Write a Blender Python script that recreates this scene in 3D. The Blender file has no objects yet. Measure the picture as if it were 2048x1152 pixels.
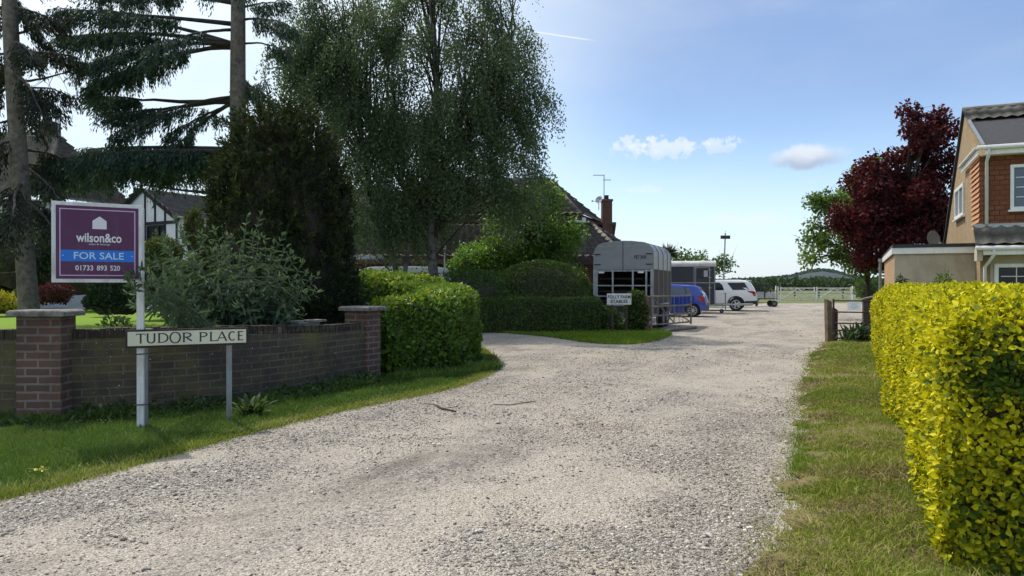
import bpy, bmesh, math, random
import numpy as np
from mathutils import Vector, Matrix

R = math.radians
scene = bpy.context.scene
col = scene.collection

# ------------------------------------------------------------------ camera
FPX, HOR, CAMH = 1500.0, 570.0, 1.5          # focal length and horizon in pixels of a 2048 px picture
cam_data = bpy.data.cameras.new("camera")
cam_data.sensor_width = 36.0
cam_data.lens = FPX / 2048 * 36
cam_data.clip_start = 0.05
cam_data.clip_end = 9000
cam = bpy.data.objects.new("camera", cam_data)
col.objects.link(cam)
cam.location = (0, 0, CAMH)
cam.rotation_euler = (R(90) - math.atan(6 / FPX), 0, 0)
scene.camera = cam

# ------------------------------------------------------------------ world and sun
SUN_EL, SUN_AZ = 56.0, 40.0                  # degrees above the horizon, degrees to the left of the lane view
scene.view_settings.view_transform = 'Standard'
scene.view_settings.look = 'None'
scene.view_settings.exposure = 0.3
scene.view_settings.gamma = 1.0
world = bpy.data.worlds.new("World")
scene.world = world
world.use_nodes = True


class NT:
    """small helper to wire node trees"""
    def __init__(self, tree):
        self.t = tree
        self.n = tree.nodes
        self.l = tree.links

    def node(self, kind, **kw):
        nd = self.n.new(kind)
        for k, v in kw.items():
            setattr(nd, k, v)
        return nd

    def put(self, sock, v):
        if isinstance(v, bpy.types.NodeSocket):
            self.l.new(v, sock)
        elif v is not None:
            if isinstance(v, (tuple, list)) and len(v) == 3 and sock.type == 'RGBA':
                v = (*v, 1)
            sock.default_value = v

    def math(self, op, a, b=None, c=None, clamp=False):
        nd = self.node('ShaderNodeMath', operation=op, use_clamp=clamp)
        self.put(nd.inputs[0], a)
        self.put(nd.inputs[1], b)
        self.put(nd.inputs[2], c)
        return nd.outputs[0]

    def mix(self, f, a, b, blend='MIX'):
        nd = self.node('ShaderNodeMix', data_type='RGBA', blend_type=blend)
        self.put(nd.inputs[0], f)
        self.put(nd.inputs[6], a)
        self.put(nd.inputs[7], b)
        return nd.outputs[2]

    def ramp(self, f, stops, mode='LINEAR'):
        nd = self.node('ShaderNodeValToRGB')
        nd.color_ramp.interpolation = mode
        e = nd.color_ramp.elements
        while len(e) < len(stops):
            e.new(0.5)
        for el, (p, c) in zip(e, stops):
            el.position = p
            el.color = (*c, 1) if len(c) == 3 else c
        self.put(nd.inputs[0], f)
        return nd.outputs[0]

    def noise(self, vec, scale, detail=3, rough=0.55, dist=0.0):
        nd = self.node('ShaderNodeTexNoise')
        self.put(nd.inputs['Vector'], vec)
        nd.inputs['Scale'].default_value = scale
        nd.inputs['Detail'].default_value = detail
        nd.inputs['Roughness'].default_value = rough
        nd.inputs['Distortion'].default_value = dist
        return nd.outputs[0]

    def sstep(self, x, a, b):
        nd = self.node('ShaderNodeMapRange', interpolation_type='SMOOTHSTEP')
        self.put(nd.inputs[0], x)
        nd.inputs[1].default_value = a
        nd.inputs[2].default_value = b
        return nd.outputs[0]

    def mapping(self, vec, scale=(1, 1, 1), rot=(0, 0, 0), loc=(0, 0, 0)):
        nd = self.node('ShaderNodeMapping')
        self.put(nd.inputs[0], vec)
        nd.inputs[1].default_value = loc
        nd.inputs[2].default_value = rot
        nd.inputs[3].default_value = scale
        return nd.outputs[0]


def build_world():
    w = NT(world.node_tree)
    w.n.clear()
    out = w.node('ShaderNodeOutputWorld')
    bg = w.node('ShaderNodeBackground')
    w.l.new(bg.outputs[0], out.inputs[0])
    sky = w.node('ShaderNodeTexSky', sky_type='NISHITA')
    sky.sun_disc = False
    sky.sun_elevation = R(SUN_EL)
    sky.sun_rotation = R(-SUN_AZ)
    sky.altitude = 50
    sky.air_density = 1.0
    sky.dust_density = 0.35
    sky.ozone_density = 2.2
    bg.inputs[1].default_value = SKY
    # thin high cloud and a few fair-weather clouds, laid out by compass direction and height angle
    tc = w.node('ShaderNodeTexCoord').outputs['Generated']
    sep = w.node('ShaderNodeSeparateXYZ')
    w.l.new(tc, sep.inputs[0])
    x, y, z = sep.outputs
    az = w.math('ARCTAN2', x, y)
    el = w.math('ARCSINE', z)
    comb = w.node('ShaderNodeCombineXYZ')
    w.l.new(az, comb.inputs[0])
    w.l.new(el, comb.inputs[1])
    ae = comb.outputs[0]
    K = 1.0 / SKY
    c = sky.outputs[0]
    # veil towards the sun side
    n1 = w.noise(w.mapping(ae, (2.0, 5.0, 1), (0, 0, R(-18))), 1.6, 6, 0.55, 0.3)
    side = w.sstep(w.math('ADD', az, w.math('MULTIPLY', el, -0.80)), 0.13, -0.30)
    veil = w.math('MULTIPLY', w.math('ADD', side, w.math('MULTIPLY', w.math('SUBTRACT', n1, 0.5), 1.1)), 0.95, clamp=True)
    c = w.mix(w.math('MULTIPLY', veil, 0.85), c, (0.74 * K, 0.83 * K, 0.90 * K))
    # bright glow round the sun, added to fill the shade
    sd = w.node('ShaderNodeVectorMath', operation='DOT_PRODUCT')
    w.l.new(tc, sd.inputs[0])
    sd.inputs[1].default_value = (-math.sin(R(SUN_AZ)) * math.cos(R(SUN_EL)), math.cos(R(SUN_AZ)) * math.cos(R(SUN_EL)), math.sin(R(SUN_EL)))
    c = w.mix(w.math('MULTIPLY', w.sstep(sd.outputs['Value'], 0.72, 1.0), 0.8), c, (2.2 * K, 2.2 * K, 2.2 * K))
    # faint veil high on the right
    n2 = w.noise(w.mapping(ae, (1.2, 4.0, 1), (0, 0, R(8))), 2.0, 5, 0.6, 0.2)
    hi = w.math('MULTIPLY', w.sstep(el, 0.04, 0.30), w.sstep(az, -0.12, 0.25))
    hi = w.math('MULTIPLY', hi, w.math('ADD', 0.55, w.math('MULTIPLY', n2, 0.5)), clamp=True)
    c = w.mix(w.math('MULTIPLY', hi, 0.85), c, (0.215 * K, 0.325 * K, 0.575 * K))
    wsp = w.noise(w.mapping(ae, (1.0, 3.2, 1), (0, 0, R(-12))), 3.0, 6, 0.6, 0.4)
    c = w.mix(w.math('MULTIPLY', w.sstep(wsp, 0.48, 0.80), w.math('MULTIPLY', w.sstep(el, 0.1, 0.38), 0.28)), c, (0.60 * K, 0.66 * K, 0.76 * K))
    # pale air low over the fields
    low = w.sstep(el, 0.19, -0.01)
    c = w.mix(w.math('MULTIPLY', low, 0.70), c, (0.56 * K, 0.68 * K, 0.80 * K))
    # cumulus
    nb = w.noise(ae, 26, 6, 0.6)
    nw = w.noise(ae, 60, 5, 0.6)

    def cloud(c, px, py, rx, ry, amp, body, base, nz, dens, k=1.0):
        a0 = math.atan((px - 1024) / FPX)
        e0 = math.atan((HOR - py) / FPX * math.cos(a0))
        u = w.math('DIVIDE', w.math('SUBTRACT', az, a0), rx / FPX * math.cos(a0) ** 2)
        v = w.math('DIVIDE', w.math('SUBTRACT', el, e0), ry / FPX * math.cos(a0))
        r2 = w.math('ADD', w.math('MULTIPLY', u, u), w.math('MULTIPLY', v, v))
        m = w.math('ADD', w.math('SUBTRACT', 1.0, r2), w.math('MULTIPLY', w.math('SUBTRACT', nz, 0.5), amp))
        m = w.math('MULTIPLY', w.sstep(m, 0.0, 0.75), dens)
        shade = w.sstep(w.math('ADD', v, w.math('MULTIPLY', w.math('SUBTRACT', nz, 0.5), 1.2)), -0.75, 0.35)
        return w.mix(m, c, w.mix(shade, tuple(q * K for q in base), tuple(q * K for q in body)))

    wh, gr = (0.74, 0.79, 0.85), (0.36, 0.43, 0.55)
    c = cloud(c, 1262, 296, 46, 22, 6.5, wh, (0.60, 0.70, 0.82), nw, 0.60)
    c = cloud(c, 1335, 297, 72, 24, 6.0, wh, (0.60, 0.70, 0.82), nw, 0.70)
    c = cloud(c, 1440, 291, 52, 18, 6.5, wh, (0.60, 0.70, 0.82), nw, 0.58)
    c = cloud(c, 1618, 312, 88, 29, 1.9, (0.68, 0.73, 0.80), gr, nb, 0.92)
    c = cloud(c, 1296, 378, 40, 10, 4.0, wh, wh, nw, 0.35)
    c = cloud(c, 1500, 440, 110, 16, 4.0, wh, wh, nb, 0.4)
    # old vapour trail
    a1, b1 = math.atan((1045 - 1024) / FPX), math.atan((HOR - 60) / FPX)
    a2, b2 = math.atan((1185 - 1024) / FPX), math.atan((HOR - 81) / FPX * 0.994)
    sl = (b2 - b1) / (a2 - a1)
    dist = w.math('ABSOLUTE', w.math('SUBTRACT', w.math('SUBTRACT', el, b1), w.math('MULTIPLY', w.math('SUBTRACT', az, a1), sl)))
    tr = w.math('MULTIPLY', w.sstep(dist, 0.0016, 0.0), w.math('MULTIPLY', w.sstep(az, a2 + 0.01, a2 - 0.02), w.sstep(az, a1 - 0.03, a1 + 0.03)))
    c = w.mix(w.math('MULTIPLY', tr, 0.5), c, (0.95 * K, 0.95 * K, 0.97 * K))
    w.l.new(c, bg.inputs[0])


SKY = 0.15
build_world()
sun_data = bpy.data.lights.new("sun", 'SUN')
sun_data.energy = 3.1
sun_data.angle = R(0.6)
sun_data.color = (1.0, 0.93, 0.83)
sun = bpy.data.objects.new("sun", sun_data)
col.objects.link(sun)
sdir = Vector((-math.sin(R(SUN_AZ)) * math.cos(R(SUN_EL)), math.cos(R(SUN_AZ)) * math.cos(R(SUN_EL)), math.sin(R(SUN_EL))))
sun.rotation_euler = (-sdir).to_track_quat('-Z', 'Y').to_euler()
sun.location = sdir * 60

# ------------------------------------------------------------------ helpers
rng = np.random.default_rng(7)
random.seed(7)


def P(px, py, d):
    """the point a given number of metres ahead that is seen at this pixel of the survey photo"""
    return Vector(((px - 1024) / FPX * d, d, CAMH + (HOR - py) / FPX * d))


def G(px, py, z=0.0):
    d = (CAMH - z) * FPX / (py - HOR)
    return (px - 1024) / FPX * d, d


def S(r, g, b):
    f = lambda c: (c / 255 / 12.92) if c <= 10 else ((c / 255 + 0.055) / 1.055) ** 2.4
    return (f(r), f(g), f(b))


OFF = {}


def tag(o, label, cat, group=None):
    o['label'] = label
    o['category'] = cat
    if group:
        o['group'] = group
    return o


def thing(name, label, cat, loc=(0, 0, 0), rz=0.0, group=None, world_coords=False):
    o = bpy.data.objects.new(name, None)
    o.empty_display_size = 0.3
    col.objects.link(o)
    o.location = loc
    o.rotation_euler = (0, 0, rz)
    if world_coords:
        OFF[o.name] = -Vector(loc)
    return tag(o, label, cat, group)


def link(name, me, mat, parent=None):
    o = bpy.data.objects.new(name, me)
    col.objects.link(o)
    if mat is not None:
        me.materials.append(mat)
    if parent is not None:
        o.parent = parent
        if parent.name in OFF:
            o.location = OFF[parent.name]
    return o


def nmesh(name, V, F, mat, parent=None, rnd=None, smooth=False):
    """mesh from numpy arrays: V (n,3), F (m,k)"""
    V = np.asarray(V, np.float32)
    F = np.asarray(F, np.int32)
    me = bpy.data.meshes.new(name)
    me.vertices.add(len(V))
    me.vertices.foreach_set('co', V.ravel())
    m, k = F.shape
    me.loops.add(m * k)
    me.loops.foreach_set('vertex_index', F.ravel())
    me.polygons.add(m)
    me.polygons.foreach_set('loop_start', np.arange(0, m * k, k, dtype=np.int32))
    me.polygons.foreach_set('loop_total', np.full(m, k, np.int32))
    if smooth:
        me.polygons.foreach_set('use_smooth', np.ones(m, bool))
    if rnd is not None:
        a = me.attributes.new('rnd', 'FLOAT', 'POINT')
        a.data.foreach_set('value', np.asarray(rnd, np.float32))
    me.update(calc_edges=True)
    me.validate()
    return link(name, me, mat, parent)


class MB:
    def __init__(self):
        self.v, self.f = [], []

    def add(self, vs, fs, M=None):
        b = len(self.v)
        self.v += [tuple((M @ Vector(p)) if M is not None else p) for p in vs]
        self.f += [tuple(i + b for i in q) for q in fs]
        return self

    def box(self, c, s, M=None, rz=0.0):
        x, y, z = s[0] / 2, s[1] / 2, s[2] / 2
        vs = [Vector((i * x, j * y, k * z)) for i in (-1, 1) for j in (-1, 1) for k in (-1, 1)]
        if rz:
            rm = Matrix.Rotation(rz, 3, 'Z')
            vs = [rm @ p for p in vs]
        vs = [p + Vector(c) for p in vs]
        return self.add(vs, [(0, 1, 3, 2), (4, 6, 7, 5), (0, 4, 5, 1), (2, 3, 7, 6), (0, 2, 6, 4), (1, 5, 7, 3)], M)

    def bar(self, a, b, w, h, up=(0, 0, 1)):
        """rectangular bar from a to b"""
        a, b = Vector(a), Vector(b)
        d = (b - a).normalized()
        s = d.cross(Vector(up))
        if s.length < 1e-4:
            s = d.cross(Vector((1, 0, 0)))
        s.normalize()
        u = s.cross(d)
        vs = [p + s * i * w / 2 + u * j * h / 2 for p in (a, b) for i, j in ((-1, -1), (1, -1), (1, 1), (-1, 1))]
        return self.add(vs, [(0, 3, 2, 1), (4, 5, 6, 7), (0, 1, 5, 4), (1, 2, 6, 5), (2, 3, 7, 6), (3, 0, 4, 7)])

    def poly(self, pts, M=None):
        return self.add(pts, [tuple(range(len(pts)))], M)

    def prism(self, pts, vec, M=None):
        """closed solid: polygon pts swept by vec"""
        n = len(pts)
        a = [Vector(p) for p in pts]
        b = [p + Vector(vec) for p in a]
        fs = [tuple(range(n))[::-1], tuple(range(n, 2 * n))] + [(i, (i + 1) % n, n + (i + 1) % n, n + i) for i in range(n)]
        return self.add(a + b, fs, M)

    def tube(self, pts, rad, sides=8, M=None):
        pts = [Vector(p) for p in pts]
        if not isinstance(rad, (list, tuple, np.ndarray)):
            rad = [rad] * len(pts)
        vs, fs = [], []
        prev = None
        for i, p in enumerate(pts):
            t = (pts[min(i + 1, len(pts) - 1)] - pts[max(i - 1, 0)]).normalized()
            if prev is None:
                ref = Vector((0, 0, 1)) if abs(t.z) < 0.9 else Vector((1, 0, 0))
                s = t.cross(ref).normalized()
            else:
                s = (prev - t * prev.dot(t)).normalized()
            prev = s
            u = t.cross(s)
            for k in range(sides):
                a = 2 * math.pi * k / sides
                vs.append(p + (s * math.cos(a) + u * math.sin(a)) * rad[i])
        for i in range(len(pts) - 1):
            for k in range(sides):
                k2 = (k + 1) % sides
                fs.append((i * sides + k, i * sides + k2, (i + 1) * sides + k2, (i + 1) * sides + k))
        fs.append(tuple(range(sides))[::-1])
        fs.append(tuple((len(pts) - 1) * sides + k for k in range(sides)))
        return self.add(vs, fs, M)

    def lathe(self, prof, seg, M=None, cap=True):
        """prof: (radius, z) pairs from bottom to top around the local z axis"""
        vs, fs = [], []
        for r, z in prof:
            for k in range(seg):
                a = 2 * math.pi * k / seg
                vs.append((r * math.cos(a), r * math.sin(a), z))
        for i in range(len(prof) - 1):
            for k in range(seg):
                k2 = (k + 1) % seg
                fs.append((i * seg + k, i * seg + k2, (i + 1) * seg + k2, (i + 1) * seg + k))
        if cap:
            fs.append(tuple(range(seg))[::-1])
            fs.append(tuple((len(prof) - 1) * seg + k for k in range(seg)))
        return self.add(vs, fs, M)

    def build(self, name, mat, parent=None, smooth=False, bevel=0.0, uv=False):
        me = bpy.data.meshes.new(name)
        me.from_pydata([tuple(p) for p in self.v], [], self.f)
        bm = bmesh.new()
        bm.from_mesh(me)
        bmesh.ops.recalc_face_normals(bm, faces=bm.faces)
        bm.to_mesh(me)
        bm.free()
        if smooth:
            me.polygons.foreach_set('use_smooth', np.ones(len(me.polygons), bool))
        me.update()
        o = link(name, me, mat, parent)
        if uv:
            box_uv(me)
        if bevel:
            b = o.modifiers.new('edge', 'BEVEL')
            b.width = bevel
            b.segments = 2
            b.limit_method = 'ANGLE'
        return o


def box_uv(me):
    uvl = me.uv_layers.new(name='UVMap')
    for p in me.polygons:
        n = p.normal
        if abs(n.z) > 0.8:
            e1, e2 = Vector((1, 0, 0)), Vector((0, 1, 0))
        else:
            e1 = Vector((-n.y, n.x, 0)).normalized()
            e2 = n.cross(e1)
            if e2.z < 0:
                e2 = -e2
        for li in p.loop_indices:
            co = me.vertices[me.loops[li].vertex_index].co
            uvl.data[li].uv = (co.dot(e1), co.dot(e2))


def vnoise(p, f=1.0, seed=0):
    """smooth lattice noise in about -1..1 for (n,2) or (n,3) points"""
    p = np.asarray(p, float)
    dim = p.shape[1]
    tab = np.random.default_rng(seed + 100).uniform(-1, 1, 4096)
    out = np.zeros(len(p))
    amp = tot = 0.0
    amp = 1.0
    q = p * (f / 2.4) + 57.3 + seed * 3.17
    for o in range(3):
        i = np.floor(q).astype(np.int64)
        t = q - i
        t = t * t * (3 - 2 * t)
        v = np.zeros(len(p))
        for c in range(2 ** dim):
            w = np.ones(len(p))
            h = np.zeros(len(p), np.int64)
            for k in range(dim):
                b = (c >> k) & 1
                w *= t[:, k] if b else 1 - t[:, k]
                h = h * 7919 + (i[:, k] + b) * (73856093, 19349663, 83492791)[k]
            h = (h ^ (h >> 13)) * 1274126177
            v += w * tab[(h ^ (h >> 16)) & 4095]
        out += amp * v
        tot += amp
        amp *= 0.5
        q = q * 2.03 + 11.7
    return out / tot * 1.9


def unit(a):
    return a / np.maximum(np.linalg.norm(a, axis=1, keepdims=True), 1e-9)


def leaf_cloud(name, C, U, N, L, W, mat, parent=None, rnd=None, shape='oval', fold=0.15, curl=0.0):
    """one leaf per row: base point C, direction U, face normal N, length L, width W"""
    n = len(C)
    C = np.asarray(C, float)
    U = unit(np.asarray(U, float))
    Sd = unit(np.cross(U, N))
    Nn = np.cross(Sd, U)
    L = np.broadcast_to(np.asarray(L, float), (n,))[:, None]
    W = np.broadcast_to(np.asarray(W, float), (n,))[:, None]
    if rnd is None:
        rnd = rng.random(n)
    if shape == 'quad':
        V = np.stack([C, C + U * L * 0.5 + Sd * W * 0.5, C + U * L, C + U * L * 0.5 - Sd * W * 0.5], 1)
        F = np.arange(n * 4).reshape(n, 4)
        k = 4
    else:
        up = Nn * W * fold
        dn = -Nn * L * curl
        V = np.stack([C, C + U * L * 0.33 + Sd * W * 0.5 + up, C + U * L * 0.72 + Sd * W * 0.36 + up * 0.8 + dn * 0.4,
                      C + U * L + dn, C + U * L * 0.72 - Sd * W * 0.36 + up * 0.8 + dn * 0.4, C + U * L * 0.33 - Sd * W * 0.5 + up], 1)
        b = np.arange(n)[:, None] * 6
        F = np.concatenate([b + np.array([[0, 1, 2, 3]]), b + np.array([[0, 3, 4, 5]])], 0)
        k = 6
    return nmesh(name, V.reshape(-1, 3), F, mat, parent, np.repeat(rnd, k))


def rand_unit(n, r=None):
    r = r or rng
    return unit(r.normal(size=(n, 3)))


# ------------------------------------------------------------------ materials
MATS = {}


def new_mat(name):
    m = bpy.data.materials.new(name)
    m.use_nodes = True
    t = NT(m.node_tree)
    b = t.n['Principled BSDF']
    return m, t, b


def pmat(name, c, rough=0.6, var=0.18, scale=6.0, bump=0.0, bscale=40.0, metal=0.0, spec=0.5, coat=0.0, dirt=None, dirt_amt=0.5, streak=0.0):
    m, t, b = new_mat(name)
    oc = t.node('ShaderNodeTexCoord').outputs['Object']
    n = t.noise(oc, scale, 5, 0.6)
    lo = tuple(x * (1 - var) for x in c)
    hi = tuple(min(1, x * (1 + var)) for x in c)
    cc = t.ramp(n, [(0.3, lo), (0.7, hi)])
    if dirt is not None:
        n2 = t.noise(oc, scale * 0.45, 6, 0.65, 0.4)
        cc = t.mix(t.math('MULTIPLY', t.sstep(n2, 0.45, 0.68), dirt_amt), cc, dirt)
    if streak:
        n4 = t.noise(t.mapping(oc, (16, 16, 1.1)), 1.0, 5, 0.7)
        cc = t.mix(t.math('MULTIPLY', t.sstep(n4, 0.48, 0.72), streak), cc, dirt)
        n5 = t.noise(oc, 70, 3, 0.6)
        cc = t.mix(t.math('MULTIPLY', t.sstep(n5, 0.64, 0.72), streak), cc, tuple(x * 0.5 for x in dirt))
    t.l.new(cc, b.inputs['Base Color'])
    n3 = t.noise(oc, scale * 2.3, 3)
    t.l.new(t.math('ADD', rough - 0.08, t.math('MULTIPLY', n3, 0.16)), b.inputs['Roughness'])
    b.inputs['Metallic'].default_value = metal
    b.inputs['Specular IOR Level'].default_value = spec
    if coat:
        b.inputs['Coat Weight'].default_value = coat
        b.inputs['Coat Roughness'].default_value = 0.05
    if bump:
        bp = t.node('ShaderNodeBump')
        bp.inputs['Strength'].default_value = bump
        bp.inputs['Distance'].default_value = 0.01
        t.l.new(t.noise(oc, bscale, 4), bp.inputs['Height'])
        t.l.new(bp.outputs[0], b.inputs['Normal'])
    return m


def leaf_mat(name, stops, trans=0.35, rough=0.5, spec=0.3, clump=0.0, cl_scale=1.2, tint=(0.20, 0.34, 0.02), tamt=0.35):
    """foliage: colour drawn per leaf from the stops, drifting slowly through the plant; part of the light passes through"""
    m, t, b = new_mat(name)
    a = t.node('ShaderNodeAttribute', attribute_name='rnd').outputs['Fac']
    f = a
    if clump:
        oc = t.node('ShaderNodeTexCoord').outputs['Object']
        n = t.noise(oc, cl_scale, 3)
        f = t.math('ADD', a, t.math('MULTIPLY', t.math('SUBTRACT', n, 0.5), clump), clamp=True)
    c = t.ramp(f, stops)
    t.l.new(c, b.inputs['Base Color'])
    b.inputs['Roughness'].default_value = rough
    b.inputs['Specular IOR Level'].default_value = spec
    tr = t.node('ShaderNodeBsdfTranslucent')
    t.l.new(t.mix(tamt, c, tint), tr.inputs[0])
    mx = t.node('ShaderNodeMixShader')
    mx.inputs[0].default_value = trans
    t.l.new(b.outputs[0], mx.inputs[1])
    t.l.new(tr.outputs[0], mx.inputs[2])
    t.l.new(mx.outputs[0], t.n['Material Output'].inputs[0])
    return m


def brick_mat(name, c1, c2, mortar, bw=0.27, bh=0.088, moss=None, moss_amt=0.0, dark=None, dark_amt=0.0, specks=0.0, msize=0.010):
    m, t, b = new_mat(name)
    uv = t.node('ShaderNodeTexCoord').outputs['UV']
    oc = t.node('ShaderNodeTexCoord').outputs['Object']
    wob = t.node('ShaderNodeTexNoise')
    t.put(wob.inputs['Vector'], oc)
    wob.inputs['Scale'].default_value = 9
    vadd = t.node('ShaderNodeVectorMath', operation='MULTIPLY_ADD')
    t.l.new(wob.outputs['Color'], vadd.inputs[0])
    vadd.inputs[1].default_value = (0.012, 0.012, 0)
    t.l.new(uv, vadd.inputs[2])
    br = t.node('ShaderNodeTexBrick')
    t.l.new(vadd.outputs[0], br.inputs['Vector'])
    br.inputs['Scale'].default_value = 1.0
    br.inputs['Brick Width'].default_value = bw
    br.inputs['Row Height'].default_value = bh
    br.inputs['Mortar Size'].default_value = msize
    br.inputs['Mortar Smooth'].default_value = 0.2
    br.inputs['Bias'].default_value = 0.0
    br.inputs['Color1'].default_value = (*c1, 1)
    br.inputs['Color2'].default_value = (*c2, 1)
    br.inputs['Mortar'].default_value = (*mortar, 1)
    c = br.outputs['Color']
    fine = t.noise(oc, 60, 5, 0.7)
    c = t.mix(t.math('MULTIPLY', fine, 0.55), c, tuple(x * 0.45 for x in c1))
    if dark is not None:
        n = t.noise(oc, 2.2, 6, 0.65, 0.3)
        c = t.mix(t.math('MULTIPLY', t.sstep(n, 0.40, 0.62), dark_amt), c, dark)
    if moss is not None:
        n = t.noise(oc, 1.4, 6, 0.7, 0.5)
        c = t.mix(t.math('MULTIPLY', t.sstep(n, 0.42, 0.68), moss_amt), c, moss)
    if specks:
        n = t.noise(oc, 34, 2, 0.5)
        c = t.mix(t.math('MULTIPLY', t.sstep(n, 0.70, 0.76), specks), c, (0.6, 0.6, 0.56))
    t.l.new(c, b.inputs['Base Color'])
    b.inputs['Roughness'].default_value = 0.9
    b.inputs['Specular IOR Level'].default_value = 0.2
    bp = t.node('ShaderNodeBump')
    bp.inputs['Strength'].default_value = 0.7
    bp.inputs['Distance'].default_value = 0.008
    h = t.math('ADD', t.math('MULTIPLY', br.outputs['Fac'], -1.0), t.math('MULTIPLY', fine, 0.6))
    t.l.new(h, bp.inputs['Height'])
    t.l.new(bp.outputs[0], b.inputs['Normal'])
    return m


def glass_mat(name, c=(0.02, 0.025, 0.03), rough=0.04):
    m, t, b = new_mat(name)
    b.inputs['Base Color'].default_value = (*c, 1)
    b.inputs['Roughness'].default_value = rough
    b.inputs['Specular IOR Level'].default_value = 0.35
    return m


M_WHITE = pmat('white_paint', (0.70, 0.70, 0.68), 0.5, 0.10, 7, dirt=(0.36, 0.34, 0.28), dirt_amt=0.5, streak=0.55)
M_UPVC = pmat('white_plastic', (0.78, 0.78, 0.76), 0.35, 0.05, 3, dirt=(0.45, 0.43, 0.37), dirt_amt=0.3, streak=0.35)
M_BLACK = pmat('black_rubber', (0.018, 0.018, 0.019), 0.75, 0.2, 12)
M_TYRE = pmat('tyre_rubber', (0.022, 0.022, 0.023), 0.85, 0.25, 12, bump=0.2)
M_GALV = pmat('galvanised_steel', (0.42, 0.43, 0.44), 0.5, 0.15, 9, metal=0.55, dirt=(0.20, 0.17, 0.13), dirt_amt=0.5)
M_STEEL = pmat('grey_steel_post', (0.24, 0.26, 0.27), 0.5, 0.12, 9, metal=0.3, dirt=(0.13, 0.12, 0.09), dirt_amt=0.4)
M_ALLOY = pmat('alloy', (0.55, 0.56, 0.57), 0.35, 0.05, 9, metal=0.7)
M_GLASS = glass_mat('dark_glass', (0.008, 0.010, 0.013), 0.12)
M_GLASS2 = glass_mat('window_glass', (0.10, 0.135, 0.19), 0.06)  # pale blue base colour stands in for reflected sky
M_TIMBER = pmat('weathered_timber', (0.20, 0.155, 0.115), 0.85, 0.3, 7, bump=0.5, bscale=30, dirt=(0.09, 0.085, 0.06))
M_DARKWOOD = pmat('dark_timber', (0.055, 0.040, 0.032), 0.75, 0.3, 7, bump=0.3)
M_BOUGH = pmat('bough_bark', (0.045, 0.038, 0.034), 0.95, 0.3, 9)
M_BARK = pmat('conifer_bark', (0.165, 0.138, 0.118), 0.95, 0.45, 9, bump=1.0, bscale=22, dirt=(0.055, 0.05, 0.045))
M_BIRCHBARK = pmat('birch_bark', (0.15, 0.14, 0.13), 0.85, 0.5, 5, bump=0.6, bscale=18, dirt=(0.03, 0.028, 0.025), dirt_amt=0.9)
M_TWIG = pmat('twig_bark', (0.050, 0.038, 0.028), 0.95, 0.3, 10)
M_SOIL = pmat('soil', (0.09, 0.07, 0.05), 0.95, 0.3, 6, bump=0.6)
M_CAP = pmat('stone_cap', (0.19, 0.18, 0.165), 0.9, 0.35, 14, bump=0.9, bscale=45, dirt=(0.065, 0.06, 0.05), dirt_amt=0.8)

# ------------------------------------------------------------------ ground, lane, verges
def in_poly(pts, poly):
    x, y = pts[:, 0], pts[:, 1]
    inside = np.zeros(len(pts), bool)
    n = len(poly)
    for i in range(n):
        x1, y1 = poly[i]
        x2, y2 = poly[(i + 1) % n]
        if y1 == y2:
            continue
        c = ((y1 > y) != (y2 > y)) & (x < (x2 - x1) * (y - y1) / (y2 - y1) + x1)
        inside ^= c
    return inside


def edge_dist(pts, poly, closed=True):
    d = np.full(len(pts), 1e9)
    n = len(poly)
    for i in range(n if closed else n - 1):
        a = np.array(poly[i], float)
        b = np.array(poly[(i + 1) % n], float)
        ab = b - a
        t = np.clip(((pts[:, :2] - a) @ ab) / max(ab @ ab, 1e-9), 0, 1)
        d = np.minimum(d, np.linalg.norm(pts[:, :2] - (a + t[:, None] * ab), axis=1))
    return d


def sstep(x, a, b):
    t = np.clip((x - a) / (b - a), 0, 1)
    return t * t * (3 - 2 * t)


def smooth_line(pts, n=3):
    p = np.array(pts, float)
    for _ in range(n):
        q = [p[0]]
        for i in range(len(p) - 1):
            q += [p[i] * 0.75 + p[i + 1] * 0.25, p[i] * 0.25 + p[i + 1] * 0.75]
        q.append(p[-1])
        p = np.array(q)
    return [tuple(v) for v in p]


def structure(o):
    o['kind'] = 'structure'
    return o


def stuff(o):
    o['kind'] = 'stuff'
    return o


LD = np.array([0.4175, 0.9087])              # heading of the lane
LN = np.array([0.9087, -0.4175])             # to the right of it


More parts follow.
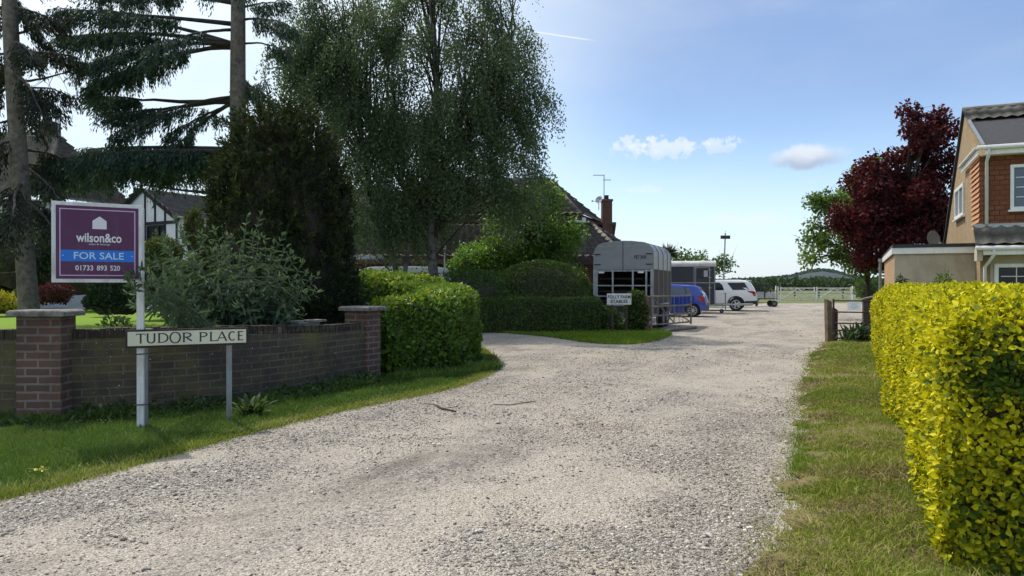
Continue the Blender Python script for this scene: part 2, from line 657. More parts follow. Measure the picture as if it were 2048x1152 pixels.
def gravel_mat():
    m, t, b = new_mat('lane_gravel')
    oc = t.node('ShaderNodeTexCoord').outputs['Object']
    along = t.mapping(oc, (1, 1, 1), (0, 0, math.atan2(LD[0], LD[1])))       # y runs along the lane
    tracks = t.noise(t.mapping(along, (0.9, 0.22, 1)), 1.0, 5, 0.6, 0.6)
    patch = t.noise(oc, 0.75, 6, 0.65, 0.4)
    mask = t.math('ADD', t.math('MULTIPLY', tracks, 0.55), t.math('MULTIPLY', patch, 0.45))
    v = t.node('ShaderNodeTexVoronoi')
    t.put(v.inputs['Vector'], oc)
    v.inputs['Scale'].default_value = 48
    v2 = t.node('ShaderNodeTexVoronoi')
    t.put(v2.inputs['Vector'], oc)
    v2.inputs['Scale'].default_value = 105
    g1 = t.node('ShaderNodeSeparateColor')
    t.l.new(v.outputs['Color'], g1.inputs[0])
    g2 = t.node('ShaderNodeSeparateColor')
    t.l.new(v2.outputs['Color'], g2.inputs[0])
    st = t.math('ADD', t.math('MULTIPLY', g1.outputs[0], 0.6), t.math('MULTIPLY', g2.outputs[1], 0.4))
    coarse = t.ramp(st, [(0.12, (0.08, 0.07, 0.06)), (0.36, (0.198, 0.177, 0.152)), (0.62, (0.318, 0.288, 0.25)), (0.9, (0.48, 0.445, 0.39))])
    fine = t.ramp(t.math('ADD', t.math('MULTIPLY', t.noise(oc, 75, 5, 0.8), 0.6), t.math('MULTIPLY', g2.outputs[0], 0.4)), [(0.28, (0.15, 0.132, 0.108)), (0.5, (0.355, 0.317, 0.264)), (0.70, (0.52, 0.47, 0.395))])
    c = t.mix(t.sstep(mask, 0.40, 0.54), coarse, fine)
    # worn dark damp marks and straw-coloured dust
    wet = t.noise(t.mapping(along, (0.8, 0.35, 1), (0, 0, 0), (3, 7, 0)), 0.9, 6, 0.7, 0.5)
    c = t.mix(t.math('MULTIPLY', t.sstep(wet, 0.52, 0.70), 0.68), c, (0.105, 0.09, 0.075))
    dust = t.noise(oc, 0.35, 4, 0.6)
    c = t.mix(t.math('MULTIPLY', t.sstep(dust, 0.5, 0.7), 0.35), c, (0.36, 0.30, 0.185))
    t.l.new(c, b.inputs['Base Color'])
    b.inputs['Roughness'].default_value = 0.95
    b.inputs['Specular IOR Level'].default_value = 0.15
    bp = t.node('ShaderNodeBump')
    bp.inputs['Strength'].default_value = 0.9
    bp.inputs['Distance'].default_value = 0.012
    h = t.math('ADD', t.math('MULTIPLY', v.outputs['Distance'], -0.9), t.math('ADD', t.math('MULTIPLY', v2.outputs['Distance'], -0.4), t.math('MULTIPLY', t.noise(oc, 7, 5), 0.8)))
    t.l.new(h, bp.inputs['Height'])
    t.l.new(bp.outputs[0], b.inputs['Normal'])
    return m


def turf_mat(name, g1, g2, straw, soil, straw_at=0.55, soil_at=0.66, fine=70):
    m, t, b = new_mat(name)
    oc = t.node('ShaderNodeTexCoord').outputs['Object']
    n1 = t.noise(oc, fine, 4, 0.7)
    c = t.ramp(n1, [(0.3, g1), (0.7, g2)])
    n2 = t.noise(oc, 1.5, 6, 0.7, 0.4)
    c = t.mix(t.sstep(n2, straw_at - 0.1, straw_at + 0.1), c, t.ramp(t.noise(oc, fine * 1.3, 3), [(0.3, tuple(x * 0.5 for x in straw)), (0.7, straw)]))
    n3 = t.noise(oc, 3.1, 5, 0.7)
    c = t.mix(t.sstep(n3, soil_at - 0.05, soil_at + 0.06), c, soil)
    t.l.new(c, b.inputs['Base Color'])
    b.inputs['Roughness'].default_value = 0.95
    b.inputs['Specular IOR Level'].default_value = 0.1
    bp = t.node('ShaderNodeBump')
    bp.inputs['Strength'].default_value = 0.8
    bp.inputs['Distance'].default_value = 0.02
    t.l.new(t.math('ADD', n1, n3), bp.inputs['Height'])
    t.l.new(bp.outputs[0], b.inputs['Normal'])
    return m


M_FIELD = turf_mat('pasture', (0.07, 0.10, 0.025), (0.15, 0.18, 0.055), (0.26, 0.24, 0.11), (0.12, 0.10, 0.06), 0.55, 0.8, 9)
structure(MB().poly([(-4000, -300, -0.03), (4000, -300, -0.03), (4000, 4000, -0.03), (-4000, 4000, -0.03)]).build('ground', M_FIELD))

LANE = [(-14, -2), (3, -2), (9.3, 18), (10.35, 20.2), (13.6, 28.6), (29.2, 62.0), (21, 62.0), (13, 50), (4, 40), (1.5, 26), (-2, 24), (-12, 23.5), (-12, 16), (-3, 15), (-4, 10), (-14, 9)]
structure(MB().poly([(x, y, 0.0) for x, y in LANE]).build('gravel_lane', gravel_mat()))

WALL = [(-9.6, 8.1), (-7.0, 8.1), (-6.0, 8.13)] + [((px - 1024) / FPX * d, d) for px, d in ((70, 8.2), (150, 8.27), (250, 8.48), (350, 8.78), (458, 9.2), (550, 9.72), (620, 10.3), (680, 10.95), (730, 11.5))]
WALL = smooth_line(WALL, 2)

VL_EDGE = smooth_line([(-7.2, 3.6)] + [G(px, py) for px, py in ((-160, 1040), (0, 1000), (150, 965), (300, 922), (450, 880), (600, 842), (720, 815), (850, 790), (940, 768), (988, 742), (985, 718), (962, 694), (925, 680))], 2)
VERGE_L = VL_EDGE + [(-3.2, 19.5), (-3.2, 14.0), (-2.3, 11.9)] + WALL[::-1] + [(-9.6, 3.6)]
VR_EDGE = smooth_line([(0.35, 2.2)] + [G(px, py) for px, py in ((1490, 1152), (1545, 1060), (1580, 960), (1592, 880), (1600, 800), (1612, 740), (1622, 706), (1652, 684))], 2)
VERGE_R = VR_EDGE + [(9.5, 19.6), (9.2, 17.0), (2.9, 4.0), (1.6, 1.5)]
VERGE_M = [G(px, py) for px, py in ((940, 662), (1030, 668), (1100, 675), (1190, 689), (1275, 690), (1318, 682), (1348, 671), (1330, 664))] + [(4.4, 25.6), (-2.5, 26.0), (-3.0, 24.2)]
VERGE_M = smooth_line(VERGE_M + VERGE_M[:1], 1)[:-1]


def verge(name, poly, zmax, mat, step, rough, seed, free):
    """turf sheet whose free edge is ragged and thins down onto the gravel"""
    p = np.array(poly)
    x0, y0 = p.min(0) - step * 2
    x1, y1 = p.max(0) + step * 2
    nx, ny = int((x1 - x0) / step) + 1, int((y1 - y0) / step) + 1
    X, Y = np.meshgrid(x0 + np.arange(nx) * step, y0 + np.arange(ny) * step, indexing='ij')
    q = np.stack([X.ravel(), Y.ravel()], 1)
    ins = in_poly(q, poly)
    d = edge_dist(q, free, False)
    sd = np.where(ins, d, -d) + rough * vnoise(q, 9.0, seed) + rough * 0.7 * vnoise(q, 23.0, seed + 1)
    z = 0.006 + zmax * sstep(sd, 0, 0.5) + 0.010 * vnoise(q, 4, seed + 2) * sstep(sd, 0, 0.3)
    keep = (ins & (sd > 0)) | ((~ins) & (sd > 0) & (d < 0.2))
    V = np.column_stack([q, np.maximum(z, 0.006)])
    k = keep.reshape(nx, ny)
    fk = k[:-1, :-1] & k[1:, :-1] & k[1:, 1:] & k[:-1, 1:]
    idx = np.arange(nx * ny).reshape(nx, ny)
    F = np.stack([idx[:-1, :-1][fk], idx[1:, :-1][fk], idx[1:, 1:][fk], idx[:-1, 1:][fk]], 1)
    used, inv = np.unique(F, return_inverse=True)
    return structure(nmesh(name, V[used], inv.reshape(F.shape), mat, smooth=True))


M_VL = turf_mat('verge_turf', (0.035, 0.065, 0.014), (0.09, 0.145, 0.03), (0.16, 0.14, 0.05), (0.065, 0.052, 0.036), 0.60, 0.66)
M_VR = turf_mat('mown_turf', (0.10, 0.11, 0.022), (0.20, 0.20, 0.05), (0.27, 0.22, 0.11), (0.10, 0.073, 0.045), 0.45, 0.58)
verge('verge', VERGE_L, 0.03, M_VL, 0.07, 0.035, 1, VL_EDGE)
verge('verge', VERGE_R, 0.05, M_VR, 0.06, 0.10, 2, VR_EDGE)
verge('verge', VERGE_M, 0.04, M_VL, 0.14, 0.05, 3, VERGE_M)

# the garden behind the wall lies higher than the lane
LAWN = [(x - 0.1, y + 0.14) for x, y in WALL] + [(-2.7, 12.3), (-3.4, 15), (-4.5, 18), (-5.5, 24), (-6, 42), (-60, 42), (-60, 8.3), (-12, 8.3)]


def lawn_z(q):
    return 0.50 - 0.45 * sstep(q[:, 0], -5.5, -2.5)


def make_lawn():
    step = 0.35
    xs = np.arange(-60, -2.5, step)
    ys = np.arange(8.0, 42, step)
    X, Y = np.meshgrid(xs, ys, indexing='ij')
    q = np.stack([X.ravel(), Y.ravel()], 1)
    z = lawn_z(q) + 0.02 * vnoise(q, 0.5, 5)
    keep = (in_poly(q, LAWN)).reshape(X.shape)
    fk = keep[:-1, :-1] & keep[1:, :-1] & keep[1:, 1:] & keep[:-1, 1:]
    idx = np.arange(len(q)).reshape(X.shape)
    F = np.stack([idx[:-1, :-1][fk], idx[1:, :-1][fk], idx[1:, 1:][fk], idx[:-1, 1:][fk]], 1)
    used, inv = np.unique(F, return_inverse=True)
    m = turf_mat('lawn_turf', (0.10, 0.19, 0.02), (0.20, 0.31, 0.035), (0.22, 0.29, 0.05), (0.09, 0.13, 0.03), 0.62, 0.78, 26)
    structure(nmesh('lawn', np.column_stack([q, z])[used], inv.reshape(F.shape), m, smooth=True))


make_lawn()
structure(MB().poly([(-34, 30.5, 0.535), (-7.5, 30.5, 0.535), (-7.0, 33.4, 0.535), (-34, 34.2, 0.535)]).build('driveway', pmat('pale_drive', (0.50, 0.47, 0.42), 0.9, 0.15, 3)))


# grass blades
def grass(name, poly, n, hmin, hmax, mat, zfun, seed, mask=None, lean=0.5, wid=0.006, free=None, spill=0.06, near_bias=True):
    r = np.random.default_rng(seed)
    p = np.array(poly)
    x0, y0 = p.min(0)
    x1, y1 = p.max(0)
    pts = np.zeros((0, 2))
    while len(pts) < n:
        c = np.column_stack([r.uniform(x0, x1, n * 3), r.uniform(y0, y1, n * 3)])
        c = c[in_poly(c, poly)]
        if near_bias:
            c = c[r.random(len(c)) < np.clip((6.0 / np.maximum(c[:, 1], 3)) ** 1.3, 0, 1)]
        c = c[np.abs(c[:, 0]) < 0.80 * c[:, 1] + 0.9]
        if mask is not None:
            c = c[r.random(len(c)) < mask(c)]
        pts = np.vstack([pts, c])
    pts = pts[:n] + r.normal(0, spill * 0.4, (n, 2))
    h = r.uniform(hmin, hmax, n) * (0.75 + 0.5 * r.random(n)) * (1 + 0.35 * vnoise(pts, 5, seed))
    if free is not None:
        h *= 0.35 + 0.65 * sstep(edge_dist(pts, free, False), 0, 0.4)
    a = r.uniform(0, 6.283, n)
    w = wid * np.maximum(1, pts[:, 1] / 7.0) * r.uniform(0.7, 1.4, n)
    s = np.column_stack([np.cos(a), np.sin(a), np.zeros(n)])
    b2 = r.uniform(0, 6.283, n)
    ln = np.abs(r.normal(0, lean, n)) * h
    z0 = zfun(pts)
    base = np.column_stack([pts, z0 - 0.004])
    tip = base + np.column_stack([np.cos(b2) * ln, np.sin(b2) * ln, h])
    mid = base + np.column_stack([np.cos(b2) * ln * 0.35, np.sin(b2) * ln * 0.35, h * 0.6])
    V = np.stack([base - s * w[:, None] * 0.5, base + s * w[:, None] * 0.5, mid + s * w[:, None] * 0.4, tip, mid - s * w[:, None] * 0.4], 1)
    k = np.arange(n)[:, None] * 5
    F = np.concatenate([k + np.array([[0, 1, 2, 4]]), k + np.array([[4, 2, 3, 3]])])
    tri = F[n:, :3]
    quad = F[:n]
    # all triangles: three per blade
    T = np.concatenate([quad[:, [0, 1, 2]], quad[:, [0, 2, 3]], tri])
    rv = np.repeat(np.clip(r.random(n) * 0.7 + 0.3 * (0.5 + 0.5 * vnoise(pts, 2.2, seed + 3)), 0, 1), 5)
    return stuff(nmesh(name, V.reshape(-1, 3), T, mat, None, rv))


M_BLADE = leaf_mat('grass_blades', [(0.0, (0.038, 0.078, 0.014)), (0.5, (0.085, 0.155, 0.026)), (0.85, (0.14, 0.21, 0.038)), (1.0, (0.22, 0.21, 0.09))], 0.3, 0.55, 0.25)
M_HAY = leaf_mat('dry_grass_blades', [(0.0, (0.12, 0.18, 0.018)), (0.4, (0.23, 0.285, 0.034)), (0.65, (0.33, 0.325, 0.07)), (0.88, (0.42, 0.35, 0.15)), (1.0, (0.54, 0.47, 0.28))], 0.25, 0.7, 0.15)


def zl(q):
    return 0.006 + 0.03 * sstep(edge_dist(q, VL_EDGE, False), 0, 0.5)


def zr(q):
    return 0.006 + 0.05 * sstep(edge_dist(q, VR_EDGE, False), 0, 0.5)


grass('grass', VERGE_L, 105000, 0.022, 0.060, M_BLADE, zl, 21, free=VL_EDGE, lean=0.6)
WSTRIP = [(x + 0.02, y - 0.02) for x, y in WALL] + [(x + 0.05, y - 0.42) if y < 9 else (x + 0.4, y - 0.2) for x, y in WALL[::-1]]
grass('tall_grass', WSTRIP, 12000, 0.04, 0.12, M_BLADE, zl, 22, mask=lambda q: 0.25 + 0.75 * (vnoise(q, 3, 4) > 0.0), lean=0.7, near_bias=False)
grass('grass', VERGE_R, 120000, 0.015, 0.055, M_HAY, zr, 23, mask=lambda q: np.clip(0.55 + 0.6 * vnoise(q, 4.5, 9), 0.12, 1), lean=0.95, free=VR_EDGE, spill=0.22)
M_BLADE2 = leaf_mat('bright_grass_blades', [(0.0, (0.08, 0.15, 0.012)), (1.0, (0.21, 0.30, 0.03))], 0.35, 0.55, 0.2)
grass('grass', VERGE_R, 34000, 0.015, 0.045, M_BLADE2, zr, 24, mask=lambda q: np.clip(vnoise(q, 2.6, 12) * 1.8, 0, 1), lean=0.6)
grass('grass', VERGE_M, 26000, 0.03, 0.08, M_BLADE2, lambda q: np.full(len(q), 0.03), 25, near_bias=False, wid=0.008)

M_CLIP = leaf_mat('hay_clippings', [(0.0, (0.08, 0.06, 0.032)), (0.4, (0.19, 0.14, 0.07)), (0.8, (0.32, 0.25, 0.13)), (1.0, (0.40, 0.34, 0.20))], 0.15, 0.8, 0.1)
grass('cut_hay', VERGE_R, 24000, 0.012, 0.03, M_CLIP, lambda q: zr(q) + 0.012, 26, mask=lambda q: np.clip(vnoise(q, 5.5, 15) * 1.3 + 0.5 * vnoise(q, 1.6, 16), 0.02, 1), lean=2.6, spill=0.15, wid=0.007)
grass('dry_grass', VERGE_L, 16000, 0.02, 0.055, M_HAY, zl, 27, mask=lambda q: np.exp(-(edge_dist(q, VL_EDGE, False) / 0.13) ** 2), lean=0.9, spill=0.15)

M_WEED = leaf_mat('ground_weed_leaves', [(0.0, (0.018, 0.040, 0.012)), (0.6, (0.045, 0.085, 0.022)), (1.0, (0.10, 0.14, 0.045))], 0.25, 0.55, 0.25)


def ground_weeds():
    r = np.random.default_rng(61)
    n = 9000
    k = r.integers(0, len(WALL), n)
    w = np.array(WALL)[k] + r.normal(0, .12, (n, 2))
    off = np.abs(r.normal(0, .17, n))
    C0 = np.column_stack([w[:, 0] + off * np.where(w[:, 1] > 9.3, .7, .12), w[:, 1] - off * np.where(w[:, 1] > 9.3, .5, 1.0)])
    keep = (vnoise(C0, 6, 62) > -0.35) & in_poly(C0, VERGE_L)
    C0 = C0[keep]
    n = len(C0)
    z = zl(C0) + np.abs(r.normal(0, .045, n)) * (1 + .6 * vnoise(C0, 4, 63))
    U = unit(rand_unit(n, r) + np.array([0, -.2, .35]))
    N = unit(rand_unit(n, r) * .7 + np.array([0, -.4, .8]))
    s = r.uniform(.5, 1.4, n)
    stuff(leaf_cloud('weeds', np.column_stack([C0, z]), U, N, .065 * s, .030 * s, M_WEED, None, None, 'oval'))


ground_weeds()
grass('tall_grass', [(-1.9, 11.7), (-1.0, 12.35), (-0.55, 13.5), (-0.5, 15.0), (-0.35, 15.2), (-0.2, 13.3), (-0.8, 12.0), (-1.7, 11.3)], 4500, 0.05, 0.14, M_BLADE, zl, 28, near_bias=False, lean=0.6, wid=0.007)


def stones():
    r = np.random.default_rng(31)
    n0 = 1900000
    d = 3.2 * np.exp(r.random(n0) ** 1.15 * math.log(46 / 3.2))
    x = (r.random(n0) * 2 - 1) * (0.78 * d + 0.6)
    q = np.column_stack([x, d])
    ok = in_poly(q, LANE) & ~in_poly(q, VERGE_R) & ~(in_poly(q, VERGE_L) & (edge_dist(q, VL_EDGE, False) > 0.06))
    m = 0.17 + 0.66 * vnoise(np.column_stack([q @ LN * 1.0, q @ LD * 0.4]), 1.5, 33) + 0.35 * vnoise(q, 3.3, 34)
    ok &= r.random(n0) < np.clip(m, 0.035, 1)
    q = q[ok][:255000]
    n = len(q)
    s = 0.0036 * np.exp(r.normal(0, 0.48, n)) * (1 + 0.035 * q[:, 1])
    sc = np.column_stack([s * r.uniform(0.8, 1.6, n), s * r.uniform(0.7, 1.2, n), s * r.uniform(0.35, 0.75, n)])
    base = np.array([(1, 0, 0), (0, 1, 0.1), (-1, 0.1, 0), (0.1, -1, -0.1), (0, 0.15, 1), (0, 0, -1), (0.62, 0.62, 0.45), (-0.6, 0.55, 0.5), (-0.55, -0.6, 0.5), (0.6, -0.55, 0.45)])
    faces = np.array([(0, 6, 4), (6, 1, 4), (1, 7, 4), (7, 2, 4), (2, 8, 4), (8, 3, 4), (3, 9, 4), (9, 0, 4), (0, 1, 6), (1, 2, 7), (2, 3, 8), (3, 0, 9), (0, 5, 1), (1, 5, 2), (2, 5, 3), (3, 5, 0)])
    faces = faces[:12]
    B = base[None] * (1 + r.normal(0, 0.16, (n, 10, 1))) * sc[:, None, :]
    a = r.uniform(0, 6.283, n)
    ca, sa = np.cos(a)[:, None], np.sin(a)[:, None]
    V = np.stack([B[..., 0] * ca - B[..., 1] * sa, B[..., 0] * sa + B[..., 1] * ca, B[..., 2]], -1)
    V += np.column_stack([q, sc[:, 2] * 0.35])[:, None, :]
    F = (np.arange(n)[:, None, None] * 10 + faces[None]).reshape(-1, 3)
    m, t, b = new_mat('loose_stone')
    at = t.node('ShaderNodeAttribute', attribute_name='rnd').outputs['Fac']
    c = t.ramp(at, [(0.0, (0.09, 0.075, 0.06)), (0.3, (0.22, 0.196, 0.165)), (0.65, (0.335, 0.303, 0.26)), (0.92, (0.47, 0.43, 0.375)), (1.0, (0.62, 0.59, 0.53))])
    t.l.new(c, b.inputs['Base Color'])
    b.inputs['Roughness'].default_value = 0.9
    b.inputs['Specular IOR Level'].default_value = 0.2
    stuff(nmesh('loose_gravel', V.reshape(-1, 3), F, m, None, np.repeat(r.random(n), 10)))


stones()


def stick(name, label, pts, rad):
    b = MB()
    b.tube([(x, y, z) for (x, y), z in zip([G(px, py) for px, py in pts[0]], pts[1])], rad, 6)
    for side in pts[2:]:
        b.tube([(x, y, z) for (x, y), z in zip([G(px, py) for px, py in side[0]], side[1])], [rad[0] * 0.6, rad[-1] * 0.6] if len(side[0]) == 2 else rad[:len(side[0])], 5)
    tag(b.build(name, M_TWIG), label, 'stick')


stick('fallen_stick', 'dark forked stick lying on the gravel beside the grass verge', ([(848, 809), (868, 812), (884, 820), (912, 825)], [0.012, 0.02, 0.018, 0.012], ([(884, 820), (916, 818)], [0.02, 0.03])), [0.004, 0.007, 0.012, 0.010])
stick('fallen_stick', 'thin curved twig lying out on the pale gravel by itself', ([(986, 810), (1020, 812), (1045, 808), (1072, 803)], [0.008, 0.012, 0.012, 0.008]), [0.004, 0.006, 0.006, 0.004])

# ------------------------------------------------------------------ brick garden wall and its pillars
M_BRICK = brick_mat('old_wall_brick', (0.128, 0.098, 0.066), (0.080, 0.067, 0.050), (0.19, 0.17, 0.135), moss=(0.150, 0.132, 0.055), moss_amt=0.95, dark=(0.048, 0.044, 0.042), dark_amt=0.6, specks=0.9)
M_BRICKP = brick_mat('pillar_brick', (0.19, 0.100, 0.080), (0.12, 0.082, 0.070), (0.27, 0.24, 0.205), moss=(0.12, 0.11, 0.06), moss_amt=0.35, dark=(0.05, 0.035, 0.032), dark_amt=0.5, specks=0.4, msize=0.013)


def sweep_wall(name, path, thick, ztop, zbot, mat, parent):
    p = np.array(path)
    tan = np.gradient(p, axis=0)
    tan = unit(tan)
    nor = np.column_stack([tan[:, 1], -tan[:, 0]])                     # road side
    s = np.concatenate([[0], np.cumsum(np.linalg.norm(np.diff(p, axis=0), axis=1))])
    me = bpy.data.meshes.new(name)
    n = len(p)
    V = []
    for i in range(n):
        z = ztop(p[i])
        f, k = p[i], p[i] - nor[i] * thick
        V += [(f[0], f[1], zbot), (f[0], f[1], z), (k[0], k[1], z), (k[0], k[1], zbot)]
    F = []
    for i in range(n - 1):
        for a in range(3):
            F.append((i * 4 + a, (i + 1) * 4 + a, (i + 1) * 4 + a + 1, i * 4 + a + 1))
    F += [(0, 1, 2, 3), ((n - 1) * 4 + 3, (n - 1) * 4 + 2, (n - 1) * 4 + 1, (n - 1) * 4)]
    me.from_pydata(V, [], F)
    uvl = me.uv_layers.new(name='UVMap')
    for pl in me.polygons:
        for li in pl.loop_indices:
            vi = me.loops[li].vertex_index
            i, a = divmod(vi, 4)
            top = a in (1, 2)
            v = V[vi][2] if a in (0, 1) else V[vi][2] + thick * (1 if a == 2 else 0)
            uvl.data[li].uv = (s[i], v)
    me.update()
    o = link(name, me, mat, parent)
    return o, p, tan, nor, s


def wall_top(p):
    return 0.905 - 0.085 * float(sstep(np.array([p[1]]), 8.5, 11.2)[0])


gw = thing('garden_wall', 'low weathered brick garden wall curving round the corner behind the street name plate', 'wall')
_, wp, wt, wn, ws = sweep_wall('brickwork', WALL, 0.215, wall_top, -0.2, M_BRICK, gw)


def coping():
    b = MB()
    r = random.Random(5)
    L = ws[-1]
    s = 0.0
    pitch = 0.079
    V = []
    while s < L - 0.05:
        i = min(np.searchsorted(ws, s), len(wp) - 1)
        j = max(i - 1, 0)
        f = (s - ws[j]) / max(ws[i] - ws[j], 1e-6)
        c = wp[j] * (1 - f) + wp[i] * f
        n = wn[i]
        ang = math.atan2(wt[i][1], wt[i][0])
        zt = wall_top(c)
        if r.random() > 0.03:
            h = 0.105 + r.uniform(-0.008, 0.006)
            o = r.uniform(-0.006, 0.008)
            cc = c - n * (0.1075 - o)
            b.box((cc[0], cc[1], zt + h / 2 + 0.002), (0.066 + r.uniform(-0.003, 0.003), 0.218, h), None, ang + r.uniform(-0.03, 0.03))
        s += pitch
    return b


M_COPE = brick_mat('coping_brick', (0.085, 0.050, 0.043), (0.052, 0.041, 0.038), (0.12, 0.11, 0.09), 0.067, 0.3, moss=(0.085, 0.085, 0.03), moss_amt=0.5, dark=(0.022, 0.021, 0.02), dark_amt=0.8, specks=0.6)
coping().build('brick_coping', M_COPE, gw, bevel=0.004, uv=True)
mort = MB()
for i in range(len(wp) - 1):
    a, c = wp[i] - wn[i] * 0.02, wp[i + 1] - wn[i + 1] * 0.02
    e, f = wp[i] - wn[i] * 0.195, wp[i + 1] - wn[i + 1] * 0.195
    za, zc = wall_top(wp[i]), wall_top(wp[i + 1])
    mort.prism([(a[0], a[1], za), (c[0], c[1], zc), (f[0], f[1], zc), (e[0], e[1], za)], (0, 0, 0.088))
mort.build('mortar_bed', pmat('old_mortar', (0.13, 0.12, 0.10), 0.95, 0.3, 12, bump=0.4), gw)
sl = MB()
cpt = P(610, 0, 10.6)
for (dx, dy, z, w, l) in ((0, 0, 1.0, 0.34, 0.22), (0.1, 0.10, 1.035, 0.30, 0.2), (-0.12, -0.05, 1.03, 0.2, 0.16)):
    sl.box((cpt.x + dx, cpt.y + dy, z - 0.045), (w, l, 0.032), None, 0.9 + dx)
tag(sl.build('stone_slab', M_CAP, bevel=0.006), 'broken grey stone slabs lying loose on top of the curved wall', 'stone slab')


def pillar(label, c, ang, w, dp, z0, z1, cap_w, cap_d, cap_h):
    t = thing('brick_pillar', label, 'pillar', (c[0], c[1], 0), ang)
    MB().box((0, 0, (z0 + z1) / 2), (w, dp, z1 - z0)).build('brick_shaft', M_BRICKP, t, uv=True, bevel=0.004)
    b = MB()
    h = cap_w / 2
    b.lathe([(h * 1.414, z1 + 0.001), (h * 1.414, z1 + cap_h * 0.72), (h * 1.30, z1 + cap_h)], 4, Matrix.Diagonal((1, cap_d / cap_w, 1, 1)) @ Matrix.Rotation(R(45), 4, 'Z'))
    b.build('stone_cap', M_CAP, t, bevel=0.008)
    return t


pc = Vector((-5.09, 8.20, 0))
pillar('red brick gate pillar with a wide grey cap in front of the leaning spruce', (pc.x, pc.y), 0.03, 0.47, 0.30, -0.2, 1.16, 0.61, 0.44, 0.07)
tx, ty = wt[-1]
pe = wp[-1] + wt[-1] * 0.16 - wn[-1] * 0.16
pillar('mossy brick end pillar with a grey cap against the clipped green hedge', (pe[0], pe[1]), math.atan2(ty, tx), 0.36, 0.42, -0.2, 1.10, 0.50, 0.56, 0.07)

# ------------------------------------------------------------------ lettering
def text_mesh(name, body, mat, parent, M, width=None, height=None, bold=0.0, ext=0.0012, align='CENTER', squeeze=None):
    """built-in lettering turned to a mesh; M maps the text plane (x right, y up, z to the reader)"""
    cu = bpy.data.curves.new(name, 'FONT')
    cu.body = body
    cu.size = 1.0
    cu.extrude = 0.0
    cu.offset = bold
    cu.align_x = 'LEFT'
    cu.resolution_u = 3
    tmp = bpy.data.objects.new(name + '_tmp', cu)
    col.objects.link(tmp)
    dg = bpy.context.evaluated_depsgraph_get()
    me = bpy.data.meshes.new_from_object(tmp.evaluated_get(dg))
    bpy.data.objects.remove(tmp)
    bpy.data.curves.remove(cu)
    V = np.array([v.co[:] for v in me.vertices])
    lo, hi = V.min(0), V.max(0)
    k = 1.0
    if height:
        k = height / (hi[1] - lo[1])
    kx = width / (hi[0] - lo[0]) if width else k
    ky = k if height else kx
    cx = (lo[0] + hi[0]) / 2 if align == 'CENTER' else lo[0]
    for v in me.vertices:
        v.co = M @ Vector(((v.co.x - cx) * kx, (v.co.y - (lo[1] + hi[1]) / 2) * ky, ext))
    me.materials.clear()
    me.update()
    me.name = name
    return link(name, me, mat, parent)


def panel_frame(a, b):
    """matrix for a vertical panel whose lower left and lower right corners are a and b: x along it, y up, z to the reader"""
    a, b = Vector(a), Vector(b)
    x = (b - a)
    x.z = 0
    x.normalize()
    y = Vector((0, 0, 1))
    z = x.cross(y)
    M = Matrix.Identity(4)
    for i, v in enumerate((x, y, z)):
        M[0][i], M[1][i], M[2][i] = v
    M.translation = a
    return M


def rect(b, M, x0, x1, y0, y1, z0, z1):
    return b.box(((x0 + x1) / 2, (y0 + y1) / 2, (z0 + z1) / 2), (x1 - x0, y1 - y0, z1 - z0), M)


# estate agent's board
BP = P(281, 0, 7.72)
board = thing('sale_board', 'white framed purple for sale board on a tall white timber post', 'sign', (BP.x, BP.y, 0), world_coords=True)
MB().box((BP.x, BP.y, 1.12), (0.066, 0.05, 2.34), None, 0.25).build('post', M_WHITE, board, bevel=0.003)
mb_ = P(285, 568, 7.68)
bl_ = P(103, 562, 7.25)
W_ = (Vector((mb_.x, mb_.y)) - Vector((bl_.x, bl_.y))).length
M = panel_frame((bl_.x, bl_.y, 0), (mb_.x, mb_.y, 0))
Z0, Z1 = 1.525, 2.315
b = MB()
rect(b, M, 0, W_, Z0, Z1, -0.012, 0)
pn = b.build('panel', M_WHITE, board, bevel=0.002)
M_PURPLE = pmat('purple_print', (0.085, 0.012, 0.070), 0.4, 0.10, 4, dirt=(0.13, 0.055, 0.11), dirt_amt=0.3, streak=0.4)
M_BLUE = pmat('blue_print', (0.010, 0.17, 0.66), 0.4, 0.05, 4)
M_PRINT = pmat('white_print', (0.72, 0.70, 0.72), 0.45, 0.04, 8)
b = MB()
rect(b, M, 0.036, W_ - 0.036, Z0 + 0.036, Z1 - 0.036, 0.0005, 0.0035)
b.build('purple_face', M_PURPLE, board)
b = MB()
i0, i1, j0, j1, lw = 0.066, W_ - 0.066, Z0 + 0.066, Z1 - 0.066, 0.0085
rect(b, M, i0, i1, j0, j0 + lw, 0.004, 0.0055)
rect(b, M, i0, i1, j1 - lw, j1, 0.004, 0.0055)
rect(b, M, i0, i0 + lw, j0 + lw, j1 - lw, 0.004, 0.0055)
rect(b, M, i1 - lw, i1, j0 + lw, j1 - lw, 0.004, 0.0055)
b.build('border_line', pmat('lilac_print', (0.62, 0.46, 0.62), 0.45, 0.05, 8), board)
H_ = Z1 - Z0
b = MB()
yb0, yb1 = Z0 + H_ * 0.262, Z0 + H_ * 0.405
rect(b, M, i0 + lw, i1 - lw, yb0, yb1, 0.004, 0.0062)
b.build('blue_band', M_BLUE, board)
b = MB()
hx, hy, hw, hh = W_ * 0.515, Z0 + H_ * 0.672, 0.062, 0.080
b.prism([(hx - hw, hy, 0.004), (hx + hw, hy, 0.004), (hx + hw, hy + hh, 0.004), (hx, hy + hh + 0.046, 0.004), (hx - hw, hy + hh, 0.004)], (0, 0, 0.002), M)
b.build('house_emblem', M_PRINT, board)


def on_board(name, s, fx, fy, w, h, bold, z, mat=M_PRINT):
    text_mesh(name, s, mat, board, M @ Matrix.Translation((W_ * fx, Z0 + H_ * fy, z)), w, h, bold)


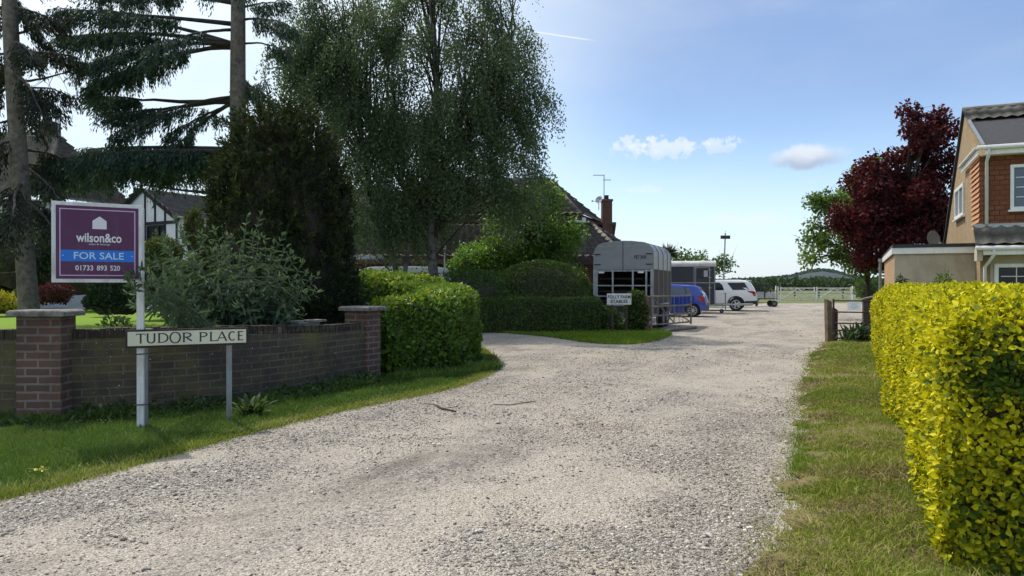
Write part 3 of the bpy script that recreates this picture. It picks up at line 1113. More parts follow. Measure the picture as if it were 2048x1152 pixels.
on_board('agent_lettering', 'wilson&co', 0.51, 0.562, W_ * 0.50, 0.092, 0.022, 0.0045)
on_board('small_lettering', 'sales & lettings', 0.515, 0.478, W_ * 0.235, 0.022, 0.0, 0.0045)
on_board('sale_lettering', 'FOR SALE', 0.51, 0.335, W_ * 0.55, 0.070, 0.012, 0.0065, pmat('pale_blue_print', (0.45, 0.66, 0.85), 0.45, 0.04, 8))
for s_, f_, w_ in (('01733', -.1625, .205), ('893', .029, .118), ('520', .177, .118)):
    on_board('phone_lettering', s_, 0.51 + f_, 0.182, W_ * w_ * .94, 0.052, 0.016, 0.0045)
for x in (i0 + 0.03, i1 - 0.03):
    b = MB()
    b.lathe([(0.005, 0), (0.005, 0.003), (0.003, 0.005)], 8, M @ Matrix.Translation((x, (yb0 + yb1) / 2, 0.0063)))
    b.build('fixing_screw', M_PRINT, board)
for z, l in ((0.79, 0.10), (0.27, 0.17)):
    b = MB()
    b.bar((BP.x - 0.05, BP.y - 0.04, z), (BP.x + 0.06, BP.y - 0.03, z + 0.003), 0.012, 0.010)
    b.bar((BP.x + 0.05, BP.y - 0.03, z + 0.002), (BP.x + 0.05 + l, BP.y + 0.05, z + 0.012), 0.008, 0.008)
    b.build('cable_tie', M_BLACK, board)

# street name plate
ba, bb = P(250, 0, 7.60), P(493, 0, 8.12)
plate = thing('street_name_plate', 'cream street name plate on two grey steel posts before the brick wall', 'sign', ((ba.x + bb.x) / 2, (ba.y + bb.y) / 2, 0), world_coords=True)
M = panel_frame((ba.x, ba.y, 0), (bb.x, bb.y, 0))
PW = (bb - ba).length
PZ0, PZ1 = 0.855, 1.043
b = MB()
rect(b, M, 0, PW, PZ0, PZ1, -0.022, 0)
b.build('backing_board', pmat('dark_frame', (0.026, 0.018, 0.015), 0.7, 0.3, 14, dirt=(0.06, 0.045, 0.03)), plate, bevel=0.002)
b = MB()
rect(b, M, 0.022, PW - 0.022, PZ0 + 0.023, PZ1 - 0.020, 0.0005, 0.004)
b.build('cream_face', pmat('cream_enamel', (0.66, 0.64, 0.48), 0.35, 0.07, 5, dirt=(0.45, 0.42, 0.28), dirt_amt=0.4), plate)
M_LETTER = pmat('black_lettering', (0.02, 0.018, 0.018), 0.5, 0.1, 8)


def serif_text(word_specs, h, M, zoff):
    """roman capitals drawn stroke by stroke with thick stems, thin arms and small serifs"""
    b = MB()
    cnt = [0]

    def strip(pts, w0, w1=None):
        w1 = w0 if w1 is None else w1
        cnt[0] += 1
        z = zoff + 0.00012 * (cnt[0] % 9)
        n = len(pts)
        L, Rr = [], []
        for i, (x, y) in enumerate(pts):
            x0, y0 = pts[max(i - 1, 0)]
            x1, y1 = pts[min(i + 1, n - 1)]
            tx_, ty_ = x1 - x0, y1 - y0
            ln = math.hypot(tx_, ty_) or 1
            # thick where the pen runs upright, thin where it runs flat
            k = abs(ty_) / ln
            w = (w1 + (w0 - w1) * k) / 2
            L.append((x - ty_ / ln * w, y + tx_ / ln * w, z))
            Rr.append((x + ty_ / ln * w, y - tx_ / ln * w, z))
        vs = L + Rr
        b.add(vs, [(i, i + n, i + n + 1, i + 1) for i in range(n - 1)], M)

    def arc(cx, cy, rx, ry, a0, a1, n=16):
        return [(cx + rx * math.cos(R(a0 + (a1 - a0) * i / n)), cy + ry * math.sin(R(a0 + (a1 - a0) * i / n))) for i in range(n + 1)]

    K, T = 0.165 * h, 0.095 * h

    def serif(x, y):
        strip([(x - 0.12 * h, y), (x + 0.12 * h, y)], 0.045 * h)

    for ch, x0, w in word_specs:
        st = x0 + 0.12 * h
        if ch == 'T':
            c = x0 + w / 2
            strip([(c, 0), (c, h)], K)
            strip([(x0, h - T / 2), (x0 + w, h - T / 2)], T)
            serif(c, 0.02 * h)
            strip([(x0 + .01 * h, h - T), (x0 + .01 * h, h - .2 * h)], 0.05 * h)
            strip([(x0 + w - .01 * h, h - T), (x0 + w - .01 * h, h - .2 * h)], 0.05 * h)
        elif ch == 'U':
            strip([(st, h)] + arc(x0 + w / 2, 0.32 * h, w / 2 - 0.12 * h, 0.30 * h, 180, 360) + [(x0 + w - 0.12 * h, h)], K, T)
            serif(st, h - 0.02 * h)
            serif(x0 + w - 0.12 * h, h - 0.02 * h)
        elif ch == 'D':
            strip([(st, 0), (st, h)], K)
            strip([(x0, h - T / 2), (x0 + w * .45, h - T / 2)] + arc(x0 + w * .42, h / 2, w * .53, h / 2 - T / 2, 90, -90) + [(x0, T / 2)], K, T)
        elif ch == 'O':
            strip(arc(x0 + w / 2, h / 2, w / 2 - K / 2, h / 2 - T / 2 + 0.01, 0, 360, 28), K, T)
        elif ch in 'RP':
            strip([(st, 0), (st, h)], K)
            serif(st, 0.02 * h)
            strip([(x0, h - T / 2), (x0 + w * .5, h - T / 2)] + arc(x0 + w * .48, h * .74, w * (.40 if ch == 'R' else .46), h * .26 - T / 2, 90, -90) + [(st, h * .48)], K, T)
            if ch == 'R':
                strip([(x0 + w * .42, h * .48), (x0 + w, 0.01)], K * 0.9, K * 0.9)
        elif ch == 'L':
            strip([(st, 0), (st, h)], K)
            serif(st, h - 0.02 * h)
            strip([(x0, T / 2), (x0 + w, T / 2)], T)
            strip([(x0 + w - .02 * h, T), (x0 + w - .02 * h, .2 * h)], 0.05 * h)
        elif ch == 'A':
            c = x0 + w * .5
            strip([(x0 + .03 * h, 0), (c, h)], T, T)
            strip([(c - .02 * h, h), (x0 + w - .04 * h, 0)], K, K)
            strip([(x0 + w * .22, h * .33), (x0 + w * .76, h * .33)], T)
            serif(x0 + .04 * h, 0.02 * h)
            serif(x0 + w - .05 * h, 0.02 * h)
        elif ch == 'C':
            strip(arc(x0 + w / 2 + .03 * h, h / 2, w / 2 - K / 2, h / 2 - T / 2, 48, 312, 22), K, T)
        elif ch == 'E':
            strip([(st, 0), (st, h)], K)
            for y, l in ((T / 2, 1), (h * .52, .85), (h - T / 2, .95)):
                strip([(x0, y), (x0 + w * l, y)], T)
            serif(st, 0.02 * h)
    return b


u = PW / 243.0                                # one photo pixel along the plate
spec = [('T', 22, 17), ('U', 43, 19), ('D', 66, 21), ('O', 91, 23), ('R', 118, 19), ('P', 144, 17), ('L', 165, 15), ('A', 181, 21), ('C', 204, 18), ('E', 226, 13)]
px_ = [23, 42, 64, 86, 112, 145, 166, 181, 203, 223]
wd_ = [17, 18, 20, 23, 18, 16, 14, 20, 17, 12]
spec = [(c[0], x * u, w * u) for c, x, w in zip(spec, px_, wd_)]
for sp_ in (spec[:5], spec[5:]):
    serif_text(sp_, 0.100, M @ Matrix.Translation((-0.012, PZ0 + 0.048, 0)), 0.0046).build('street_lettering', M_LETTER, plate)
for px, d in ((290, 7.80), (458, 8.10)):
    q = P(px, 0, d)
    MB().box((q.x, q.y, 0.42), (0.055, 0.055, 0.93), None, 0.4).build('post', M_STEEL, plate, bevel=0.004)

# ------------------------------------------------------------------ hedges and shrubs
def offset_poly(poly, d):
    """shrink a counter-clockwise polygon by d"""
    p = np.array(poly, float)
    n = len(p)
    out = []
    for i in range(n):
        a, b, c = p[i - 1], p[i], p[(i + 1) % n]
        e1 = (b - a) / np.linalg.norm(b - a)
        e2 = (c - b) / np.linalg.norm(c - b)
        n1, n2 = np.array([-e1[1], e1[0]]), np.array([-e2[1], e2[0]])
        m = n1 + n2
        m /= max(np.linalg.norm(m), 1e-6)
        out.append(b + m * d / max(m @ n1, 0.35))
    return out


def ccw(poly):
    p = np.array(poly)
    a = 0.5 * np.sum(p[:, 0] * np.roll(p[:, 1], -1) - p[:, 1] * np.roll(p[:, 0], -1))
    return list(poly) if a > 0 else list(poly)[::-1]


def hedge(name, label, poly, htop, rad, dens, L, W, mat, seed, group=None, zbase=0.0, amp=0.05, side_boost=1.0, shape='oval', rndfun=None, jitter=0.55, up=0.25, core=0.10, visible=None, depth=0.07, curl=0.1):
    """clipped hedge over a ground polygon: leaves over sides, rounded shoulders and top, a dark solid core inside"""
    r = np.random.default_rng(seed)
    poly = ccw(poly)
    p = np.array(poly, float)
    n = len(p)
    ed = np.roll(p, -1, axis=0) - p
    el = np.linalg.norm(ed, axis=1)
    hmean = float(np.mean(htop(p)))
    area_side = el.sum() * hmean
    area_top = abs(0.5 * np.sum(p[:, 0] * np.roll(p[:, 1], -1) - p[:, 1] * np.roll(p[:, 0], -1)))
    # sides
    ns = int(area_side * dens * side_boost)
    ei = r.choice(n, ns, p=el / el.sum())
    t = r.random(ns)
    q = p[ei] + ed[ei] * t[:, None]
    nor2 = np.column_stack([ed[ei][:, 1], -ed[ei][:, 0]]) / el[ei][:, None]
    h = htop(q)
    z = zbase + (h - zbase) * r.random(ns)
    over = np.maximum(z - (h - rad), 0) / rad
    inset = rad * (1 - np.sqrt(np.clip(1 - over ** 2, 0, 1)))
    C1 = np.column_stack([q - nor2 * inset[:, None], z])
    N1 = np.column_stack([nor2 * np.sqrt(np.clip(1 - over ** 2, 0.02, 1))[:, None], over])
    # top
    nt = int(area_top * dens)
    x0, x1 = p.min(0), p.max(0)
    c = np.column_stack([r.uniform(x0[0], x1[0], nt * 6), r.uniform(x0[1], x1[1], nt * 6)])
    c = c[in_poly(c, poly)][:nt]
    d = edge_dist(c, poly)
    ov = np.maximum(rad - d, 0) / rad
    z = htop(c) - rad * (1 - np.sqrt(np.clip(1 - ov ** 2, 0, 1)))
    N2 = np.column_stack([np.zeros((len(c), 2)), np.ones(len(c))])
    C = np.concatenate([C1, np.column_stack([c, z])])
    N = unit(np.concatenate([N1, N2]))
    if visible is not None:
        k = visible(C)
        C, N = C[k], N[k]
    m = len(C)
    bump = amp * vnoise(C, 3.2, seed) + amp * 0.5 * vnoise(C, 8, seed + 1)
    C = C + N * (bump - np.abs(r.normal(0, depth, m)) + 0.02)[:, None]
    C[:, 2] = np.maximum(C[:, 2], zbase + 0.01)
    U = unit(0.9 * rand_unit(m, r) + N * 0.55 + np.array([0, 0, up]))
    NN = unit(N + jitter * rand_unit(m, r) + np.array([0, 0, 0.25]))
    sz = r.uniform(0.6, 1.3, m)
    rv = r.random(m)
    if rndfun is not None:
        rv = rndfun(C, N, rv)
    t_ = thing(name, label, 'hedge', (p[:, 0].mean(), p[:, 1].mean(), zbase), 0, group, True)
    leaf_cloud('foliage', C, U, NN, L * sz, W * sz, mat, t_, rv, shape, 0.12, curl)
    # dark solid core in place of twigs, keeps the gaps dark and closed
    ip = offset_poly(poly, core)
    ip2 = offset_poly(poly, core + rad * 0.8)
    b = MB()
    k = len(ip)
    hz = htop(np.array(ip))
    vs = [(x, y, zbase - 0.02) for x, y in ip] + [(x, y, max(zbase + .05, hz[i] - core - rad)) for i, (x, y) in enumerate(ip)] + [(x, y, max(zbase + .06, hz[i] - core)) for i, (x, y) in enumerate(ip2)]
    fs = [tuple(range(2 * k, 3 * k))]
    for a in range(2):
        for i in range(k):
            j = (i + 1) % k
            fs.append((a * k + i, a * k + j, (a + 1) * k + j, (a + 1) * k + i))
    b.add(vs, fs)
    b.build('branches', M_TWIG, t_)
    return t_


M_GOLD = leaf_mat('golden_leaves', [(0.0, (0.045, 0.085, 0.010)), (0.14, (0.055, 0.115, 0.012)), (0.20, (0.20, 0.22, 0.010)), (0.5, (0.53, 0.51, 0.012)), (0.85, (0.72, 0.64, 0.016)), (1.0, (0.80, 0.72, 0.05))], 0.32, 0.6, 0.15, tint=(0.75, 0.70, 0.02))
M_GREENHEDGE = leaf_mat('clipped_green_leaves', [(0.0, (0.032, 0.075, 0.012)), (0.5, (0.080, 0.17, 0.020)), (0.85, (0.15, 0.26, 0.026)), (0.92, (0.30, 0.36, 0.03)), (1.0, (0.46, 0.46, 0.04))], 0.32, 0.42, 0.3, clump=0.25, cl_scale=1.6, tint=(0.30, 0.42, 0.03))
M_DARKHEDGE = leaf_mat('dark_hedge_leaves', [(0.0, (0.020, 0.044, 0.010)), (0.6, (0.055, 0.105, 0.018)), (1.0, (0.13, 0.19, 0.028))], 0.22, 0.5, 0.3, clump=0.4)


def gold_rnd(C, N, rv):
    # a green reverted patch by the near corner, darker and greener on the near end face and low down
    g = np.exp(-(((C - np.array([2.46, 3.72, 1.04])) / np.array([0.17, 0.4, 0.12])) ** 2).sum(1) * 0.9)
    g2 = 0.5 + 0.5 * vnoise(C, 2.6, 77)
    end = (N[:, :2] @ (-LD)) > 0.6
    v = 0.14 + 0.86 * rv
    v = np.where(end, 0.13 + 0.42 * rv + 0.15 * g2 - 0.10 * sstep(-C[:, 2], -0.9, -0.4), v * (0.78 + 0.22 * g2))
    v = np.where(rng.random(len(C)) < 1.25 * g, rv * 0.13, v)
    v = np.where(rng.random(len(C)) < 0.05, rv * 0.2, v)
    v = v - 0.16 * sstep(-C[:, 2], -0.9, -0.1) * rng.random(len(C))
    return v


E0, E1 = np.array([2.24, 3.86]), np.array([8.30, 17.2])
along = (E1 - E0) / np.linalg.norm(E1 - E0)
acr = np.array([along[1], -along[0]])
gl = []
for i in range(13):
    f = i / 12
    gl.append(tuple(E0 + (E1 - E0) * f - acr * (0.055 * math.sin(i * 1.9) + 0.03 * math.sin(i * 3.7))))
gpoly = gl + [tuple(E1 + acr * 0.9 + along * 0.35), tuple(E1 + acr * 2.4 + along * 0.1), tuple(E0 + acr * 2.9), tuple(E0 + acr * 1.2 - along * 0.10), tuple(E0 + acr * 0.35 - along * 0.10)]


def gold_top(q):
    q = np.asarray(q)
    s = (q[:, :2] - E0) @ along
    a = (q[:, :2] - E0) @ acr
    return 1.385 + 0.035 * np.sin(s * 0.9) + 0.02 * np.sin(s * 2.3 + a) + 0.055 * sstep(s, 2, 12) - 0.25 * sstep(s, 12.6, 14.6) * (1 - sstep(a, 0.2, 1.0))


hedge('golden_hedge', 'long bright yellow clipped hedge along the mown grass on the house side of the lane', gpoly, gold_top, 0.26, 4300, 0.041, 0.0235, M_GOLD, 41, rndfun=gold_rnd, amp=0.04,
      visible=lambda C: (np.abs(C[:, 0]) < 1.5 * C[:, 1] + 3.0) & (rng.random(len(C)) < np.clip(7.5 / np.maximum(C[:, 1], 3), 0.42, 1)), side_boost=1.25)

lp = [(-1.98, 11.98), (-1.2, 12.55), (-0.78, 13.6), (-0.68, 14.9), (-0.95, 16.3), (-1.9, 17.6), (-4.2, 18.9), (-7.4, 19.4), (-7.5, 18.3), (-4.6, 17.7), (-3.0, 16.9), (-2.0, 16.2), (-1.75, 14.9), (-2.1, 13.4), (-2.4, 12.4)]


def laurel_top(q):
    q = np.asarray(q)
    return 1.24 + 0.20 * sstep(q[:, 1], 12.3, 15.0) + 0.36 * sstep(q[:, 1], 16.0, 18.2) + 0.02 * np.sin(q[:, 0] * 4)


hedge('clipped_hedge', 'rounded bright topped green hedge beside the brick end pillar', lp, laurel_top, 0.30, 1150, 0.085, 0.048, M_GREENHEDGE, 42, rndfun=lambda C, N, rv: np.where(N[:, 2] > .75, .55 + .45 * rv, rv * .82), amp=0.06, side_boost=1.15)  # upward leaves in yellow new-growth tones, painting in the sunlit top

dp = [(-1.2, 23.6), (0.4, 23.35), (2.0, 23.3), (2.75, 23.5), (2.85, 24.6), (2.2, 25.2), (0.0, 25.4), (-1.4, 25.3)]
hedge('clipped_hedge', 'low dark flat topped hedge below the green dome of topiary', dp, lambda q: 1.06 + 0.02 * np.sin(np.asarray(q)[:, 0] * 3), 0.14, 1500, 0.06, 0.03, M_DARKHEDGE, 43, amp=0.03)


def shrub(name, label, cat, c, rad, n, L, W, mat, seed, lump=0.16, jitter=0.7, up=0.3, shape='oval', group=None, low=-0.35, core=0.78, curl=0.1, zmin=0.0, thick=0.16, rndfun=None, lumpf=2.2, part='foliage'):
    """rounded bush: leaves through the outer shell of a lumpy dome, a dark solid core inside"""
    r = np.random.default_rng(seed)
    c = np.array(c, float)
    rad = np.array(rad, float)
    D = rand_unit(int(n * 1.7), r)
    D = D[D[:, 2] > low][:n]
    n = len(D)
    f = 1 + lump * vnoise(D * lumpf, 1.5, seed) + lump * 0.6 * vnoise(D * lumpf, 4.0, seed + 1)
    sh = 1 - np.abs(r.normal(0, thick, n))
    C = c + D * rad * (f * sh)[:, None]
    N = unit(D / rad)
    C[:, 2] = np.maximum(C[:, 2], zmin + 0.02)
    U = unit(0.8 * rand_unit(n, r) + 0.7 * N + np.array([0, 0, up]))
    NN = unit(N + jitter * rand_unit(n, r))
    s = r.uniform(0.6, 1.3, n)
    rv = r.random(n)
    if rndfun:
        rv = rndfun(C, N, rv)
    t = thing(name, label, cat, (c[0], c[1], zmin), 0, group, True)
    leaf_cloud(part, C, U, NN, L * s, W * s, mat, t, rv, shape, 0.12, curl)
    b = MB()  # dark solid core standing in for the shaded twigs
    vs, fs = [], []
    nu, nv = 14, 7
    for j in range(nv + 1):
        ph = -0.9 + (math.pi / 2 + 0.9) * j / nv
        for i in range(nu):
            th = 2 * math.pi * i / nu
            d = np.array([[math.cos(ph) * math.cos(th), math.cos(ph) * math.sin(th), math.sin(ph)]])
            k = core * (1 + lump * vnoise(d * lumpf, 1.5, seed)[0])
            p = c + d[0] * rad * k
            vs.append((p[0], p[1], max(p[2], zmin - 0.05)))
    for j in range(nv):
        for i in range(nu):
            fs.append((j * nu + i, j * nu + (i + 1) % nu, (j + 1) * nu + (i + 1) % nu, (j + 1) * nu + i))
    b.add(vs, fs)
    b.build('branches', M_TWIG, t)
    return t


dq = P(1085, 0, 26.2)
shrub('topiary_dome', 'smooth dark green clipped dome rising behind the low flat hedge', 'topiary', (dq.x, 26.4, 0.9), (1.85, 1.6, 1.5), 24000, 0.065, 0.034, M_DARKHEDGE, 51, lump=0.03, low=-0.6, thick=0.06, core=0.82)
sq = P(905, 0, 24.0)
M_MIDGREEN = leaf_mat('mid_green_leaves', [(0.0, (0.022, 0.060, 0.015)), (0.6, (0.05, 0.11, 0.022)), (1.0, (0.10, 0.16, 0.03))], 0.3, 0.5, 0.3, clump=0.4)
shrub('shrub', 'loose green shrub between the bright topped hedge and the topiary dome', 'shrub', (sq.x + 0.5, 25.2, 0.8), (1.7, 1.2, 1.2), 8000, 0.09, 0.045, M_MIDGREEN, 52, lump=0.2)
iv = P(1277, 0, 24.0)
M_IVY = leaf_mat('ivy_leaves', [(0.0, (0.020, 0.045, 0.012)), (0.6, (0.05, 0.09, 0.02)), (1.0, (0.14, 0.18, 0.04))], 0.25, 0.4, 0.35)
shrub('ivy_bush', 'ivy covered bush between the stables sign and the gate post', 'shrub', (iv.x - 0.05, 24.05, 0.62), (0.36, 0.32, 0.70), 3000, 0.085, 0.06, M_IVY, 53, lump=0.14, low=-0.9)
shrub('undergrowth_bush', 'dark bushy growth filling the corner below the rear of the livestock trailer', 'shrub', (P(1212, 0, 24.0).x, 24.3, 0.25), (0.60, 0.5, 0.52), 2600, 0.08, 0.04, M_DARKHEDGE, 54, lump=0.2, low=-0.6)


# ------------------------------------------------------------------ trees
def tube_np(b, pts, r0, r1, sides=5):
    n = len(pts)
    b.tube(pts, [r0 + (r1 - r0) * i / (n - 1) for i in range(n)], sides)


def bez(a, m, b, n=7):
    a, m, b = np.array(a, float), np.array(m, float), np.array(b, float)
    t = np.linspace(0, 1, n)[:, None]
    return a * (1 - t) ** 2 + 2 * m * t * (1 - t) + b * t ** 2


def envelope(ells, n, r, outer=0.45):
    """points through a set of ellipsoids (center, radii), leaning to the outside"""
    vol = np.array([e[1][0] * e[1][1] * e[1][2] for e in ells]) ** 0.8
    k = r.choice(len(ells), n, p=vol / vol.sum())
    c = np.array([e[0] for e in ells])[k]
    rd = np.array([e[1] for e in ells])[k]
    return c + rand_unit(n, r) * rd * (r.random(n) ** outer)[:, None]


def tree(name, label, ells, trunks, n_cl, cl_rad, leaves_per, L, W, mat, bark, seed, droop=0.0, strand=0, group=None, limb_r=0.06, shape='quad', outer=0.45, trunk_name='trunk', flat=1.0, twig=True, up=0.2, jit=1.0, hfrac=(0.55, 0.9), rndfun=None, part='crown', parents=0, prad=1.0):
    """broadleaf tree: trunks (points, base radius), limbs to clusters of leaves spread through the crown's volume"""
    r = np.random.default_rng(seed)
    base = trunks[0][0][0]
    t = thing(name, label, 'tree', tuple(base), 0, group, True)
    if parents:
        pc_ = envelope(ells, parents, r, outer)
        cl = pc_[r.integers(0, parents, n_cl)] + rand_unit(n_cl, r) * prad * (r.random(n_cl) ** 0.5)[:, None] * np.array([1, 1, 0.8])
        k_ = int(n_cl * .52)
        cl[:k_] = envelope(ells, k_, r, 0.4)
    else:
        cl = envelope(ells, n_cl, r, outer)
    b = MB()
    for pts, r0 in trunks:
        tube_np(b, [Vector(p) for p in pts], r0, r0 * 0.35, 10)
    tp = np.concatenate([np.array(pts, float) for pts, _ in trunks])
    dense = []
    for pts, _ in trunks:
        p = np.array(pts, float)
        for i in range(len(p) - 1):
            for f in (0, 0.25, 0.5, 0.75):
                dense.append(p[i] * (1 - f) + p[i + 1] * f)
        dense.append(p[-1])
    dense = np.array(dense)
    lb = MB()
    zb = base[2]
    for c in cl:
        hz = zb + (c[2] - zb) * r.uniform(*hfrac)
        w = np.abs(dense[:, 2] - hz) + 0.35 * np.linalg.norm(dense[:, :2] - c[:2], axis=1)
        s = dense[np.argmin(w)]
        mid = s * 0.45 + c * 0.55 + np.array([0, 0, 0.18 * np.linalg.norm(c - s)])
        ln = np.linalg.norm(c - s)
        tube_np(lb, [Vector(p) for p in bez(s, mid, c, 6)], min(limb_r, 0.015 * ln + 0.010), 0.008, 5)
        if twig:
            for _ in range(3):
                e = c + r.normal(size=3) * cl_rad * 0.75
                tube_np(lb, [Vector(p) for p in bez(c, (c + e) / 2 + np.array([0, 0, 0.1]), e, 4)], 0.010, 0.004, 3)
    b.build(trunk_name, bark, t, smooth=True)
    lb.build('limbs', M_TWIG, t, smooth=True)
    if strand:
        ns = n_cl * strand
        st = np.repeat(cl, strand, 0) + rand_unit(ns, r) * cl_rad * (r.random(ns) ** 0.5)[:, None]
        out = unit(st - np.array([cl[:, 0].mean(), cl[:, 1].mean(), 0]) * np.array([1, 1, 0]) - np.array([0, 0, 1]) * st[:, 2:3])
        ln = r.uniform(0.35, 1.0, ns) * droop
        m = leaves_per
        f = np.tile(np.linspace(0.02, 1, m), ns)
        si = np.repeat(np.arange(ns), m)
        l = ln[si]
        side = 0.42 * l * (1 - (1 - np.minimum(f * 1.3, 1)) ** 2)
        C = st[si] + out[si] * side[:, None] + np.array([0, 0, -1]) * (l * f ** 1.5)[:, None] + r.normal(0, 0.042, (ns * m, 3))
        U = unit(np.array([0, 0, -0.9]) + 0.75 * rand_unit(ns * m, r))
        NN = rand_unit(ns * m, r)
    else:
        m = n_cl * leaves_per
        ci = np.repeat(cl, leaves_per, 0)
        D = rand_unit(m, r)
        C = ci + D * np.array([1, 1, flat]) * cl_rad * (r.random(m) ** 0.5)[:, None]
        U = unit(rand_unit(m, r) + 0.5 * D + np.array([0, 0, -droop]))
        NN = unit(jit * rand_unit(m, r) + np.array([0, 0, up * 3]))
    s = r.uniform(0.65, 1.3, len(C))
    rv = r.random(len(C))
    if strand:
        rv = np.clip(0.7 * rv + 0.3 * r.random(n_cl)[si // strand], 0, 1)
    if rndfun is not None:
        rv = rndfun(C, rv)
    leaf_cloud(part, C, U, NN, L * s, W * s, mat, t, rv, shape)
    return t


M_BIRCH = leaf_mat('birch_leaves', [(0.0, (0.044, 0.072, 0.036)), (0.6, (0.100, 0.143, 0.068)), (0.92, (0.165, 0.205, 0.095)), (1.0, (0.24, 0.27, 0.13))], 0.38, 0.5, 0.3, clump=0.35, cl_scale=0.5, tamt=0.2)


def E(px, py, d, rx, ry_, rz):
    """crown lobe seen at a pixel, radii given in photo pixels across, metres deep, photo pixels high"""
    p = P(px, py, d)
    return ((p.x, p.y, p.z), (rx / FPX * d, ry_, rz / FPX * d))


b1 = P(868, 560, 25.9)
btr = [(b1.x + 0.05, b1.y, 0), (b1.x, b1.y, 1.5), (b1.x - 0.12, b1.y, 3.2), (b1.x - 0.05, b1.y + .1, 5.2), (b1.x + 0.1, b1.y + .2, 7.6), (b1.x, b1.y, 10.2), (b1.x - 0.3, b1.y, 13.2)]
fork = [(b1.x - 0.12, b1.y, 3.4), (b1.x - 0.9, b1.y - .2, 4.6), (b1.x - 2.0, b1.y, 6.4), (b1.x - 2.8, b1.y, 8.8)]
fork2 = [(b1.x - 0.05, b1.y + .1, 5.2), (b1.x + 1.2, b1.y + .3, 6.8), (b1.x + 2.3, b1.y, 8.6), (b1.x + 2.8, b1.y, 10.4)]
tree('birch_tree', 'tall weeping birch with a broad drooping crown above the white van', [
    E(850, -60, 25.9, 190, 1.8, 130), E(840, 110, 25.9, 220, 1.8, 130), E(1000, 160, 25.9, 92, 1.8, 115), E(985, 300, 25.9, 95, 1.7, 80),
    E(880, 260, 25.9, 170, 1.8, 120), E(930, 375, 25.9, 110, 1.8, 45), E(1010, 355, 25.9, 60, 1.4, 40), E(850, 380, 25.9, 80, 1.6, 60), E(1095, 195, 25.9, 26, 0.6, 22), E(985, 60, 25.9, 70, 1.6, 70), E(640, 80, 25.9, 60, 1.4, 90)],
    [(btr, 0.20), (fork, 0.09), (fork2, 0.09)], 300, 0.42, 14, 0.086, 0.053, M_BIRCH, M_BIRCHBARK, 61, droop=1.6, strand=34, limb_r=0.035, parents=58, prad=0.85)
b2 = P(800, 560, 25.5)
bt2 = [(b2.x, b2.y, 0), (b2.x - .05, b2.y, 1.4), (b2.x - .25, b2.y, 2.6), (b2.x - .75, b2.y, 3.6), (b2.x - 1.2, b2.y, 5.4), (b2.x - 1.5, b2.y, 8.2)]
bt3 = [(b2.x + .18, b2.y + .1, 0), (b2.x + .12, b2.y, 1.5), (b2.x + .3, b2.y, 3.0), (b2.x + .1, b2.y, 5.0), (b2.x - .2, b2.y, 7.8)]
tree('birch_tree', 'smaller multi stemmed birch growing beside the dark cone shaped conifer', [
    E(690, 130, 25.5, 90, 1.8, 130), E(720, 290, 25.5, 75, 1.6, 110), E(775, 400, 25.5, 85, 1.4, 60), E(730, 440, 25.5, 40, 1.0, 50), E(820, 440, 26, 40, 1.0, 40), E(640, 110, 25.5, 55, 1.2, 75), E(800, 250, 26, 80, 1.5, 90), E(625, 190, 25.5, 30, .8, 50)],
    [(bt2, 0.12), (bt3, 0.10)], 135, 0.42, 14, 0.086, 0.053, M_BIRCH, M_BIRCHBARK, 62, droop=1.6, strand=32, limb_r=0.03, parents=26, prad=0.8)

# copper leaved tree and the green one behind it, by the house
M_COPPER = leaf_mat('copper_leaves', [(0.0, (0.020, 0.005, 0.008)), (0.55, (0.062, 0.014, 0.015)), (0.9, (0.120, 0.022, 0.021)), (1.0, (0.17, 0.03, 0.025))], 0.28, 0.6, 0.15, clump=0.4, cl_scale=0.5, tint=(0.22, 0.02, 0.02))
ct = P(1800, 0, 31.5)
tree('copper_tree', 'dark red leaved tree standing behind the flat roofed extension', [
    E(1835, 285, 31.5, 62, 1.2, 75), E(1805, 375, 31.5, 105, 1.7, 75), E(1780, 455, 31.5, 112, 1.8, 60), E(1810, 510, 31.5, 95, 1.6, 45), E(1845, 225, 31.5, 26, .5, 28), E(1890, 270, 31.5, 22, .5, 30), E(1728, 430, 31.3, 56, 1.0, 52), E(1858, 340, 31.5, 52, 1.1, 60), E(1765, 365, 31.4, 55, 1.1, 45), E(1870, 430, 31.5, 45, 1.1, 60)],
    [([(ct.x, ct.y, 0), (ct.x, ct.y, 2.0), (ct.x + .1, ct.y, 4.5), (ct.x + .4, ct.y, 7.0), (ct.x + .7, ct.y, 9.0)], 0.16)], 150, 0.50, 210, 0.145, 0.11, M_COPPER, M_TWIG, 63, droop=0.4, limb_r=0.05, up=0.3, shape='oval')
M_LIME = leaf_mat('spring_green_leaves', [(0.0, (0.035, 0.080, 0.012)), (0.5, (0.075, 0.145, 0.020)), (1.0, (0.17, 0.25, 0.045))], 0.40, 0.45, 0.3, clump=0.3, tint=(0.26, 0.42, 0.03))
gt = P(1705, 0, 34.0)
tree('lime_tree', 'light green tree with leaning sprays showing to one side of the dark red tree', [
    E(1690, 450, 34, 70, 1.6, 75), E(1735, 380, 34.5, 60, 1.4, 50), E(1650, 490, 34, 45, 1.0, 36), E(1615, 515, 33.5, 30, .6, 12), E(1640, 400, 34, 26, .6, 14), E(1625, 455, 34, 22, .6, 14), E(1730, 520, 34, 50, 1.2, 30), E(1762, 320, 34.5, 14, .4, 50), E(1650, 420, 34, 38, .9, 28)],
    [([(gt.x + .8, gt.y, 0), (gt.x + .7, gt.y, 1.5), (gt.x + .5, gt.y, 3.5), (gt.x + .6, gt.y, 6.0)], 0.13)], 95, 0.42, 95, 0.16, 0.09, M_LIME, M_TWIG, 64, droop=0.5, limb_r=0.045, shape='oval', up=0.2)

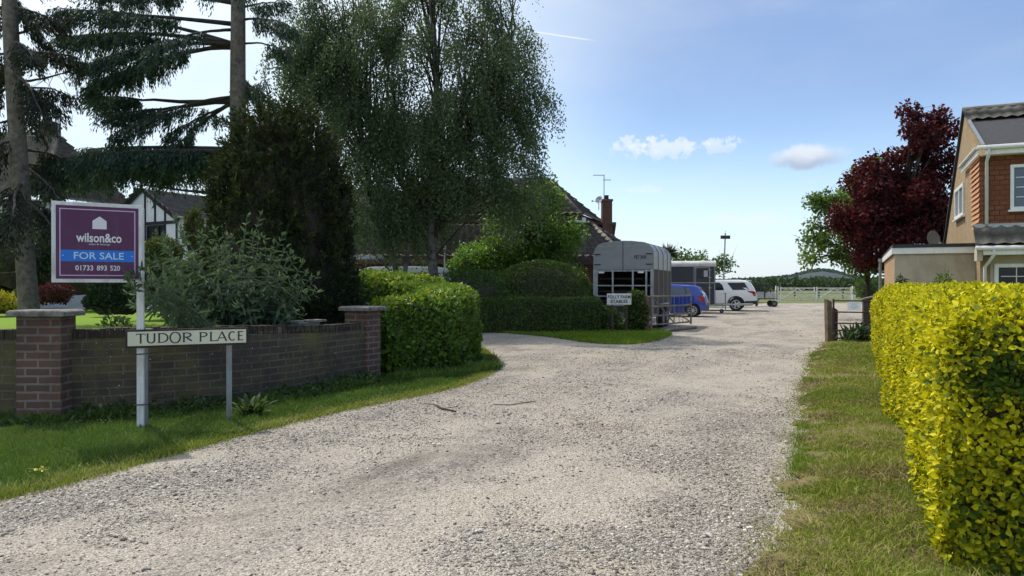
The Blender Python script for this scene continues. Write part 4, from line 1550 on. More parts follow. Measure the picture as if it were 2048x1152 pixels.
# bright small tree in front of the tiled house
M_BRIGHT = leaf_mat('fresh_green_leaves', [(0.0, (0.040, 0.10, 0.014)), (0.5, (0.085, 0.185, 0.020)), (1.0, (0.20, 0.31, 0.04))], 0.48, 0.42, 0.35, clump=0.35, tint=(0.22, 0.42, 0.03))
st_ = P(1060, 0, 29.6)
tree('small_tree', 'bright fresh green bushy tree standing before the brown tiled roof', [
    E(1085, 415, 29.6, 46, 0.95, 48), E(1020, 430, 29.6, 50, 0.95, 45), E(1135, 470, 29.6, 40, 0.95, 40), E(1050, 475, 29.6, 85, 0.95, 50), E(1110, 500, 29.6, 58, 0.95, 40), E(985, 495, 29.6, 60, 0.95, 40), E(1060, 540, 29.6, 100, 0.95, 40), E(935, 530, 29.6, 50, 0.95, 34), E(1100, 375, 29.6, 6, 0.3, 10)],
    [([(st_.x, st_.y, 0), (st_.x, st_.y, 1.5), (st_.x + .2, st_.y, 3.0), (st_.x + .4, st_.y, 4.8)], 0.10)], 125, 0.44, 150, 0.115, 0.06, M_BRIGHT, M_TWIG, 65, droop=0.2, limb_r=0.04, shape='oval')
rt = P(1395, 0, 52)
tree('distant_tree', 'pale leaved tree beyond the dark horse trailer and the lamp pole', [
    E(1390, 530, 52, 55, 1.6, 22), E(1440, 530, 52, 20, 1.0, 16), E(1350, 515, 52, 30, 1.2, 14)],
    [([(rt.x, 52, 0), (rt.x, 52, 1.6), (rt.x + .2, 52, 3.2)], 0.12)], 32, 0.6, 70, 0.2, 0.13, M_MIDGREEN, M_TWIG, 66, shape='quad')

# ------------------------------------------------------------------ conifers
M_FIR = leaf_mat('fir_needles', [(0.0, (0.018, 0.040, 0.034)), (0.6, (0.046, 0.088, 0.066)), (0.9, (0.085, 0.13, 0.07)), (1.0, (0.13, 0.16, 0.06))], 0.25, 0.6, 0.25, clump=0.4, cl_scale=0.6, tamt=0.1)
M_SPRUCE = leaf_mat('spruce_needles', [(0.0, (0.014, 0.020, 0.014)), (0.6, (0.032, 0.042, 0.026)), (1.0, (0.07, 0.07, 0.04))], 0.12, 0.65, 0.2, clump=0.4, tamt=0.1)


def conifer(name, label, trunk, r0, branches, mat, seed, L, W, hang, bare=None, r1=0.5):
    """branches: (start, end, arch, foliage start, half width of the spray, fullness)"""
    r = np.random.default_rng(seed)
    t = thing(name, label, 'tree', tuple(trunk[0]), 0, None, True)
    b = MB()
    tr = smooth_line(trunk, 2)
    n = len(tr)
    bb_ = MB()
    bb_.tube([Vector(p) for p in tr], [r0 * (1 - (1 - r1) * i / (n - 1)) * (1.0 + 0.45 * max(0, 1 - i / (n - 1) * 12)) for i in range(n)], 16)
    Cs, Us, Ns = [], [], []
    for (s, e, arch, f0, hw, full) in branches:
        s, e = np.array(s, float), np.array(e, float)
        ln = np.linalg.norm(e - s)
        mid = (s + e) / 2 + np.array([0, 0, arch])
        sp = bez(s, mid, e, 12)
        sp += r.normal(0, 0.02, sp.shape) * np.linspace(0, 1, 12)[:, None]
        tube_np(b, [Vector(p) for p in sp], 0.018 + 0.013 * ln, 0.008, 5)
        if full <= 0:
            for _ in range(int(6 + ln * 2)):
                k = r.integers(2, 11)
                q = sp[k] + r.normal(size=3) * np.array([.35, .35, .12]) - np.array([0, 0, r.uniform(.05, .5)])
                tube_np(b, [Vector(p) for p in bez(sp[k], (sp[k] + q) / 2 + r.normal(0, .04, 3), q, 4)], 0.007, 0.003, 3)
            continue
        ax = unit((e - s)[None])[0]
        sd = unit(np.cross(ax, [0, 0, 1])[None])[0]
        nsh = max(6, int(ln * 21 * full))
        for k in range(nsh):
            f = f0 + (1 - f0) * (k + r.random()) / nsh
            i = min(int(f * 11), 10)
            o = sp[i] + (sp[i + 1] - sp[i]) * (f * 11 - i)
            sgn = 1 if r.random() < 0.5 else -1
            l = hw * r.uniform(0.35, 1.0) * (0.35 + 0.65 * math.sin(math.pi * min(1, 0.25 + 0.75 * (1 - (f - f0) / (1.001 - f0)))))
            d = unit((sd * sgn * r.uniform(0.4, 1.0) + ax * r.uniform(0.25, 0.9) + np.array([0, 0, r.uniform(-.35, .12)]))[None])[0]
            q = o + d * l - np.array([0, 0, l * hang * r.uniform(.3, 1.0)])
            line = bez(o, o + d * l * .6, q, 8)
            if k % 2 == 0:
                tube_np(b, [Vector(p) for p in line[::2]], 0.009, 0.004, 3)
            m = int(14 + l * 85)
            ti = r.random(m) * 6.99
            ii = ti.astype(int)
            c = line[ii] + (line[ii + 1] - line[ii]) * (ti - ii)[:, None] + r.normal(0, 0.035, (m, 3)) - np.array([0, 0, 1]) * (r.random(m) ** 2 * hang * 0.28)[:, None]
            dd = line[-1] - line[0]
            u = unit(dd[None] / max(l, .1) * 0.8 + 0.7 * rand_unit(m, r) + np.array([0, 0, -hang * 0.9]))
            Cs.append(c)
            Us.append(u)
            Ns.append(unit(rand_unit(m, r) + np.array([0, 0, 0.4])))
    bb_.build('trunk', M_BARK, t, smooth=True)
    b.build('boughs', M_BOUGH, t, smooth=True)
    C, U, N = np.concatenate(Cs), np.concatenate(Us), np.concatenate(Ns)
    sz = r.uniform(0.6, 1.3, len(C))
    leaf_cloud('crown', C, U, N, L * sz, W * sz, mat, t, None, 'quad')
    return t


FD = 20.0


def BR(ax, ay, bx, by, dd, arch, f0, hw, full, d0=FD):
    a, b_ = P(ax, ay, d0), P(bx, by, d0 + dd)
    return (tuple(a), tuple(b_), arch, f0, hw, full)


ftr = [tuple(P(482, 640, FD)), tuple(P(479, 400, FD)), tuple(P(476, 200, FD)), tuple(P(477, 50, FD)), tuple(P(478, -120, FD)), tuple(P(478, -420, FD))]
ftr[0] = (ftr[0][0], FD, 0.3)
fbr = [
    BR(465, 48, 118, 18, -1.2, 0.05, 0.30, 0.75, 1.25), BR(465, 88, 205, 18, 0.8, 0.1, 0.75, 0.3, 0.5),
    BR(465, 60, 300, 95, -1.5, 0.2, 0.35, 0.6, 1.0),
    BR(465, 88, 130, 75, 0.5, 0.35, 0.42, 0.75, 1.3), BR(465, 90, 165, 130, -0.9, 0.45, 0.45, 0.7, 1.3), BR(465, 90, 180, 170, 0.3, 0.3, 0.62, 0.55, 1.2),
    BR(462, 200, 215, 225, 0.9, -0.1, 0.50, 0.55, 1.1), BR(462, 195, 225, 270, -0.6, 0.35, 0.32, 0.55, 1.1), BR(462, 203, 190, 190, 1.4, -.15, 0.65, 0.55, 1.0), BR(462, 210, 330, 275, 0.2, .15, 0.35, 0.4, 0.9),
    BR(462, 305, 105, 320, -1.5, 0.25, 0.12, 0.85, 1.4), BR(462, 306, 130, 332, 0.8, 0.2, 0.2, 0.85, 1.4), BR(462, 300, 170, 300, 1.8, 0.15, 0.25, 0.7, 1.2), BR(462, 312, 240, 338, -.6, 0.25, 0.15, 0.6, 1.2),
    BR(462, 325, 60, 352, 0.4, 0.3, 0.4, 0.8, 1.3), BR(462, 320, 330, 350, 2.0, .1, .15, .7, 1.1),
    BR(462, 315, 280, 330, 1.4, .15, .1, .7, 1.2), BR(465, 205, 300, 345, .9, .3, .45, .45, 1.1), BR(465, 95, 250, 150, 1.4, .4, .4, .6, 1.2), 
    BR(465, 390, 250, 366, -0.5, -0.05, 0.5, 0, 0), BR(465, 250, 400, 215, .5, 0, .3, .35, .6),
    BR(490, 40, 585, 55, -0.5, 0.2, 0.15, 0.6, 1.3), BR(490, 15, 570, 5, 0.6, 0.1, 0.15, 0.6, 1.3), BR(490, 88, 578, 105, 0.4, 0.2, 0.5, 0.35, 0.9), BR(492, 175, 560, 205, 0.2, .1, .3, .3, .8), BR(492, 185, 530, 160, -.3, 0, .3, .25, .8),
    BR(465, 5, 190, -25, 1.2, 0.1, 0.35, 0.8, 1.2), 
    BR(474, 150, 500, 190, 3.0, .3, .4, .7, 1.0), BR(474, -60, 450, -40, -3.0, .3, .3, .8, 1.0), BR(474, -150, 280, -200, .6, .3, .2, .9, 1.0), 
    BR(474, -270, 380, -320, 1.5, .2, .2, .7, .9)]
conifer('fir_tree', 'tall fir with a thick bare trunk and long drooping blue green boughs', ftr, 0.245, fbr, M_FIR, 71, 0.115, 0.030, 1.0, r1=0.6)

SD = 17.5
spt = [tuple(P(62, 660, SD)), tuple(P(54, 570, SD)), tuple(P(46, 430, SD)), tuple(P(34, 250, SD)), tuple(P(22, 60, SD)), tuple(P(16, -160, SD)), tuple(P(10, -420, SD))]
spt[0] = (spt[0][0], SD, 0.40)
B2 = lambda *a: BR(*a, d0=SD)
sbr = [B2(28, 15, 115, 45, -.6, .1, .15, .5, 1.3), B2(28, 25, 105, 100, .5, .3, .2, .5, 1.2), B2(30, 70, 150, 35, .6, 0, .8, .2, .3), B2(30, 110, 148, 112, -.3, .15, .3, .45, 1.2),
       B2(36, 180, 138, 190, .4, .2, .15, .45, 1.4), B2(36, 190, 120, 215, -.6, .2, .2, .4, 1.2), B2(38, 165, 165, 135, .2, -.1, .5, 0, 0), B2(40, 235, 85, 270, .3, .15, .3, .3, .8),
       B2(24, 40, -90, 60, .3, .2, .15, .6, 1.2), B2(26, 110, -80, 130, -.5, .2, .15, .6, 1.2), B2(30, 175, -90, 215, .5, .1, .15, .5, 1.0), B2(34, 240, -80, 270, -.4, .1, .1, .5, .9),
       B2(36, 300, -70, 360, .4, .1, .15, .45, .8), B2(40, 330, 130, 410, -.8, .25, .3, .3, .7), B2(42, 350, 110, 380, .9, .2, .3, .3, .8), B2(40, 370, -60, 430, -.5, .2, .2, .4, .8), B2(44, 420, 110, 475, .6, .2, .4, .3, .6),
       B2(44, 450, -50, 440, .3, .1, .5, 0, 0), B2(46, 470, 120, 440, -.4, .0, .5, 0, 0), B2(50, 545, -40, 560, -.5, .1, .5, 0, 0), B2(46, 400, 130, 500, -1.5, .4, .4, .25, .5), B2(44, 380, -80, 480, -1.0, .4, .3, .3, .6),
       B2(44, 400, 150, 470, -.9, .3, .25, .45, 1.0), B2(40, 330, 120, 350, 1.2, .2, .25, .4, 1.0), B2(44, 420, -30, 500, -.6, .3, .25, .45, 1.0), B2(42, 370, 20, 470, -2.4, .5, .3, .5, 1.0), B2(38, 300, 150, 330, 1.5, .2, .3, .4, .9), B2(46, 440, 160, 540, .8, .4, .35, .4, .9), B2(36, 280, -60, 330, -.8, .2, .2, .45, 1.0), B2(30, 150, 90, 240, -1.8, .4, .3, .45, 1.0), B2(26, 90, 70, 120, -2.0, .3, .3, .4, 1.0),
       B2(20, -30, 130, -50, .4, .2, .15, .6, 1.1), B2(20, -60, -110, -60, .2, .2, .15, .6, 1.1), B2(18, -130, 110, -160, -.6, .2, .15, .6, 1.0), B2(18, -150, -80, -180, .6, .2, .15, .6, 1.0), B2(20, 0, 40, 30, 2.2, .3, .2, .6, 1.0), B2(24, 120, 10, 170, 2.2, .3, .2, .6, 1.0), B2(14, -260, 70, -300, .8, .2, .2, .5, .9), B2(14, -270, -60, -300, -.8, .2, .2, .5, .9)]
conifer('spruce_tree', 'leaning spruce trunk with thin ragged drooping branches behind the brick gate pillar', spt, 0.235, sbr, M_SPRUCE, 72, 0.10, 0.030, 0.9, r1=0.55)

# dark clipped cone of conifer behind the wall
M_CONE = leaf_mat('dark_conifer_sprays', [(0.0, (0.014, 0.023, 0.010)), (0.55, (0.032, 0.047, 0.018)), (0.85, (0.060, 0.075, 0.022)), (1.0, (0.13, 0.125, 0.03))], 0.2, 0.65, 0.15, clump=0.5, cl_scale=1.5, tamt=0.1, tint=(0.15, 0.16, 0.01))


def cone_conifer():
    r = np.random.default_rng(73)
    cx, cy = P(560, 0, 13.8).x, 13.8
    zs = np.array([0.2, 0.6, 1.2, 2.0, 2.8, 3.4, 3.9, 4.3, 4.6, 4.75])
    rs = np.array([1.28, 1.40, 1.45, 1.44, 1.32, 1.20, 1.02, 0.78, 0.45, 0.05])
    nc, per = 2600, 44
    z = np.interp(r.random(nc), np.cumsum(rs) / rs.sum(), zs)
    a = r.uniform(0, 6.283, nc)
    rad = np.interp(z, zs, rs) * 0.93
    q = np.column_stack([np.cos(a) * 1.4, np.sin(a) * 1.4, z])
    rad = rad * (1 + 0.09 * vnoise(q, 2.0, 5) + 0.06 * vnoise(q, 5, 6)) - np.abs(r.normal(0, .17, nc))
    O = np.column_stack([cx + np.cos(a) * rad, cy + np.sin(a) * rad, z - 0.15])
    ax = unit(np.column_stack([np.cos(a) * .55, np.sin(a) * .55, 0.9 + 0 * a]) + 0.35 * rand_unit(nc, r))
    sl = r.uniform(.16, .42, nc) * (1 + .7 * sstep(z, 3.9, 4.7))
    ci = np.repeat(np.arange(nc), per)
    n = nc * per
    f = r.random(n)
    C = O[ci] + ax[ci] * (sl[ci] * f)[:, None] + r.normal(0, .045, (n, 3)) * (1.15 - f)[:, None]
    U = unit(ax[ci] + 0.75 * rand_unit(n, r))
    NN = unit(np.column_stack([np.cos(a), np.sin(a), 0 * a])[ci] + 0.9 * rand_unit(n, r))
    rv = np.clip(0.75 * r.random(n) + 0.35 * f * r.random(nc)[ci], 0, 1)
    t = thing('cone_conifer', 'dense dark brownish green conifer clipped to a blunt cone behind the brick wall', 'tree', (cx, cy, 0.2), 0, None, True)
    s = r.uniform(.6, 1.4, n)
    leaf_cloud('crown', C, U, NN, 0.080 * s, 0.026 * s, M_CONE, t, rv, 'quad')
    b = MB()
    b.lathe([(max(.02, rr_ * 0.70), zz - .12) for rr_, zz in zip(rs, zs)], 18, Matrix.Translation((cx, cy, 0)))  # dark solid core, the shade between inner branches put in as colour
    b.build('branches', M_TWIG, t, smooth=True)


cone_conifer()

# grey leaved shrub leaning over the wall
M_BUDD = leaf_mat('grey_green_leaves', [(0.0, (0.030, 0.058, 0.036)), (0.5, (0.060, 0.102, 0.056)), (0.85, (0.105, 0.155, 0.080)), (1.0, (0.21, 0.28, 0.12))], 0.25, 0.7, 0.1, tint=(0.16, 0.25, 0.08))


def buddleia():
    r = np.random.default_rng(74)
    t = thing('butterfly_bush', 'grey green long leaved shrub leaning out over the wall past the sale board', 'shrub', (-3.9, 10.9, 0.45), 0, None, True)
    tips = [(268, 548, 7.50), (256, 552, 7.38), (262, 566, 7.40), (285, 540, 7.55), (290, 500, 9.6), (315, 470, 10.2), (335, 500, 9.6), (352, 438, 10.8), (368, 470, 10.4), (385, 515, 10), (402, 468, 10.8), (430, 462, 10.6), (446, 500, 10.0), (455, 480, 10.6), (478, 520, 10.1),
            (521, 432, 10.9), (505, 470, 10.4), (530, 480, 10.4), (548, 490, 10.6), (565, 472, 11), (580, 510, 10.6), (604, 528, 10.8), (612, 548, 10.6), (590, 560, 10.4), (560, 555, 10.2), (535, 540, 10), (500, 545, 9.8), (470, 560, 9.8),
            (440, 548, 9.8), (410, 560, 9.8), (380, 575, 9.8), (350, 560, 9.6), (330, 590, 9.6), (310, 560, 9.4), (300, 605, 9.5), (575, 590, 10.4), (540, 600, 10.3), (460, 600, 10), (420, 610, 9.9), (370, 615, 9.8), (395, 530, 10.2), (520, 515, 10.4), (345, 525, 9.9), (425, 505, 10.3)]
    b = MB()
    C, U, N, Ls, rv = [], [], [], [], []

    def leaf(c, u, n, l, v):
        C.append(c)
        U.append(u)
        N.append(n)
        Ls.append(l)
        rv.append(v)

    allt = list(tips)
    for (px, py, d) in tips:
        for _ in range(2):
            allt.append((px + r.normal(0, 22), py + abs(r.normal(18, 26)), d + r.normal(0.15, 0.35)))
    for k, (px, py, d) in enumerate(allt):
        e = np.array(P(px, py, d))
        if e[2] < 0.6:
            e[2] = 0.7
        s = np.array([-3.85 + (e[0] + 3.85) * 0.35 + r.normal(0, .15), 10.75 + (e[1] - 10.75) * 0.25 + r.normal(0, .15), 0.40])
        line = bez(s, (s * .5 + e * .5) + np.array([0, 0, .25]) + (s - e) * np.array([.15, .15, 0]), e, 14)
        tube_np(b, [Vector(p) for p in line], 0.010, 0.003, 5)
        main = k < len(tips)
        ang = r.uniform(0, 6.28)
        npair = 12 if main else 9
        for j in range(npair):
            f = 0.28 + 0.72 * (j + r.random() * .4) / npair
            i = min(int(f * 13), 12)
            o = line[i] + (line[i + 1] - line[i]) * (f * 13 - i)
            ax = unit((line[i + 1] - line[i])[None])[0]
            ang += math.pi / 2 + r.normal(0, .2)
            ref = unit(np.cross(ax, [0.3, 0.9, 0.1])[None])[0]
            ref2 = np.cross(ax, ref)
            for sg in (0, math.pi):
                rd = ref * math.cos(ang + sg) + ref2 * math.sin(ang + sg)
                tipn = max(0, (f - .8) / .2)
                u = unit((rd * (0.9 - .45 * tipn) + ax * (0.35 + .6 * tipn) + np.array([0, 0, -.25 + .3 * tipn]))[None])[0]
                n = unit((ax * .8 - rd * .3 + np.array([0, 0, .5]) + r.normal(0, .25, 3))[None])[0]
                leaf(o, u, n, r.uniform(.095, .15) * (1 - .45 * tipn), min(1, .45 * r.random() + .25 + .4 * tipn * r.random()))
        for _ in range(7 if main else 3):
            u = unit((unit((line[-1] - line[-3])[None])[0] + .55 * r.normal(size=3) + np.array([0, 0, .25]))[None])[0]
            leaf(e, u, unit(r.normal(size=(1, 3)))[0], r.uniform(.05, .085), .75 + .25 * r.random())
    Ls = np.array(Ls) * 1.28
    leaf_cloud('foliage', np.array(C), np.array(U), np.array(N), Ls, Ls * 0.27, M_BUDD, t, np.array(rv), 'oval', 0.18, 0.22)
    b.build('stems', pmat('grey_stem', (0.12, 0.12, 0.09), 0.9, 0.2, 10), t)


buddleia()

# garden shrubs seen past the wall
GZ = 0.5
M_YELLOW = leaf_mat('yellow_shrub_leaves', [(0.0, (0.20, 0.20, 0.015)), (1.0, (0.60, 0.52, 0.04))], 0.35, 0.5, 0.2, tint=(0.5, 0.48, 0.03))
M_REDLEAF = leaf_mat('red_shrub_leaves', [(0.0, (0.035, 0.012, 0.012)), (0.7, (0.095, 0.022, 0.02)), (1.0, (0.18, 0.05, 0.035))], 0.28, 0.5, 0.25, tint=(0.2, 0.03, 0.02))
M_DARKSHRUB = leaf_mat('evergreen_leaves', [(0.0, (0.012, 0.026, 0.012)), (0.7, (0.028, 0.055, 0.022)), (1.0, (0.06, 0.10, 0.03))], 0.2, 0.45, 0.35, clump=0.4)
M_OLIVE = leaf_mat('olive_shrub_leaves', [(0.0, (0.035, 0.045, 0.012)), (0.7, (0.075, 0.085, 0.022)), (1.0, (0.15, 0.14, 0.04))], 0.25, 0.5, 0.25, clump=0.4)


def gshrub(name, label, px, py, d, rx, rz, mat, n, L, W, seed, **k):
    p = P(px, py, d)
    return shrub(name, label, 'shrub', (p.x, d, max(p.z, GZ)), (rx / FPX * d, rx / FPX * d * 0.8, rz / FPX * d), n, L, W, mat, seed, zmin=GZ, **k)


gshrub('shrub', 'round bright yellow shrub at the edge of the lawn', 2, 612, 24, 34, 26, M_YELLOW, 1800, 0.08, 0.04, 81)
gshrub('shrub', 'small pale green shrub between the yellow shrub and the spruce trunk', 50, 600, 25, 22, 28, M_MIDGREEN, 900, 0.08, 0.04, 82)
gshrub('shrub', 'low wine red shrub just beyond the spruce trunk', 108, 590, 26, 34, 24, M_REDLEAF, 1800, 0.09, 0.04, 83, low=-0.8)
gshrub('shrub', 'wine red spreading shrub below the sale board', 205, 600, 24, 28, 20, M_REDLEAF, 1200, 0.08, 0.035, 84, low=-0.8)
gshrub('shrub', 'dark round evergreen shrub behind the white sale post', 232, 605, 17.5, 62, 40, M_DARKSHRUB, 5000, 0.08, 0.035, 85)
gshrub('shrub', 'tall rust and green shrub far behind the spruce at the garden edge', 20, 560, 31, 55, 60, M_REDLEAF, 2600, 0.13, 0.05, 86)
gshrub('shrub', 'big dark evergreen mass under the drooping fir boughs', 165, 530, 29, 95, 95, M_DARKSHRUB, 5500, 0.16, 0.07, 87)
gshrub('shrub', 'tall dark evergreen thicket hiding the wall of the left house', 40, 520, 28.5, 110, 90, M_DARKSHRUB, 7000, 0.14, 0.05, 95)
gshrub('shrub', 'golden green bun shaped shrub in front of the half timbered gable', 322, 512, 27, 40, 34, M_OLIVE, 3400, 0.10, 0.04, 88)
gshrub('shrub', 'dark shrub at the foot of the half timbered gable', 340, 570, 22, 75, 50, M_DARKSHRUB, 4200, 0.10, 0.045, 89)
gshrub('shrub', 'olive shrub at the side of the dark cone conifer', 388, 470, 28, 20, 55, M_OLIVE, 1600, 0.10, 0.045, 90)
gshrub('shrub', 'dark leafy shrub behind the grey leaved bush', 430, 590, 15.5, 85, 75, M_DARKSHRUB, 6500, 0.09, 0.04, 91)
gshrub('shrub', 'shadowy evergreen at the far end of the lawn behind the fallen red shrub', 265, 560, 29, 60, 50, M_DARKSHRUB, 2600, 0.12, 0.05, 92)
gshrub('shrub', 'dark evergreen bush next to the yellow shrub at the picture edge', -40, 560, 29, 60, 80, M_DARKSHRUB, 3000, 0.12, 0.05, 93)
gshrub('shrub', 'sparse little weed growing on top of the wall by the sale post', 232, 650, 9.0, 24, 16, M_DARKSHRUB, 130, 0.06, 0.025, 94, core=0.05, lump=.4)


def rosette(label, px, py, z, n, l, w, mat, seed, d=None, cat='plant', name='broadleaf_weed', arch=0.5, spread=1.0, zb=0.05, up=0.55):
    """strap-like leaves arching out of one root"""
    r = np.random.default_rng(seed)
    x, y = G(px, py, zb) if d is None else ((px - 1024) / FPX * d, d)
    V, F, rv = [], [], []
    for k in range(n):
        a = r.uniform(0, 6.283)
        ll = l * r.uniform(.6, 1.1)
        el = up + r.normal(0, .25)
        o = np.array([x + r.normal(0, .04 * spread), y + r.normal(0, .04 * spread), zb])
        side = np.array([-math.sin(a), math.cos(a), 0])
        m = 7
        v0 = len(V)
        for i in range(m):
            f = i / (m - 1)
            h = math.sin(min(1.4, el)) * f - arch * f * f
            q = o + ll * np.array([math.cos(a) * math.cos(el) * f, math.sin(a) * math.cos(el) * f, h])
            q[2] = max(q[2], zb + .003)
            ww = w * (0.35 + 0.65 * math.sin(math.pi * (0.12 + .8 * f))) * (1 if f < .98 else .1) / 2
            V += [q - side * ww, q + side * ww]
        F += [(v0 + 2 * i, v0 + 2 * i + 1, v0 + 2 * i + 3, v0 + 2 * i + 2) for i in range(m - 1)]
        rv += [r.random()] * (2 * m)
    o = nmesh(name, np.array(V), np.array(F), mat, None, rv)
    return tag(o, label, cat)


rosette('dark broad leaved weed at the foot of the wall beyond the thin steel post', 505, 828, 0, 34, 0.34, 0.05, M_WEED, 101, up=0.9, arch=0.3)
rosette('low leafy weed at the base of the curved wall near the end pillar', 690, 772, 0, 22, 0.17, 0.04, M_WEED, 102, up=0.8, zb=.03)
rosette('flat leafy weed at the base of the wall right of the white post', 395, 838, 0, 18, 0.16, 0.035, M_WEED, 103, up=0.7, zb=.03)
rosette('grassy weed at the base of the wall near the white post', 205, 850, 0, 24, 0.18, 0.018, M_WEED, 104, up=0.95, zb=.03)
rosette('arching dark strap leaved plant in front of the wooden gate on the house side', 1722, 690, 0, 170, 1.15, 0.045, M_DARKSHRUB, 105, d=19.3, name='strap_leaf_plant', spread=5, up=1.1, arch=0.55, zb=0.0)
rosette('yellow dandelion flower cluster lying in the verge grass', 80, 940, 0, 20, 0.055, 0.014, M_YELLOW, 106, name='dandelion', up=0.25, arch=0.2, zb=0.10)
rosette('short leafy ground weed under the rounded green hedge', 835, 758, 0, 20, 0.14, 0.035, M_WEED, 107, up=0.8, zb=.03)

# ------------------------------------------------------------------ houses
def tile_mat(name, c, moss=(0.12, 0.115, 0.07), amt=0.5):
    m, t, b = new_mat(name)
    oc = t.node('ShaderNodeTexCoord').outputs['Object']
    n = t.noise(oc, 3.0, 6, 0.7)
    c1 = t.ramp(n, [(0.3, tuple(x * 0.6 for x in c)), (0.7, tuple(x * 1.25 for x in c))])
    at = t.node('ShaderNodeAttribute', attribute_name='rnd').outputs['Fac']
    c1 = t.mix(t.math('MULTIPLY', at, 0.55), c1, tuple(x * 0.45 for x in c))
    n2 = t.noise(oc, 9, 5, 0.75, 0.3)
    c1 = t.mix(t.math('MULTIPLY', t.sstep(n2, 0.52, 0.66), amt), c1, moss)
    t.l.new(c1, b.inputs['Base Color'])
    b.inputs['Roughness'].default_value = 0.9
    b.inputs['Specular IOR Level'].default_value = 0.2
    return m


def tiles(name, A, B, C, D, rows, cols, mat, parent, wave=0.03, lap=0.03, off=None, thick=0.0):
    """roof slope with eave A-B and ridge D-C: overlapping courses of waved tiles"""
    A, B, C, D = [np.array(p, float) for p in (A, B, C, D)]
    nrm = unit(np.cross(B - A, D - A)[None])[0]
    if nrm[2] < 0:
        nrm = -nrm
    nu = cols * 4
    us = np.linspace(0, 1, nu + 1)
    vs, hv = [], []
    for i in range(rows):
        vs += [i / rows + 0.0005, (i + 1) / rows - 0.0005]
        hv += [lap, 0.0]
    V = []
    for v, h in zip(vs, hv):
        l, r_ = A + (D - A) * v, B + (C - B) * v
        p = l[None] + (r_ - l)[None] * us[:, None]
        w = wave * (0.5 + 0.5 * np.cos(us * cols * 2 * math.pi))
        V.append(p + nrm[None] * (h + w + 0.01)[:, None])
    V = np.concatenate(V)
    n = nu + 1
    idx = np.arange(len(V)).reshape(-1, n)
    F = np.stack([idx[:-1, :-1], idx[:-1, 1:], idx[1:, 1:], idx[1:, :-1]], -1).reshape(-1, 4)
    rv = np.random.default_rng(len(V))
    cell = rv.random((rows, cols + 1))
    ci = np.minimum((us * cols).astype(int), cols)
    rnd = np.concatenate([cell[i // 2][ci] for i in range(2 * rows)])
    return nmesh(name, V, F, mat, parent, rnd)


def slab(name, pts, t, mat, parent):
    """flat plate under a roof slope, thickness downwards"""
    b = MB()
    b.prism([Vector(p) - Vector((0, 0, 0.012)) for p in pts], (0, 0, -t))
    return b.build(name, mat, parent)


def window(parent, M, w, h, mats, nx=2, ny=3, fr=0.06, name='window', leaves=1, sill=True):
    """M: lower left corner, x along the wall, y up, z outwards"""
    fm, gm = mats
    b = MB()
    f = fr
    for x0, x1, y0, y1 in ((0, w, 0, f), (0, w, h - f, h), (0, f, f, h - f), (w - f, w, f, h - f)):
        rect(b, M, x0, x1, y0, y1, 0.003, 0.06)
    for k in range(1, leaves):
        rect(b, M, w * k / leaves - f * .6, w * k / leaves + f * .6, f, h - f, 0.003, 0.058)
    lw = (w - 2 * f) / leaves
    for k in range(leaves):
        x0 = f + lw * k
        for i in range(1, nx):
            x = x0 + lw * i / nx
            rect(b, M, x - .010, x + .010, f, h - f, 0.012, 0.03)
        for j in range(1, ny):
            y = f + (h - 2 * f) * j / ny
            rect(b, M, x0 + f * .6, x0 + lw - f * .6, y - .010, y + .010, 0.012, 0.0285)
    if sill:
        rect(b, M, -0.05, w + 0.05, -0.045, -0.003, 0.003, 0.11)
    fo = b.build(name, fm, parent)
    g = MB()
    rect(g, M, f * .9, w - f * .9, f * .9, h - f * .9, 0.002, 0.014)
    g.build('pane', gm, fo)
    return fo


def frame_at(o, x, y=(0, 0, 1)):
    x, y = Vector(x).normalized(), Vector(y)
    z = x.cross(y)
    M = Matrix.Identity(4)
    for i, v in enumerate((x, y, z)):
        M[0][i], M[1][i], M[2][i] = v
    M.translation = Vector(o)
    return M


M_RENDER = pmat('tan_render', (0.46, 0.395, 0.295), 0.9, 0.08, 3, bump=0.2, dirt=(0.27, 0.225, 0.16), dirt_amt=0.5, streak=0.3)
M_TANBRICK = brick_mat('tan_brick', (0.50, 0.315, 0.165), (0.40, 0.245, 0.125), (0.45, 0.36, 0.25), dark=(0.27, 0.17, 0.10), dark_amt=0.5)
M_TANGABLE = brick_mat('tan_gable_brick', (0.40, 0.295, 0.17), (0.33, 0.235, 0.13), (0.36, 0.28, 0.18), dark=(0.22, 0.165, 0.10), dark_amt=0.4)
M_TILEHUNG = brick_mat('orange_wall_tile', (0.275, 0.112, 0.055), (0.20, 0.080, 0.043), (0.06, 0.028, 0.02), 0.22, 0.125, msize=0.012, dark=(0.15, 0.055, 0.032), dark_amt=0.75)
M_PANTILE = tile_mat('grey_pantile', (0.135, 0.125, 0.11), (0.20, 0.19, 0.14), 0.45)
M_FELT = pmat('black_felt', (0.030, 0.031, 0.034), 0.8, 0.25, 8, bump=0.3)

house = thing('tan_house', 'tan brick house with orange hung tiles and a flat roofed extension behind the golden hedge', 'house', (10.5, 20.6, 0), math.atan2(-LD[0], LD[1]))
GU = 1.9
MB().box((GU / 2, 0.1, 1.17), (GU, 0.2, 2.36)).build('extension_front_wall', M_RENDER, house)
MB().box((0.11, 4.2, 1.17), (0.22, 7.98, 2.36)).build('extension_side_wall', M_TANBRICK, house, uv=True)
b = MB()
b.box((0.95, 4.2, 2.56), (2.0, 8.6, 0.09))
b.build('flat_roof', M_FELT, house)
b = MB()
b.box((0.95, -0.06, 2.43), (1.98, 0.03, 0.165))
b.box((-0.05, 4.2, 2.43), (0.03, 8.5, 0.165))
b.build('fascia', M_UPVC, house)
